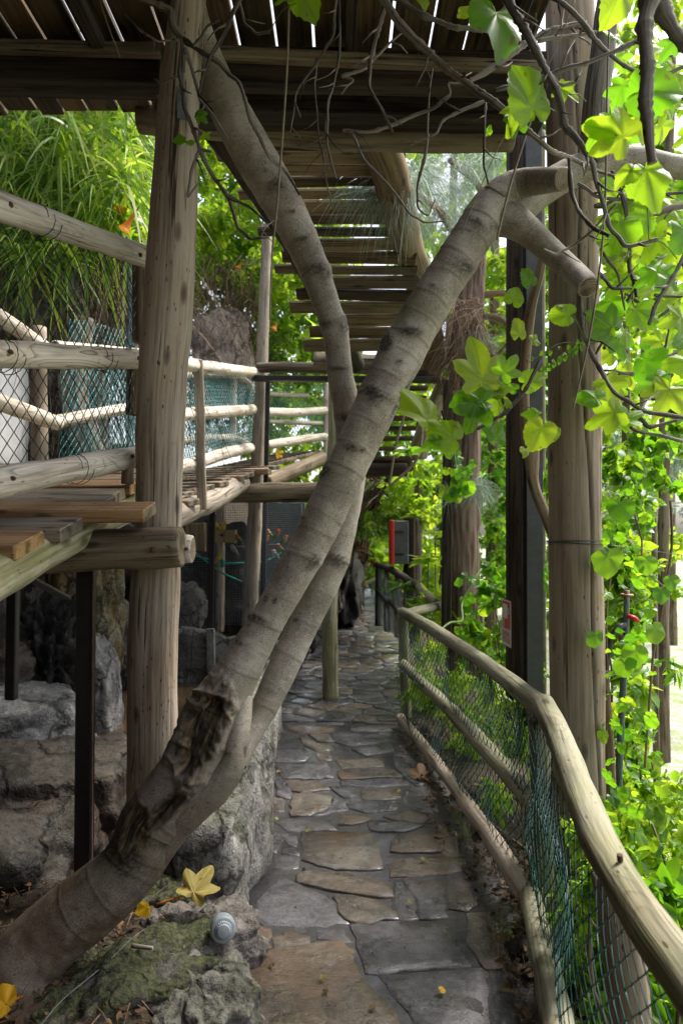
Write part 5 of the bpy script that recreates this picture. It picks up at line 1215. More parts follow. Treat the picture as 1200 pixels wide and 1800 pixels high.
TW = [
 [(235, -10, 2.6, 4), (268, 4, 2.6, 8), (300, 20, 2.6, 10), (306, 48, 2.6, 8), (324, 70, 2.6, 7)],
 [(322, 68, 2.6, 6), (318, 130, 2.6, 6), (325, 190, 2.6, 5), (345, 242, 2.6, 5), (352, 262, 2.6, 5.5), (375, 310, 2.62, 4.5), (400, 345, 2.62, 5), (418, 400, 2.62, 4), (440, 420, 2.62, 3.2), (470, 418, 2.62, 2.4)],
 [(322, 68, 2.6, 6), (345, 85, 2.58, 5.5), (385, 110, 2.56, 5), (420, 145, 2.56, 5), (440, 210, 2.56, 4.5), (470, 270, 2.56, 4), (500, 300, 2.56, 3.5), (526, 342, 2.56, 2.5)],
 [(325, 85, 2.58, 5), (340, 130, 2.58, 4), (352, 175, 2.58, 4), (375, 202, 2.58, 3), (400, 242, 2.58, 2)],
 [(352, 262, 2.6, 4), (337, 300, 2.6, 3.5), (330, 345, 2.6, 3), (350, 320, 2.6, 2)],
 [(352, 262, 2.6, 4), (372, 266, 2.58, 3)],
 [(400, 345, 2.62, 4), (440, 365, 2.6, 3), (470, 393, 2.6, 2)],
 [(424, -10, 2.55, 5), (395, 55, 2.55, 5), (370, 98, 2.55, 4.5), (355, 140, 2.55, 4), (350, 165, 2.55, 3.5), (376, 196, 2.55, 2.5)],
 [(220, 25, 2.6, 2.5), (250, 55, 2.6, 3), (280, 72, 2.6, 3), (312, 70, 2.6, 3)],
 [(340, 80, 2.55, 3), (365, 45, 2.55, 3), (386, 35, 2.55, 2.5)],
 [(271, 138, 2.6, 2), (285, 145, 2.6, 2.5), (312, 133, 2.6, 3)],
 [(420, 0, 2.5, 3.5), (430, 40, 2.5, 3.5), (450, 58, 2.5, 4), (474, 55, 2.5, 4)],
 [(592, -10, 2.5, 3), (586, 60, 2.5, 3), (560, 105, 2.5, 3), (522, 160, 2.5, 2.5), (516, 200, 2.5, 2.2), (510, 236, 2.5, 1.8)],
 [(518, 180, 2.5, 2), (528, 205, 2.5, 1.8)],
 [(556, 105, 2.52, 2.5), (553, 150, 2.52, 2.2), (560, 240, 2.52, 2.2), (572, 310, 2.52, 2), (585, 366, 2.52, 1.8)],
 [(595, -10, 2.55, 3), (597, 80, 2.55, 3.2), (590, 130, 2.55, 3), (576, 180, 2.55, 2.6), (575, 250, 2.55, 2.2), (590, 310, 2.55, 1.8)],
 [(586, 140, 2.56, 2.4), (572, 220, 2.56, 2.2), (582, 290, 2.56, 2), (592, 313, 2.56, 1.5)],
 [(684, -10, 2.3, 5), (662, 60, 2.3, 5.5), (650, 110, 2.3, 5), (648, 150, 2.3, 4.5), (670, 190, 2.3, 4), (690, 232, 2.3, 3)],
 [(600, 134, 2.4, 4), (640, 120, 2.4, 4), (670, 90, 2.4, 3.5), (706, 57, 2.4, 2.5)],
 [(600, 134, 2.4, 3), (620, 140, 2.4, 3), (600, 165, 2.4, 2)],
 [(602, 228, 2.35, 3), (650, 231, 2.35, 4), (700, 215, 2.35, 4), (760, 190, 2.35, 4.5), (790, 165, 2.35, 5), (787, 148, 2.35, 5), (816, 146, 2.35, 5)],
 [(620, 236, 2.35, 3), (640, 280, 2.35, 3), (680, 322, 2.35, 2.6), (720, 375, 2.35, 2.4), (745, 390, 2.35, 2.2), (781, 388, 2.35, 1.8)],
 [(752, 235, 2.36, 3), (745, 280, 2.36, 3), (733, 330, 2.36, 2.8), (735, 365, 2.36, 2.8), (752, 378, 2.36, 2), (765, 350, 2.36, 1.5)],
 [(750, 250, 2.36, 2), (752, 200, 2.36, 2), (760, 120, 2.36, 2)],
 [(850, 178, 2.3, 4), (780, 210, 2.3, 3.5), (765, 235, 2.3, 2.5), (720, 256, 2.3, 2)],
 [(853, 180, 2.3, 3), (851, 240, 2.3, 3), (850, 290, 2.3, 2.6), (858, 323, 2.3, 2.2)],
 [(660, -20, 2.2, 9), (700, 38, 2.2, 9), (730, 70, 2.2, 8.5), (790, 125, 2.2, 8), (840, 160, 2.2, 8), (880, 188, 2.2, 8), (930, 232, 2.22, 7), (965, 262, 2.25, 6.5), (1000, 276, 2.3, 6), (1050, 300, 2.35, 4.5), (1120, 330, 2.4, 4)],
 [(690, -10, 2.25, 7), (740, 25, 2.25, 6), (800, 48, 2.25, 6), (850, 52, 2.25, 5), (880, 20, 2.25, 5), (905, -10, 2.25, 5)],
 [(884, -20, 2.0, 11), (900, 15, 2.0, 10.5), (920, 48, 2.0, 10), (950, 105, 2.0, 9.5), (978, 160, 2.02, 9), (992, 220, 2.05, 8.5), (1022, 256, 2.05, 7), (1042, 290, 2.05, 6), (1058, 350, 2.05, 5.5), (1072, 400, 2.05, 6), (1100, 432, 2.05, 6), (1156, 420, 2.05, 5)],
 [(965, -10, 2.1, 5), (1020, 35, 2.1, 6), (1050, 75, 2.1, 6), (1090, 110, 2.1, 5), (1130, 132, 2.1, 5), (1210, 176, 2.1, 6)],
 [(816, 146, 2.4, 4), (850, 128, 2.4, 6.5), (890, 100, 2.4, 7.5), (925, 75, 2.42, 7.5), (970, 52, 2.44, 7.5), (1015, 43, 2.46, 7.5), (1046, 58, 2.5, 8)],
 [(945, 72, 2.38, 4), (990, 64, 2.38, 4.5), (1040, 56, 2.38, 4)],
 [(870, 158, 2.15, 4), (910, 150, 2.15, 4.5), (950, 136, 2.12, 4.5), (1000, 118, 2.1, 5), (1060, 98, 2.1, 6), (1100, 80, 2.1, 6.5), (1130, 65, 2.1, 6)],
 [(968, 132, 2.05, 4), (985, 148, 2.05, 4), (1020, 141, 2.05, 3)],
 [(1000, 278, 2.2, 4), (1005, 340, 2.2, 4.5), (1018, 372, 2.15, 4.5), (1045, 402, 2.1, 5), (1070, 414, 2.08, 5)],
 [(1033, 505, 2.7, 4), (1020, 520, 2.68, 5), (1024, 580, 2.65, 5), (1040, 622, 2.6, 5), (1080, 690, 2.5, 5.5), (1130, 722, 2.45, 6), (1210, 735, 2.4, 6)],
 [(1110, 718, 2.46, 4), (1140, 750, 2.45, 4.5), (1190, 738, 2.44, 4)],
 [(1088, 738, 2.5, 3.5), (1120, 758, 2.5, 4), (1200, 776, 2.5, 3.5)],
 [(1075, 300, 2.6, 4), (1098, 360, 2.6, 4.5), (1106, 420, 2.6, 5), (1106, 470, 2.6, 5), (1118, 522, 2.6, 4)],
 [(955, 438, 2.3, 3), (975, 447, 2.3, 3), (1005, 432, 2.3, 3), (1040, 405, 2.2, 3.2), (1082, 358, 2.15, 3)],
 [(1052, 478, 2.5, 3.5), (1075, 505, 2.5, 4), (1110, 506, 2.5, 3.5)], [(1056, 438, 2.6, 3), (1085, 480, 2.6, 3), (1098, 545, 2.6, 2.5)],
 [(1210, 430, 2.4, 5), (1180, 490, 2.4, 5), (1150, 540, 2.4, 4.5), (1140, 570, 2.4, 4)],
 [(1142, -20, 1.55, 19), (1132, 40, 1.55, 17), (1137, 110, 1.55, 17), (1134, 180, 1.55, 16), (1140, 240, 1.55, 14), (1146, 286, 1.55, 11)],
 [(1150, -40, 1.58, 20), (1165, 20, 1.58, 19), (1190, 62, 1.58, 17), (1230, 110, 1.58, 15)],
 [(1130, 150, 1.9, 5), (1175, 128, 1.9, 5), (1215, 110, 1.9, 4)],
 [(950, 632, 2.5, 4), (925, 682, 2.5, 4.2), (885, 727, 2.5, 4), (842, 752, 2.5, 4), (806, 757, 2.5, 4), (784, 744, 2.5, 3.5), (776, 722, 2.5, 3)],
 [(862, 650, 2.5, 2.5), (880, 690, 2.5, 3), (890, 722, 2.5, 3)], [(1060, 660, 2.9, 3), (1120, 655, 2.9, 4), (1210, 610, 2.9, 4)],
 [(1210, 360, 2.8, 7), (1150, 372, 2.8, 7), (1100, 350, 2.8, 7), (1045, 362, 2.8, 6)],
 [(1015, 322, 2.6, 3.5), (1050, 345, 2.6, 4), (1130, 348, 2.6, 4), (1210, 338, 2.6, 4)],
 [(1120, 500, 3., 3), (1085, 560, 3., 3.5), (1045, 625, 3., 3)],
]
TW = [[(x, y, d - (.14 if x < 480 and d > 2.5 and y < 520 else 0), r_) for x, y, d, r_ in l] for l in TW]
for l in TW: twig(l)
rt = random.Random(5)
for l in TW:                       # short crooked side shoots
    for a, b in zip(l, l[1:]):
        L = math.hypot(a[0] - b[0], a[1] - b[1])
        if L < 30 or rt.random() < .42 or a[3] > 12: continue
        f = rt.uniform(.2, .8); x, y, d = [a[q] + (b[q] - a[q]) * f for q in range(3)]
        an = math.atan2(b[1] - a[1], b[0] - a[0]) + rt.choice((-1, 1)) * rt.uniform(.5, 1.1); ln = rt.uniform(16, 58); r0 = min(a[3], 5) * .55
        x1, y1 = x + math.cos(an) * ln * .5, y + math.sin(an) * ln * .5; an += rt.uniform(-.5, .5)
        twig([(x, y, d, r0), (x1, y1, d - .02, r0 * .75), (x1 + math.cos(an) * ln * .6, y1 + math.sin(an) * ln * .6, d + rt.uniform(-.06, .06), r0 * .45)])
for k in range(16):
    x, y = rt.uniform(1060, 1190), rt.uniform(330, 700); d = rt.uniform(2.7, 3.6); an = rt.uniform(-.9, .9); l = [(x, y, d, 3.2)]
    for q in range(4):
        an += rt.uniform(-.5, .5); x += math.cos(an) * 34; y += math.sin(an) * 34; l.append((x, y, d, 3 - .55 * q))
    twig(l)

# ---- leaf shapes
def leaf_outline(kind, n, seed):
    r_ = random.Random(seed); out = []
    for k in range(n):
        th = 2 * math.pi * k / n
        a = (th + math.pi) % (2 * math.pi) - math.pi        # 0 = tip
        if kind == 'lobed':
            v = .16
            for la, ll, wdt in ((0, 1.0, .44), (.95, .84, .42), (-.95, .84, .42), (1.9, .60, .46), (-1.9, .60, .46)):
                dlt = abs(a - la); v = max(v, ll * (.42 + .58 * math.exp(-(dlt / wdt) ** 2)) if dlt < 1.2 else 0)
            v *= 1 - .55 * max(0, (abs(a) - 2.75) / .4)
        elif kind == 'heart':
            v = .62 + .30 * math.cos(a) + .10 * math.exp(-(a / .22) ** 2); v *= 1 - .75 * max(0, (abs(a) - 2.6) / .54)
            v = max(v, .05) * 1.0; v += .14 * math.exp(-((abs(a) - 1.9) / .6) ** 2)
        else:  # ovate three-lobed
            v = .5 + .26 * math.cos(a) + .24 * math.exp(-(a / .35) ** 2) + .16 * math.exp(-((abs(a) - 1.15) / .3) ** 2); v *= 1 - .6 * max(0, (abs(a) - 2.7) / .44)
        v *= 1 + .03 * math.sin(k * 2.2 + seed) + .02 * r_.uniform(-1, 1)
        out.append((a, v))
    return out
def leaf_mesh(kind, seed, n=60, curl=.34):
    out = leaf_outline(kind, n, seed); r_ = random.Random(seed)
    axes_ = (0, .98, -.98, 1.95, -1.95) if kind == 'lobed' else (0, .8, -.8, 1.6, -1.6, 2.3, -2.3)
    V = [(0, 0, 0)]; vein = [1.0]; ph = r_.uniform(0, 6)
    for lv in (.35, .7, 1.0):
        for (a, v) in out:
            x, y = math.sin(a) * v * lv, math.cos(a) * v * lv
            z = -curl * (v * lv) ** 2 * (1 if r_ else 1) + .09 * math.sin(a * 5 + ph) * (v * lv) + .20 * abs(x) ** 1.3 + .07 * lv * math.cos(a * 3 + ph * 2) * lv
            V.append((x, y, z)); m = min(abs(a - q) for q in axes_); vein.append(max(0, 1 - m / (.16 / max(lv, .35))) if m < .5 else 0)
    F = [(0, 1 + k, 1 + (k + 1) % n) for k in range(n)]
    for lv in range(2):
        for k in range(n):
            a = 1 + lv * n + k; b = 1 + lv * n + (k + 1) % n; F.append((a, a + n, b + n, b))
    me = bpy.data.meshes.new('leaf'); me.from_pydata(V, [], F); me.update(); me.polygons.foreach_set('use_smooth', np.ones(len(me.polygons), dtype=bool))
    rv = r_.uniform(0, 1); off = (r_.uniform(0, 9), r_.uniform(0, 9), 0)
    a = me.attributes.new('rest', 'FLOAT_VECTOR', 'POINT'); a.data.foreach_set('vector', np.array([(x + off[0], y + off[1], 0) for x, y, z in V], dtype=np.float32).ravel())
    a = me.attributes.new('rnd', 'FLOAT', 'POINT'); a.data.foreach_set('value', np.full(len(V), rv, dtype=np.float32))
    a = me.attributes.new('vein', 'FLOAT', 'POINT'); a.data.foreach_set('value', np.array(vein, dtype=np.float32))
    return me
LM = {'lobed': [leaf_mesh('lobed', s) for s in range(8)], 'round': [leaf_mesh('heart', 20 + s) for s in range(5)], 'tri': [leaf_mesh('tri', 40 + s) for s in range(5)]}
for k in LM:
    for me in LM[k]: me.materials.append(M['leaf_fig'])
VM = [leaf_mesh('heart', 60 + s, 22, .3) for s in range(10)] + [leaf_mesh('tri', 80 + s, 22, .3) for s in range(4)]
for me in VM: me.materials.append(M['leaf_vine'])
def put_leaf(me, pos, size, rot, parent, tilt=.5, name='leaf', nrm=None, wx=1.0):
    o = bpy.data.objects.new(name, me); COL.objects.link(o)
    if nrm is None: nrm = Vector((random.uniform(-tilt, tilt), -1, random.uniform(-tilt, tilt) + .15))
    nrm = nrm.normalized(); up = Vector((math.sin(rot), 0, math.cos(rot))); up = (up - nrm * up.dot(nrm)).normalized(); rt = up.cross(nrm)
    m = Matrix((rt, up, nrm)).transposed().to_4x4()
    o.parent = parent; o.matrix_parent_inverse = Matrix.Translation(-WL[parent.name])
    o.matrix_basis = Matrix.Translation(pos) @ m @ Matrix.Diagonal((size * wx, size, size, 1)); return o
def stalk(a, b, parent, r=.0016, name='leaf_stalk'):
    a, b = Vector(a), Vector(b); m_ = (a + b) / 2 + Vector((0, 0, .15 * (a - b).length))
    return tube(name, [a, m_, b], [r * 1.3, r, r], M['greenstem'], parent, seg=5, step=.03, amp=0)
# (px, py of the stalk point, length in px, tip direction in degrees clockwise from up, kind, depth)
FL = [(530, -22, 62, 165, 'round', 2.3), (505, -8, 30, 250, 'round', 2.3), (872, 22, 98, 185, 'round', 2.1), (812, 20, 30, 100, 'round', 2.2), (742, -4, 22, 160, 'round', 2.2),
      (935, 190, 85, 335, 'round', 2.0), (920, 185, 60, 215, 'lobed', 2.05), (905, 205, 45, 190, 'lobed', 2.08), (985, 155, 42, 120, 'lobed', 2.2), (1090, -20, 66, 190, 'round', 1.9), (1095, 240, 85, 300, 'lobed', 1.7), (1070, 215, 60, 230, 'lobed', 1.72),
      (1128, 160, 80, 95, 'round', 1.65), (1135, 298, 95, 170, 'tri', 1.7), (1110, 300, 40, 240, 'round', 1.7), (1095, 150, 50, 200, 'lobed', 2.3), (1190, 130, 60, 200, 'lobed', 2.2), (1080, 65, 40, 20, 'round', 2.5),
      (845, 668, 85, 350, 'lobed', 2.45), (885, 655, 45, 40, 'lobed', 2.45), (750, 738, 98, 345, 'tri', 2.4), (795, 770, 55, 295, 'round', 2.42), (845, 705, 62, 285, 'round', 2.45), (838, 712, 60, 200, 'lobed', 2.44), (880, 700, 52, 245, 'lobed', 2.5), (865, 690, 40, 80, 'tri', 2.5),
      (772, 775, 36, 250, 'tri', 2.42), (872, 770, 36, 5, 'round', 2.6), (952, 752, 52, 200, 'round', 2.4), (944, 728, 34, 290, 'tri', 2.42), (925, 672, 38, 70, 'round', 2.6), (902, 528, 32, 20, 'round', 2.7), (932, 496, 30, 330, 'round', 2.7), (912, 588, 32, 350, 'round', 2.7), (938, 598, 22, 60, 'round', 2.7), (998, 553, 40, 285, 'round', 2.5), (965, 765, 26, 60, 'round', 2.6),
      (905, 684, 18, 300, 'round', 2.7), (922, 790, 18, 200, 'round', 2.7), (1075, 578, 62, 300, 'lobed', 2.6), (1055, 565, 50, 100, 'lobed', 2.62), (1080, 725, 62, 255, 'lobed', 2.4), (1048, 700, 42, 300, 'round', 2.42), (1095, 740, 45, 60, 'lobed', 2.4),
      (350, 200, 22, 140, 'lobed', 2.6), (362, 235, 22, 200, 'lobed', 2.6), (322, 245, 24, 270, 'tri', 2.6), (352, 195, 20, 200, 'tri', 2.6), (330, 250, 18, 90, 'tri', 2.6), (856, 235, 20, 20, 'tri', 2.3)]
for k, (px, py, L, rot, kind, d) in enumerate(FL):
    p = P(px, py, d); put_leaf(LM[kind][k % len(LM[kind])], p, L * .88 / 1200 * d, R(rot), fig, .5, wx={'tri': .66, 'round': .85, 'lobed': .95}[kind])
rl = random.Random(11)
for k in range(150):
    px = rl.uniform(1060, 1225); py = rl.uniform(290, 700) if k % 3 else rl.uniform(60, 480); d = rl.uniform(2.5, 4.4)
    if px < 1070 + rl.uniform(0, 15) and d > 3.05: px += 35
    p = P(px, py, d); a = rl.uniform(120, 300)
    put_leaf(LM['lobed'][k % 8] if k % 4 else LM['tri'][k % 5], p, rl.uniform(.075, .14), R(a), fig, .8)
for a, b in (((474, 55, 2.45), (520, 5, 2.3)), ((940, 193, 2.05), (975, 195, 2.1)), ((752, 725, 2.42), (785, 750, 2.48)), ((1135, 300, 1.72), (1140, 420, 2.0)), ((950, 735, 2.42), (925, 715, 2.5)), ((985, 540, 2.5), (1030, 600, 2.62)), ((845, 665, 2.46), (880, 715, 2.5)), ((890, 655, 2.47), (870, 700, 2.5)),
             ((838, 705, 2.45), (884, 700, 2.5)), ((1140, 420, 2.04), (1190, 455, 2.1)), ((792, 772, 2.44), (775, 735, 2.48)), ((1000, 165, 2.15), (1030, 178, 2.2))):
    stalk(P(*a), P(*b), fig)

# pinnate sprig in front of the big post
t = thing('climber_sprig', P(990, 635, 2.7), 'sprig of small paired leaflets in front of the thick brown post', 'sprig')
stem = [P(1028, 605, 2.7), P(1000, 625, 2.7), (P(970, 648, 2.7)), P(935, 662, 2.72)]
tube('stem', stem, .0015, M['greenstem'], t, seg=5, step=.02, amp=0)
for k in range(8):
    f = k / 8; px, py = 1022 - 78 * f, 608 + 48 * f
    for sg in (0, 1): put_leaf(VM[k % 10], P(px, py, 2.69), .021, R(10 + 165 * sg + rl.uniform(-20, 20)), t, .5, wx=.62)
tube('stem', [P(1024, 602, 2.7), P(985, 603, 2.7), P(955, 620, 2.7), P(925, 640, 2.7)], .0013, M['greenstem'], t, seg=5, step=.02, amp=0)
for k in range(6): put_leaf(VM[k], P(1015 - 16 * k, 603 + 5 * k, 2.69), .017, R(10 + 170 * (k % 2)), t, .5, wx=.62)

# hanging stalks
for lst, lab in (([(508, -20, 2.35, 2.4), (505, 100, 2.35, 2.4), (497, 230, 2.35, 2.2), (487, 360, 2.35, 2.), (478, 450, 2.36, 1.7), (474, 562, 2.36, 1.5)], 'long thin stalk dangling in front of the upper left stem'),
                 ([(940, 190, 2.3, 1.6), (920, 250, 2.3, 2.2), (898, 320, 2.3, 2.4), (880, 390, 2.3, 2.), (873, 422, 2.3, 2.)], 'short dry stalk dangling over the fork of the thick stem'),
                 ([(1072, 0, 2.2, 1.8), (1067, 150, 2.2, 1.8), (1064, 330, 2.2, 2), (1056, 450, 2.2, 2), (1036, 590, 2.25, 1.8), (1007, 718, 2.3, 1.6)], 'long pale dry stalk in front of the thick brown post'),
                 ([(1010, 0, 2.3, 1.), (960, 120, 2.3, 1.), (880, 250, 2.3, 1.), (810, 410, 2.3, 1.)], 'hair-thin dry tendril slanting across the upper picture'),
                 ([(175, 0, 2.5, 1.5), (192, 50, 2.5, 1.5), (211, 100, 2.5, 1.2)], 'thin bent tendril under the overhead deck left of the grey post'),
                 ([(742, 700, 5.5, 3), (735, 800, 5.5, 3), (690, 850, 5.5, 2.5), (683, 856, 5.5, 2)], 'pale dangling root strand right of the trunk crossing'),
                 ([(722, 640, 5.5, 2.5), (712, 720, 5.5, 2.5), (696, 780, 5.5, 2.5), (684, 852, 5.5, 2)], 'straight pale root strand right of the trunk crossing'),
                 ([(282, 1080, 3.1, 3), (262, 1180, 3.1, 2.5), (243, 1290, 3.1, 2.5), (232, 1370, 3.1, 2.5)], 'thin dead stem leaning against the thick grey post')):
    p, r = T(lst); tag(tube('dry_stalk', p, r, M['stalk'] if 'dead' not in lab else M['twig'], seg=6, step=.03, amp=.05), lab, 'stalk')
p, r = T([(966, 405, 3.9, 7), (950, 470, 3.9, 8), (930, 560, 3.95, 9), (922, 650, 4.0, 9), (922, 730, 4.0, 9), (932, 790, 4.0, 13), (938, 850, 4.0, 10), (958, 905, 4.0, 10), (980, 960, 4.1, 9)])
tag(tube('liana', p, r, M['liana'], seg=16, step=.03, amp=.1), 'thick brown twisted liana climbing in front of the steel beam', 'vine')

# ------------------------------------------------------------------ scattered foliage
TPL = {}
def tpl(name, L, W, fold=.15, droop=.2, n=3):
    V = []; F = []
    for k in range(n + 1):
        t = k / n; w_ = W * math.sin(math.pi * min(1, t * .92 + .06)) ** .8 if name != 'strip' else W * (1 - t * .85)
        z = -droop * t * t * L
        V += [(-w_ / 2, t * L, z + fold * w_), (0, t * L, z), (w_ / 2, t * L, z + fold * w_)]
        if k: a = 3 * (k - 1); F += [(a, a + 1, a + 4, a + 3), (a + 1, a + 2, a + 5, a + 4)]
    TPL[name] = (np.array(V), np.array(F))
tpl('ovate', 1, .62); tpl('narrow', 1, .22, .1, .3); tpl('round', 1, .85, .12, .12); tpl('strip', 1, .05, .1, .5, 3)
def orient(n, down=.5, flat=.6, dirs=None, spread=1.):
    a = rng.normal(size=(n, 3)) * spread; a[:, 2] -= down
    if dirs is not None: a += dirs
    a /= np.linalg.norm(a, axis=1)[:, None]
    u = rng.normal(size=(n, 3)) * (1 - flat) + np.array([0, -.2, 1]) * flat; u -= a * (u * a).sum(1)[:, None]; u /= np.linalg.norm(u, axis=1)[:, None] + 1e-9
    x = np.cross(a, u); return np.stack([x, a, u], -1)      # columns: width, length, normal
def scatter(name, tn, pos, Rm, size, mat, parent=None, rnd=None):
    tv, tf = TPL[tn]; n = len(pos); k = len(tv)
    V = np.einsum('nij,kj->nki', Rm, tv) * np.asarray(size)[:, None, None] + pos[:, None]
    F = (tf[None] + (np.arange(n) * k)[:, None, None]).reshape(-1, 4)
    if rnd is None: rnd = rng.random(n)
    rn = np.repeat(rnd, k)
    return mk(name, V.reshape(-1, 3), F, mat, parent, attrs={'rnd': rn}, rest=np.tile(tv, (n, 1)))
def clumps(lst, shell=.6):
    """(px, py, depth, radius in px, count) -> leaf positions with a clumpy spread"""
    out = []; cr = []
    for (px, py, d, rp, n) in lst:
        c = np.array(P(px, py, d)); rad = rp / 1200 * d
        v = rng.normal(size=(n, 3)); v /= np.linalg.norm(v, axis=1)[:, None]; rr = rng.random(n) ** (1 / 3)
        sub = rng.normal(size=(max(3, n // 25), 3)) * .48 * rad                  # sub-clumps
        s_ = sub[rng.integers(0, len(sub), n)] + v * (rr * rad * .38)[:, None]
        out.append(c + s_); cr.append(np.full(n, rng.random() * .3) + rng.random(n) * .7)
    return np.concatenate(out), np.concatenate(cr)
def plant(name, label, cat, lst, tn, size, mat, down=.4, flat=.6, group=None, kind=None, var=.35, stems=0, stemmat=None, loc=None):
    pos, rn = clumps(lst)
    n = len(pos); sz = size * (1 + var * rng.normal(size=n)).clip(.45, 1.8)
    if stems == 0 and loc is None:
        o = scatter(name, tn, pos, orient(n, down, flat), sz, mat, rnd=rn); return tag(o, label, cat, group, kind)
    c = Vector(pos.mean(0)); t = thing(name, loc if loc is not None else c, label, cat, group, kind)
    scatter('leaves', tn, pos, orient(n, down, flat), sz, mat, t, rnd=rn)
    rr = random.Random(n)
    for k in range(stems):
        e = Vector(pos[rr.randrange(n)]); b = Vector((e.x + rr.uniform(.02, .25), e.y + rr.uniform(-.1, .2), max(hat(e.x, e.y), min(e.z - .3, e.z - 1.2))))
        m_ = (b + e) / 2 + Vector((rr.uniform(-.12, .12), rr.uniform(-.1, .1), 0))
        tube('stem', [b, m_, e], [.010, .007, .003], stemmat or M['liana'], t, seg=6, step=.12, amp=.1)
    return t
def strands(name, bases, dirs, L, W, droop, mat, parent=None, nseg=7, rnd=None):
    n = len(bases); t = np.linspace(0, 1, nseg)
    d = dirs / np.linalg.norm(dirs, axis=1)[:, None]
    P_ = bases[:, None] + d[:, None] * (t[None, :, None] * L[:, None, None]); P_[..., 2] -= droop[:, None] * L[:, None] * t[None] ** 2
    side = np.cross(d, rng.normal(size=(n, 3)) * .5 + np.array([0, -1, .3])); side /= np.linalg.norm(side, axis=1)[:, None]
    w = W[:, None] * (1 - t[None] ** 2.2 * .95) * .5
    V = np.stack([P_ - side[:, None] * w[..., None], P_ + side[:, None] * w[..., None]], 2).reshape(-1, 3)
    i, j = np.meshgrid(np.arange(n), np.arange(nseg - 1), indexing='ij'); b = i * nseg * 2 + j * 2
    F = np.stack([b, b + 1, b + 3, b + 2], -1).reshape(-1, 4)
    rn = rng.random(n) if rnd is None else rnd
    return mk(name, V, F, mat, parent, attrs={'rnd': np.repeat(rn, nseg * 2)}, rest=np.zeros((n * nseg * 2, 3)))
def pxp(px, py, d): return np.array([list(P(a, b, c)) for a, b, c in zip(px, py, d)])

# bamboo-like grass hanging over the bank, upper left
def hanging(name, label, cat, boxes, n, L, W, droop, mat, down=.2, side=0.):
    bs = []
    for (x0, x1, y0, y1, d0, d1, w_) in boxes:
        m = int(n * w_); cx = rng.uniform(x0, x1, max(3, m // 14)); cy = rng.uniform(y0, y1, len(cx)); cd = rng.uniform(d0, d1, len(cx)); ii = rng.integers(0, len(cx), m)
        bs.append(pxp(cx[ii] + rng.normal(size=m) * 7, cy[ii] + rng.normal(size=m) * 7, cd[ii] + rng.normal(size=m) * .05))
    b = np.concatenate(bs); n = len(b)
    dr = rng.normal(size=(n, 3)) * .55; dr[:, 2] += .45 - down; dr[:, 0] += side; dr[:, 1] -= .25
    o = strands(name, b, dr, L * rng.uniform(.5, 1.3, n), W * rng.uniform(.6, 1.3, n), droop * rng.uniform(.6, 1.3, n), mat)
    return tag(o, label, cat)
g1 = hanging('hanging_grass', 'dense mass of long arching bamboo grass cascading down the bank', 'grass', [(-60, 120, 60, 470, 5.2, 6.2, .5), (90, 235, 120, 440, 5.4, 6.6, .5)], 3000, .62, .026, .85, M['blade']); tag(g1, kind='stuff')
g2 = hanging('hanging_grass', 'sunlit yellow-green grass tuft hanging next to the thick grey post', 'grass', [(150, 262, 160, 400, 6.6, 7.4, 1.)], 1100, .6, .024, .8, M['blade'], side=.2); tag(g2, kind='stuff')
g3 = hanging('dry_grass_skirt', 'brown dry stalks and roots hanging behind the dark netting', 'dry stems', [(40, 232, 400, 560, 6.2, 6.9, 1.)], 1500, 1.3, .014, .95, M['fibre'], down=.75); tag(g3, kind='stuff')
rock('bank_rock', 'shaded earthy bank behind the grass and dry stems', 'bank', P(-60, 420, 8.4)[:], (1.35, .8, 3.4), 'rock_brown', 61, .15, 1.2, 5, .1, .2, .6)
p, r = T([(150, 470, 6.1, 16), (160, 600, 6.1, 20), (175, 860, 6.1, 24)]); tag(tube('dead_trunk', p, r, M['pine_bark'], seg=18, step=.05, amp=.12), 'reddish fibrous stump trunk behind the dark netting', 'trunk')
p, r = T([(150, 560, 5.6, 18), (130, 700, 5.6, 26), (190, 850, 5.6, 20)]); tag(tube('dead_trunk', p, r, M['log_post'], seg=18, step=.05, amp=.12), 'grey forked stump behind the dark netting', 'trunk')
plant('climber_leaves', 'broad bright leaves beside the orange trumpet flower', 'climber', [(205, 370, 5.6, 22, 26), (235, 345, 5.8, 25, 30), (225, 310, 6, 30, 30), (240, 400, 5.7, 25, 26)], 'ovate', .085, M['leaf_bright'], kind='stuff')
def trumpet(a, b, d, L, dr, lab):
    c = P(a, b, d); e = P(a + dr[0], b + dr[1], d); ln = (e - c)
    t = thing('trumpet_flower', c, lab, 'flower', 'orange trumpet flowers on the bank')
    tube('corolla', [c, c + ln * .5, c + ln * .85, c + ln], [.008, .018, .036, .055], M['petal'], t, seg=12, step=.01, amp=.06, caps=False)
    tube('calyx', [c - ln * .3, c], [.004, .008], M['greenstem'], t, seg=6, step=.02, amp=0)
trumpet(240, 370, 5.3, .15, (-22, 34), 'orange trumpet flower hanging left of the thick grey post')
trumpet(212, 378, 5.5, .1, (0, -12), 'small orange bud above the trumpet flower')
for a, b, d, lab in ((493, 470, 9.3, 'yellow-orange blossom right of the thin grey pole, upper'), (484, 470, 9.2, 'yellow-orange blossom touching the thin grey pole'), (483, 574, 9.0, 'low yellow blossom beside the thin grey pole'), (490, 482, 9.3, 'yellow-orange blossom below the upper blossoms'), (420, 345, 9.3, 'small orange blossom high in the flowering climber'), (420, 468, 9.2, 'small orange blossom midway in the climber')):
    trumpet(a + 5, b - 8, d, .1, (-7, 12), lab)

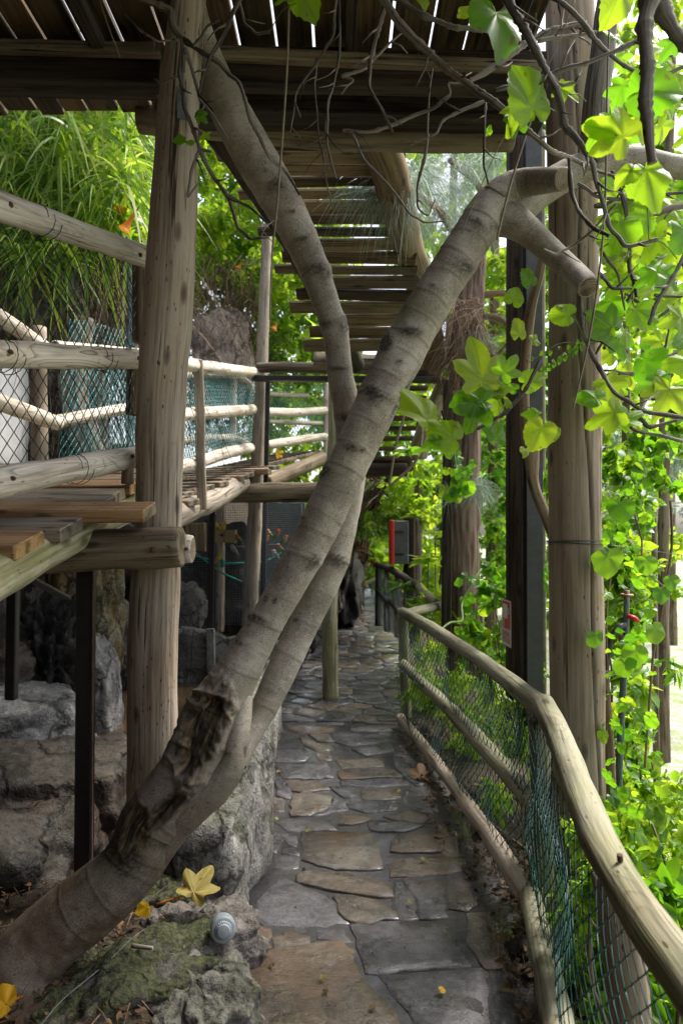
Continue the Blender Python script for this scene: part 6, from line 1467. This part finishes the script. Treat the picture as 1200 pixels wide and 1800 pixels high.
# flowering hedge in the middle-left
H = []
for k in range(70):
    px = rl.uniform(335, 600); py = rl.uniform(205, 520) if k % 4 else rl.uniform(480, 640)
    if py > 500 and px < 460: py -= 130
    H.append((px, py, rl.uniform(9.0, 10.4), 34, 150))
plant('climber_hedge', 'sunlit mass of flowering climber on the bank beyond the middle boardwalk', 'climber', H, 'ovate', .085, M['leaf_bright'], kind='stuff')
H = []
for k in range(60):
    px = rl.uniform(330, 600); py = rl.uniform(430, 660)
    H.append((px, py, rl.uniform(9.9, 11.2), 36, 120))
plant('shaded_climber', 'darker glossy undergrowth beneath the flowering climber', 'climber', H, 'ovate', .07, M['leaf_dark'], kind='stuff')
H = [(rl.uniform(335, 600), rl.uniform(150, 620), rl.uniform(11.3, 12.6), 46, 130) for k in range(55)]
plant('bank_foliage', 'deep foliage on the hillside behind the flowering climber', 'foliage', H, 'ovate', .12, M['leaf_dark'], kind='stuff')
b = pxp(rng.uniform(335, 470, 420), rng.uniform(440, 590, 420), rng.uniform(9.0, 9.7, 420)); n = len(b); dr = rng.normal(size=(n, 3)) * .45; dr[:, 2] -= .9
tag(strands('dry_climber_stems', b, dr, rng.uniform(.3, .9, n), rng.uniform(.006, .014, n), np.full(n, .2), M['fibre']), 'tangle of bare brown stems over the pinkish rock', 'dry stems', kind='stuff')
plant('climber_leaves', 'a few large bright leaves in front of the hedge, left of the crossing stems', 'climber', [(532, 545, 7.5, 16, 9), (545, 575, 7.5, 14, 7), (520, 540, 7.5, 10, 5)], 'round', .13, M['leaf_bright'], kind='stuff')

H = [(rl.uniform(425, 640), rl.uniform(600, 880), rl.uniform(11.5, 13.5), 44, 120) for k in range(46)]
plant('bank_foliage', 'sunny leaves behind the far short railing left of the slender post', 'foliage', H, 'ovate', .11, M['leaf_bright'], kind='stuff')
H = [(rl.uniform(330, 480), rl.uniform(560, 760), rl.uniform(10.5, 12), 44, 110) for k in range(22)]
plant('bank_foliage', 'dim greenery behind the mesh of the middle boardwalk', 'foliage', H, 'ovate', .09, M['leaf_dark'], kind='stuff')
# pine sprays
def needles(name, label, cat, tufts, n, L, W=.0032, droop=.5, mat='needle', kind=None, group=None, spread=.7, parent=None):
    bs = []; ds = []
    for (px, py, d, dx, dz) in tufts:
        c = P(px, py, d); m = n
        bs.append(np.array(c)[None] + rng.normal(size=(m, 3)) * .03 + np.array([dx, 0, dz])[None] * rng.uniform(0, .25, m)[:, None])
        v = rng.normal(size=(m, 3)) * spread; v += np.array([dx, -.1, dz]); ds.append(v)
    b = np.concatenate(bs); d_ = np.concatenate(ds); k = len(b)
    o = strands(name, b, d_, L * rng.uniform(.6, 1.25, k), W * rng.uniform(.7, 1.3, k), droop * rng.uniform(.5, 1.3, k), M[mat], parent, nseg=5)
    if parent is None: tag(o, label, cat, group, kind)
    return o
pine = thing('pine_tree', P(815, 1150, 6.9), 'shaggy barked pine trunk with drooping grey-green needles', 'tree')
p, r = T([(835, 380, 6.9, 22), (825, 500, 6.9, 27), (818, 650, 6.9, 28), (812, 850, 6.9, 30), (812, 1020, 6.9, 30), (822, 1200, 6.9, 36)])
def pinedisp(rr, s, th, c, N, B):
    for i in range(len(s)):
        for j in range(len(th)):
            q = Vector((math.cos(th[j]) * 2.4, math.sin(th[j]) * 2.4, s[i] * 1.9)); v = noise.voronoi(q)[0]
            rr[i, j] *= 1 + .22 * (min(.35, v[1] - v[0]) - .15) + .05 * noise.noise(q * 3)
    return rr, {}
tube('trunk', p, r, M['pine_bark'], pine, seg=64, step=.03, amp=.05, disp=pinedisp)
for lst in ([(842, 520, 6.9, 7), (880, 515, 6.8, 6), (930, 518, 6.7, 5)], [(840, 555, 6.9, 6), (880, 560, 6.8, 5), (905, 590, 6.7, 3)], [(835, 620, 6.9, 5), (870, 625, 6.8, 4), (895, 600, 6.7, 3)], [(830, 690, 6.8, 4), (775, 690, 6.6, 4)],
            [(840, 490, 6.9, 8), (780, 380, 6.3, 7), (720, 330, 5.4, 6), (690, 300, 4.7, 5)], [(845, 420, 7, 8), (850, 340, 6.8, 7), (790, 280, 6.4, 5)]):
    q, r = T(lst); tube('branch', q, r, M['liana'], pine, seg=10, step=.05, amp=.12)
tf = [(rl.uniform(675, 738), rl.uniform(290, 320), rl.uniform(4.2, 4.6), rl.uniform(-.7, .5), -.25) for _ in range(24)] + [(rl.uniform(660, 690), rl.uniform(315, 335), 4.3, -.7, .0) for _ in range(5)]
needles('needle_spray', '', '', tf, 42, .24, .0036, .9, parent=pine, spread=.4)
tf = [(rl.uniform(740, 880), rl.uniform(255, 400), rl.uniform(6.0, 7.0), rl.uniform(-.6, .6), -.3) for _ in range(40)]
needles('needle_spray', '', '', tf, 60, .3, .003, .6, parent=pine)
tf = [(rl.uniform(800, 850), rl.uniform(840, 860), 6.4, rl.uniform(-.5, .5), -.4) for _ in range(8)]
needles('needle_spray', '', '', tf, 40, .22, .003, .5, parent=pine)
tf = [(rl.uniform(790, 850), rl.uniform(585, 600), 6.5, .4, -.1) for _ in range(5)]
needles('needle_spray', '', '', tf, 40, .22, .003, .5, parent=pine)
b = pxp(rng.uniform(785, 850, 900), rng.uniform(520, 640, 900), rng.uniform(6.35, 6.7, 900)); n = len(b); dr = rng.normal(size=(n, 3)) * .5; dr[:, 2] -= .6; dr[:, 0] -= .15
tag(strands('dry_needle_mat', b, dr, rng.uniform(.15, .5, n), rng.uniform(.003, .008, n), np.full(n, .5), M['fibre']), 'brown mat of dead needles caught on the pine trunk', 'dry needles', kind='stuff')
# trees and shrubs beyond the fence and at the right
def bgtree(label, trunk, cl, tn, size, mat, group='trees beyond the handrail', lean=0):
    t = thing('broadleaf_tree', P(*trunk[-1][:3]), label, 'tree', group)
    q, r = T(trunk); gz_ = hat(q[-1].x, q[-1].y)
    if q[-1].z > gz_ - .1: q.append(Vector((q[-1].x, q[-1].y, gz_ - .15))); r.append(r[-1] * 1.15)
    tube('trunk', q, r, M['log_brown'], t, seg=12, step=.2, amp=.1)
    pos, rn = clumps(cl); n = len(pos); scatter('crown', tn, pos, orient(n, .4, .55), size * rng.uniform(.6, 1.4, n), mat, t, rnd=rn)
    return t
def cl(x0, x1, y0, y1, d0, d1, rp, k, n): return [(rl.uniform(x0, x1), rl.uniform(y0, y1), rl.uniform(d0, d1), rp, n) for _ in range(k)]
bgtree('bright broadleaf tree between the pine trunk and the steel beam', [(870, 400, 9, 8), (868, 700, 9, 10), (862, 1150, 9, 12)], cl(845, 985, 350, 700, 8, 10, 34, 26, 110), 'ovate', .10, M['leaf_bright'])
bgtree('yellow-green thicket tree behind the stair landing and pine trunk', [(740, 600, 11, 6), (735, 900, 11, 8), (730, 1080, 11, 9)], cl(690, 800, 640, 900, 9.5, 12, 36, 26, 110), 'ovate', .10, M['leaf_bright'])
bgtree('tall pale tree behind the stairs', [(800, 200, 13, 6), (790, 600, 13, 8), (780, 1050, 13, 9)], cl(700, 900, 150, 520, 11, 14, 48, 26, 110), 'ovate', .15, M['leaf_bright'])
bgtree('dark leaved tree far beyond the steel beam', [(900, 300, 17, 6), (895, 1040, 17, 9)], cl(830, 1010, 150, 780, 15, 18, 46, 34, 100), 'ovate', .2, M['leaf_dark'])
bgtree('blue-green feathery tree beyond the vines at the picture edge', [(1130, 600, 12, 4), (1125, 990, 12, 6)], cl(1065, 1230, 740, 930, 11, 14, 34, 20, 110), 'narrow', .16, M['needle'])
bgtree('high yellow-green tree above the fig branches', [(1180, 100, 9, 8), (1170, 500, 9, 9), (1165, 1150, 9, 10)], cl(1050, 1250, -60, 640, 7, 10, 42, 34, 100), 'ovate', .13, M['leaf_bright'])
bgtree('distant pale tree at the right picture edge', [(1180, 500, 18, 5), (1180, 960, 18, 7)], cl(1060, 1260, 350, 860, 16, 22, 40, 26, 80), 'ovate', .22, M['leaf_bright'])
plant('far_thicket', 'sunny green thicket closing the end of the path', 'thicket', cl(600, 770, 840, 1045, 16, 21, 34, 46, 100), 'ovate', .17, M['leaf_bright'], kind='stuff')
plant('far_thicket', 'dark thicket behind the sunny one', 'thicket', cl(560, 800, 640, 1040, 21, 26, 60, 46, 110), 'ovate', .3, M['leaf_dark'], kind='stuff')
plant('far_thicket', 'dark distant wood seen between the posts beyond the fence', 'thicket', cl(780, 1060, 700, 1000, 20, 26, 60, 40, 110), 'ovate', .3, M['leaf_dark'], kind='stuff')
bgtree('hazy tree filling the view beyond the vines under the fig leaves', [(1100, 560, 10, 6), (1100, 960, 10, 8)], cl(1050, 1240, 600, 985, 9, 15, 36, 44, 90), 'ovate', .11, M['leaf_bright'])
bgtree('small weeping bush at the border of the pale yard', [(1150, 900, 8, 4), (1150, 1060, 8, 5)], cl(1070, 1150, 880, 1060, 6.5, 9, 30, 18, 90), 'ovate', .09, M['leaf_bright'])
# bamboo tunnel at the end of the path
def canes(name, label, mat, lst, n_, seg=6):
    t = thing(name, P(lst[0][0], lst[0][1], lst[0][2]), label, 'bamboo')
    for k in range(n_):
        a = rl.choice(lst); j = lambda s: rl.uniform(-s, s)
        pts = [(a[0] + j(12), 1075 + j(6), a[2] + j(1.2), 2.2), (a[0] + a[3] * .1 + j(12), 985 + j(15), a[2] + j(1), 2.0), (a[0] + a[3] * .45 + j(16), 905 + j(14), a[2] - .5 + j(1), 1.7), (a[0] + a[3] + j(22), 858 + j(14), a[2] - 1.2 + j(1), 1.1)]
        p, r = T(pts); tube('cane', p, r, mat, t, seg=seg, step=.35, amp=.04)
    return t
canes('bamboo_clump', 'brown arching bamboo canes forming a tunnel over the far path', M['cane'], [(612, 1075, 14, 70), (600, 1075, 12.5, 75), (625, 1075, 15, 50), (588, 1075, 11.5, 70)], 120)
b_ = cl(590, 640, 850, 1040, 12, 15, 22, 14, 120) + cl(600, 700, 838, 880, 11, 14, 20, 12, 120)
plant('bamboo_foliage', 'dark dry bamboo leaves over the brown canes', 'bamboo', b_, 'narrow', .14, M['litter'], kind='stuff', down=.6)
plant('bamboo_foliage', 'green bamboo leaves overhanging the far path', 'bamboo', cl(615, 790, 842, 930, 10.5, 14, 24, 26, 130), 'narrow', .14, M['bamboo_leaf'], kind='stuff', down=.6)
rock('bank_rock', 'dark earth bank at the foot of the bamboo tunnel', 'bank', P(585, 1010, 13.5)[:], (.55, 1.8, 1.2), 'rock_black', 71, .2, 1.4, 5, 0, .3, .3)
for k in range(1):
    pass
# whorled plants right of the cabinet
def whorl(a, b, d, L, n_, lab, mat='leaf_bright', grp='whorled leaf plants by the far fence', up=.3, stem=1.3):
    c = P(a, b, d); t = thing('whorled_plant', c, lab, 'plant', grp)
    tube('stem', [Vector((c.x, c.y + .05, max(hat(c.x, c.y), c.z - stem))), c], [.012, .008], M['liana'], t, seg=7, step=.1, amp=.1)
    an = rng.uniform(0, 6.28, n_); dr = np.stack([np.cos(an), np.sin(an), rng.uniform(-.3, 1.2, n_) * up + .15], -1)
    strands('leaves', np.tile(np.array(c), (n_, 1)) + rng.normal(size=(n_, 3)) * .015, dr, L * rng.uniform(.7, 1.1, n_), np.full(n_, L * .17), rng.uniform(.1, .5, n_), M[mat], t)
whorl(752, 985, 8.2, .27, 34, 'large pale whorl of long leaves right of the hose cabinet')
whorl(765, 940, 9.0, .24, 26, 'upright whorl of narrow leaves above the pale one')
whorl(728, 905, 9.5, .22, 26, 'small leafy whorl just above the hose cabinet')
whorl(712, 1032, 8.0, .26, 34, 'dark whorl hanging over the distant handrail', 'leaf_dark')
whorl(735, 1060, 7.6, .22, 24, 'low whorl at the bend of the distant handrail', 'leaf_dark')
whorl(722, 795, 5.2, .20, 15, 'broad-leaved sprig hanging below the lower stairs', 'leaf_vine', 'broad-leaved sprigs', stem=.1)
whorl(735, 842, 5.6, .15, 9, 'smaller broad-leaved sprig under the first', 'leaf_vine', 'broad-leaved sprigs', -.4, stem=.1)
# shrubs along and below the fence
plant('fence_shrub', 'bright small-leaved shrub pushing through the netting by the first fence post', 'shrub', cl(722, 800, 1130, 1235, 5.6, 6.9, 24, 14, 90), 'narrow', .085, M['leaf_bright'], stems=7)
plant('fence_shrub', 'sunlit shrub below the steel beam behind the netting', 'shrub', cl(790, 880, 1190, 1330, 5.2, 6.2, 30, 12, 90) + cl(880, 960, 1240, 1400, 4.0, 4.9, 34, 10, 90), 'narrow', .085, M['leaf_bright'], stems=8)
plant('fence_shrub', 'glossy mixed shrub between pine trunk and handrail', 'shrub', cl(840, 900, 1020, 1180, 5.6, 7.5, 34, 16, 90), 'ovate', .07, M['leaf_vine'], stems=6)
plant('fence_shrub', 'green shrub behind the netting beside the corner post', 'shrub', cl(965, 1080, 1420, 1640, 2.95, 3.6, 44, 16, 75), 'ovate', .05, M['leaf_bright'], stems=8)
plant('fence_shrub', 'weedy shrub at the very bottom behind the handrail', 'shrub', cl(1120, 1230, 1560, 1800, 1.9, 2.6, 46, 13, 55), 'ovate', .055, M['leaf_vine'], stems=8)
plant('fence_shrub', 'leafy shrub left of the pine trunk behind the bend of the handrail', 'shrub', cl(715, 790, 1040, 1110, 6.9, 8.2, 30, 12, 90), 'narrow', .1, M['leaf_bright'], stems=5)
plant('fence_shrub', 'deep green ivy between steel beam and thick post', 'shrub', cl(950, 975, 420, 1230, 4.6, 5.8, 26, 26, 45), 'ovate', .075, M['leaf_vine'], stems=0)
plant('fence_shrub', 'ivy mass filling the gap between pine trunk and timber post', 'shrub', cl(845, 905, 640, 1060, 7.0, 8.8, 30, 30, 85), 'ovate', .075, M['leaf_vine'], stems=0)
plant('fence_shrub', 'tall bright weeds behind the second netting panel, right of the corner post', 'shrub', cl(985, 1110, 1440, 1800, 2.2, 3.0, 44, 26, 80), 'ovate', .045, M['leaf_bright'], stems=9)
plant('fence_shrub', 'lush creeper mass on the outer side of the near handrail', 'shrub', cl(1075, 1230, 1380, 1660, 2.5, 3.5, 44, 32, 95), 'ovate', .038, M['leaf_bright'], stems=8)
plant('fence_shrub', 'pointed green leaves around the water standpipe', 'shrub', cl(1062, 1120, 950, 1400, 3.9, 4.8, 30, 20, 55), 'ovate', .07, M['leaf_bright'], stems=6)
# vine curtain at the right
vine = thing('vine_curtain', P(1110, 1500, 3.4), 'curtain of heart-leaved vines hanging behind the handrail at the right', 'vine')
nv = 0
def vl(px, py, d, s): put_leaf(VM[rl.randrange(14)], P(px, py, d), s, R(rl.uniform(100, 260)), vine, 1.3, wx=rl.uniform(.6, .95))
for (a, b, L) in [(1115, 1162, 28), (1098, 1182, 26), (1162, 1052, 22), (1180, 1030, 20), (1068, 1000, 36), (1090, 905, 30), (1045, 1130, 22), (1150, 1120, 26), (1135, 1000, 24)]:
    put_leaf(VM[nv % 8], P(a, b - L * .6, 3.0), L / 1200 * 3.0 * 1.1, R(175), vine, .3); nv += 1
while nv < 290:
    py = rl.uniform(860, 1640); e = np.interp(py, [860, 1000, 1100, 1300, 1450, 1600], [1190, 1150, 1150, 1150, 1185, 1215])
    px = rl.uniform(1062, e) - (rl.random() < .3) * 20; px = max(px, 1058)
    vl(px, py, rl.uniform(2.9, 4.3) if py < 1350 else rl.uniform(2.4, 3.4), rl.uniform(.026, .056)); nv += 1
V2 = []
for k in range(26):
    py = rl.uniform(880, 1640); e = np.interp(py, [860, 1000, 1100, 1300, 1450, 1600], [1180, 1125, 1135, 1125, 1165, 1215]); V2.append((rl.uniform(1060, e - 6), py, rl.uniform(3.7, 4.9), 30, 70))
pos, rn = clumps(V2); n = len(pos)
tag(scatter('deep_leaves', 'round', pos, orient(n, .6, .45), .06 * rng.uniform(.6, 1.4, n), M['leaf_vine'], vine, rnd=rn), kind='stuff')
V2 = cl(1055, 1200, 720, 900, 4.0, 5.6, 20, 22, 30); pos, rn = clumps(V2); n = len(pos)
tag(scatter('upper_leaves', 'round', pos, orient(n, .6, .45), .07 * rng.uniform(.6, 1.4, n), M['leaf_vine'], vine, rnd=rn), kind='stuff')
for lst in ([(1178, 880, 3.4, 2), (1180, 960, 3.4, 2.2), (1165, 1060, 3.4, 2.2), (1148, 1150, 3.4, 2.2), (1140, 1250, 3.4, 2), (1133, 1350, 3.4, 2)], [(1100, 860, 3.6, 1.6), (1128, 950, 3.6, 1.6), (1130, 1000, 3.6, 1.6), (1180, 1040, 3.6, 1.4)],
            [(1145, 1340, 3.2, 1.6), (1160, 1400, 3.2, 1.6), (1200, 1470, 3.2, 1.6)], [(1075, 1000, 3.6, 1.5), (1066, 1080, 3.6, 1.5), (1068, 1200, 3.6, 1.5)], [(1062, 1180, 3.5, 8), (1070, 1300, 3.5, 8), (1076, 1440, 3.5, 9)]):
    q, r = T(lst); tube('vine_stem', q, r, M['liana'], vine, seg=7, step=.06, amp=.1)
t_ = plant('edge_sprig', 'small green sprig reaching in at the picture edge over the pale yard', 'sprig', [(1190, 1200, 3.1, 24, 26), (1180, 1165, 3.1, 16, 12)], 'narrow', .06, M['leaf_vine'])
# climbing vine on pine trunk
t = thing('young_vine', P(820, 1000, 6.2), 'yellow-green young vine looping up from the handrail onto the pine trunk', 'vine')
q, r = T([(772, 1110, 5.4, 2), (790, 1095, 5.6, 2), (812, 1090, 6, 2), (812, 1060, 6.3, 2), (832, 1020, 6.4, 2), (846, 1000, 6.5, 2)]); tube('stem', q, r, M['greenstem'], t, seg=6, step=.05, amp=.05)
for k in range(26): put_leaf(VM[k % 14], P(rl.uniform(800, 850), rl.uniform(1010, 1170), rl.uniform(6.0, 6.5)), rl.uniform(.05, .09), R(rl.uniform(90, 270)), t, .8)
t = thing('young_vine', P(800, 800, 5.9), 'bright thin-leaved vine dangling in front of the pine trunk', 'vine')
q, r = T([(790, 770, 5.9, 1.5), (798, 800, 5.9, 1.5), (806, 860, 5.9, 1.5)]); tube('stem', q, r, M['greenstem'], t, seg=6, step=.05, amp=.05)
for k in range(34): put_leaf(VM[k % 14], P(rl.gauss(806, 12), rl.uniform(770, 870), rl.uniform(5.7, 6)), rl.uniform(.05, .10), R(rl.uniform(140, 220)), t, .8)

# ------------------------------------------------------------------ litter and small things on the ground
def litter(name, label, regions, n, size, tn='ovate', mat='litter', zoff=.012, kind='stuff'):
    pos = []
    for (x0, x1, y0, y1, w_) in regions:
        m = int(n * w_); x = rng.uniform(x0, x1, m); y = rng.uniform(y0, y1, m); pos.append(np.stack([x, y, terrain_h(x, y).clip(-.05, 10) * 0 + np.array([max(hat(a, b), 0) if pl(b) - .1 < a < pr(b) + .05 else hat(a, b) for a, b in zip(x, y)]) + zoff + rng.uniform(0, .03, m)], -1))
    pos = np.concatenate(pos); n = len(pos)
    a = rng.normal(size=(n, 3)); a[:, 2] *= .35; a /= np.linalg.norm(a, axis=1)[:, None]; u = rng.normal(size=(n, 3)) * .3 + np.array([0, 0, 1.]); u -= a * (u * a).sum(1)[:, None]; u /= np.linalg.norm(u, axis=1)[:, None]
    Rm = np.stack([np.cross(a, u), a, u], -1)
    return tag(scatter(name, tn, pos, Rm, size * rng.uniform(.4, 1.5, n), M[mat]), label, 'litter', kind=kind)
litter('leaf_litter', 'dead leaves and needles along the foot of the handrail fence', [(.46, .80, 5.0, 6.4, .15), (.52, .88, 3.8, 5.0, .2), (.62, 1.05, 2.9, 3.8, .3), (.62, 1.05, 1.9, 2.9, .35)], 900, .035)
litter('twig_litter', 'brown needles and twigs along the fence foot', [(.50, .86, 3.8, 6.2, .35), (.62, 1.0, 2.0, 3.8, .65)], 1900, .07, 'strip', 'fibre')
litter('bed_litter', 'dark dead leaves on the soil around the leaning trunk', [(-1.7, -.62, 1.9, 3.3, 1.)], 1300, .026)
litter('bed_twig_litter', 'brown twigs and stalks on the soil bed', [(-1.7, -.66, 1.9, 3.3, 1.)], 500, .10, 'strip', 'fibre')
LV = []; LF = []
for k in range(60):
    y = rl.uniform(2.0, 6.3); x = pr(y) - abs(rl.gauss(0, .06)) + .09; s_ = rl.uniform(.02, .06); b0 = len(LV)
    for v in ICO[3][0]:
        f_ = 1 + .45 * noise.noise(v * 1.6 + Vector((k * 3., 0, 0))); LV.append((x + v.x * s_ * f_, y + v.y * s_ * 1.3 * f_, .005 + v.z * s_ * .7 * f_))
    LF += [[q + b0 for q in f] for f in ICO[3][1]]
tag(mk('edge_rubble', LV, LF, M['soil']), 'crumbly dark earth lumps along the foot of the handrail fence', 'rubble', kind='stuff')
def ground_leaf(px, py, z, L, rot, kind, mat, label, nrm=(0, -.25, 1), name='fallen_leaf', mesh_seed=200, stalkto=None, lift=.02):
    me = leaf_mesh({'lobed': 'lobed', 'round': 'heart', 'tri': 'tri'}[kind], mesh_seed, 60, .18); me.materials.append(M[mat])
    c = G(px, py, z); t = thing(name, c + Vector((0, 0, lift)), label, 'leaf')
    nv_ = Vector(nrm).normalized(); up = Vector((math.sin(rot), math.cos(rot), 0)); up = (up - nv_ * up.dot(nv_)).normalized(); rt = up.cross(nv_)
    o = bpy.data.objects.new('blade', me); COL.objects.link(o); o.parent = t; o.matrix_parent_inverse = Matrix.Translation(-WL[t.name])
    o.matrix_basis = Matrix.Translation(c + Vector((0, 0, lift))) @ Matrix((rt, up, nv_)).transposed().to_4x4() @ Matrix.Scale(L, 4)
    if stalkto: tube('stalk', [c + Vector((0, 0, lift)), G(*stalkto)], .0035, M['petal'], t, seg=7, step=.03, amp=.03)
    return t
ground_leaf(340, 1582, .25, .125, R(25), 'lobed', 'leaf_yellow', 'large yellow-green fig leaf with brown patches lying on the border rock', (-.1, -.75, 1), stalkto=(275, 1590, .24), mesh_seed=203, lift=.03)
ground_leaf(738, 1372, 0, .12, R(10), 'lobed', 'litter', 'pale brown star-shaped dead leaf on the path by the fence', (0, -.6, 1), mesh_seed=207, lift=.03)
ground_leaf(368, 1203, .0, .10, R(60), 'tri', 'leaf_yellow', 'small yellow leaf on the pond edge touching the trunk', (0, -.9, .5), mesh_seed=209, lift=.06)
ground_leaf(10, 1778, .17, .10, R(280), 'tri', 'petal', 'orange-yellow dead leaf at the bottom corner of the soil bed', (.2, -.5, 1), mesh_seed=211, stalkto=(70, 1735, .17))
ground_leaf(42, 1790, .17, .08, R(120), 'lobed', 'litter', 'curled brown leaf beside the orange one in the corner', (.5, -.5, .7), mesh_seed=213)
ground_leaf(258, 1605, .28, .05, R(200), 'tri', 'petal', 'shrivelled orange leaf hanging at the end of the fig leaf stalk', (0, -1, .2), mesh_seed=215)
ground_leaf(80, 1722, .17, .05, R(0), 'round', 'leaf_vine', 'small green leaflet standing on the dark soil', (.3, -1, .3), mesh_seed=217)
for k, (a, b, L, m_, lab) in enumerate([(567, 1723, .018, 'leaf_yellow', 'small pale green leaf scrap on the big tan flagstone'), (775, 1745, .02, 'petal', 'pinkish round petal on the dark flagstone'), (485, 1440, .018, 'leaf_yellow', 'bright yellow-green scrap near the tall boulder wall'), (490, 1357, .02, 'leaf_yellow', 'pale leaf scrap on the path edge by the boulder wall'),
                                         (702, 1392, .022, 'leaf_yellow', 'whitish narrow leaf on the path left of the fence'), (541, 1463, .02, 'leaf_yellow', 'whitish leaf scrap above the wide brown slab'), (743, 1513, .018, 'leaf_yellow', 'green-white scrap on the brown slab'), (718, 1588, .018, 'leaf_yellow', 'pale scrap on the dark narrow flagstone'), (829, 1535, .05, 'litter', 'brown leaf against the fence foot'), (800, 1425, .045, 'litter', 'curled tan leaf on the path edge'), (672, 1314, .015, 'leaf_yellow', 'tiny white scrap on a grey flagstone')]):
    ground_leaf(a, b, .018, L, R(k * 67), 'round' if m_ != 'litter' else 'tri', m_, lab, (random.uniform(-.2, .2), -.2, 1), mesh_seed=230 + k, lift=.008)
tag(tube('small_stick', [G(232, 1663, .235), G(268, 1668, .235)], .008, M['white'] if False else M['log_post'], seg=8, step=.02, amp=.2), 'short pale piece of wood on the mossy rock', 'stick')
tag(tube('green_twig', [P(1165, 1670, 1.6), P(1172, 1720, 1.6), P(1195, 1775, 1.6)], [.003, .004, .005], M['greenstem'], seg=7, step=.02, amp=.1), 'thick lime-green shoot in front of the handrail at the corner', 'shoot')
t = thing('fallen_leaf', P(487, 799, 8.55), 'curled orange leaf lying on the far short boardwalk', 'leaf')
me = leaf_mesh('lobed', 260, 40, .5); me.materials.append(M['petal']); put_leaf(me, P(487, 799, 8.55), .085, R(60), t, .2, name='blade')
for k in range(40):
    px, py = rt.uniform(470, 900), rt.uniform(1250, 1790); g_ = G(px, py, 0)
    if not pl(g_.y) + .05 < g_.x < pr(g_.y) - .02: continue
    if k < 14: ground_leaf(px, py, .014, rt.uniform(.008, .02), rt.uniform(0, 6), 'tri', 'litter', ['tiny brown leaf scrap on the flagstones, %s' % w for w in ('near the big tan stone', 'between two grey stones', 'beside the boulder wall', 'midway along the path', 'close to the fence foot', 'on a brown slab', 'on a grey slab', 'at a stone corner', 'in a dark joint', 'near the narrow slab', 'by the wide brown slab', 'on the path bend', 'left of the first post', 'beyond the bottom slabs')][k], (rt.uniform(-.3, .3), -.2, 1), mesh_seed=300 + k, lift=.006)
litter('path_grit', 'fine pale grit and plant crumbs scattered over the flagstones', [(-.3, .75, 2.2, 5.5, 1.)], 700, .007, 'round', 'litter', .010)
# edging wire along the bed
q = [G(150, 1800, .27), G(215, 1740, .29), G(330, 1650, .31), G(350, 1625, .31)] if False else [G(70, 1806, .20), G(110, 1758, .215), G(180, 1700, .23), G(232, 1650, .245), G(258, 1632, .25)]
t = thing('edging_wire', q[0], 'thin galvanised wire edging between soil bed and mossy rock', 'wire'); tube('strand', q, .0016, M['galv'], t, seg=5, step=.03, amp=0)
rs2 = resample([Vector(a) for a in q], [0] * len(q), .035)
for a in rs2[::1]: tube('wire_end', [Vector(a[:3]), Vector(a[:3]) + Vector((.002, -.002, .012))], .0011, M['galv'], t, seg=4, step=.02, amp=0)
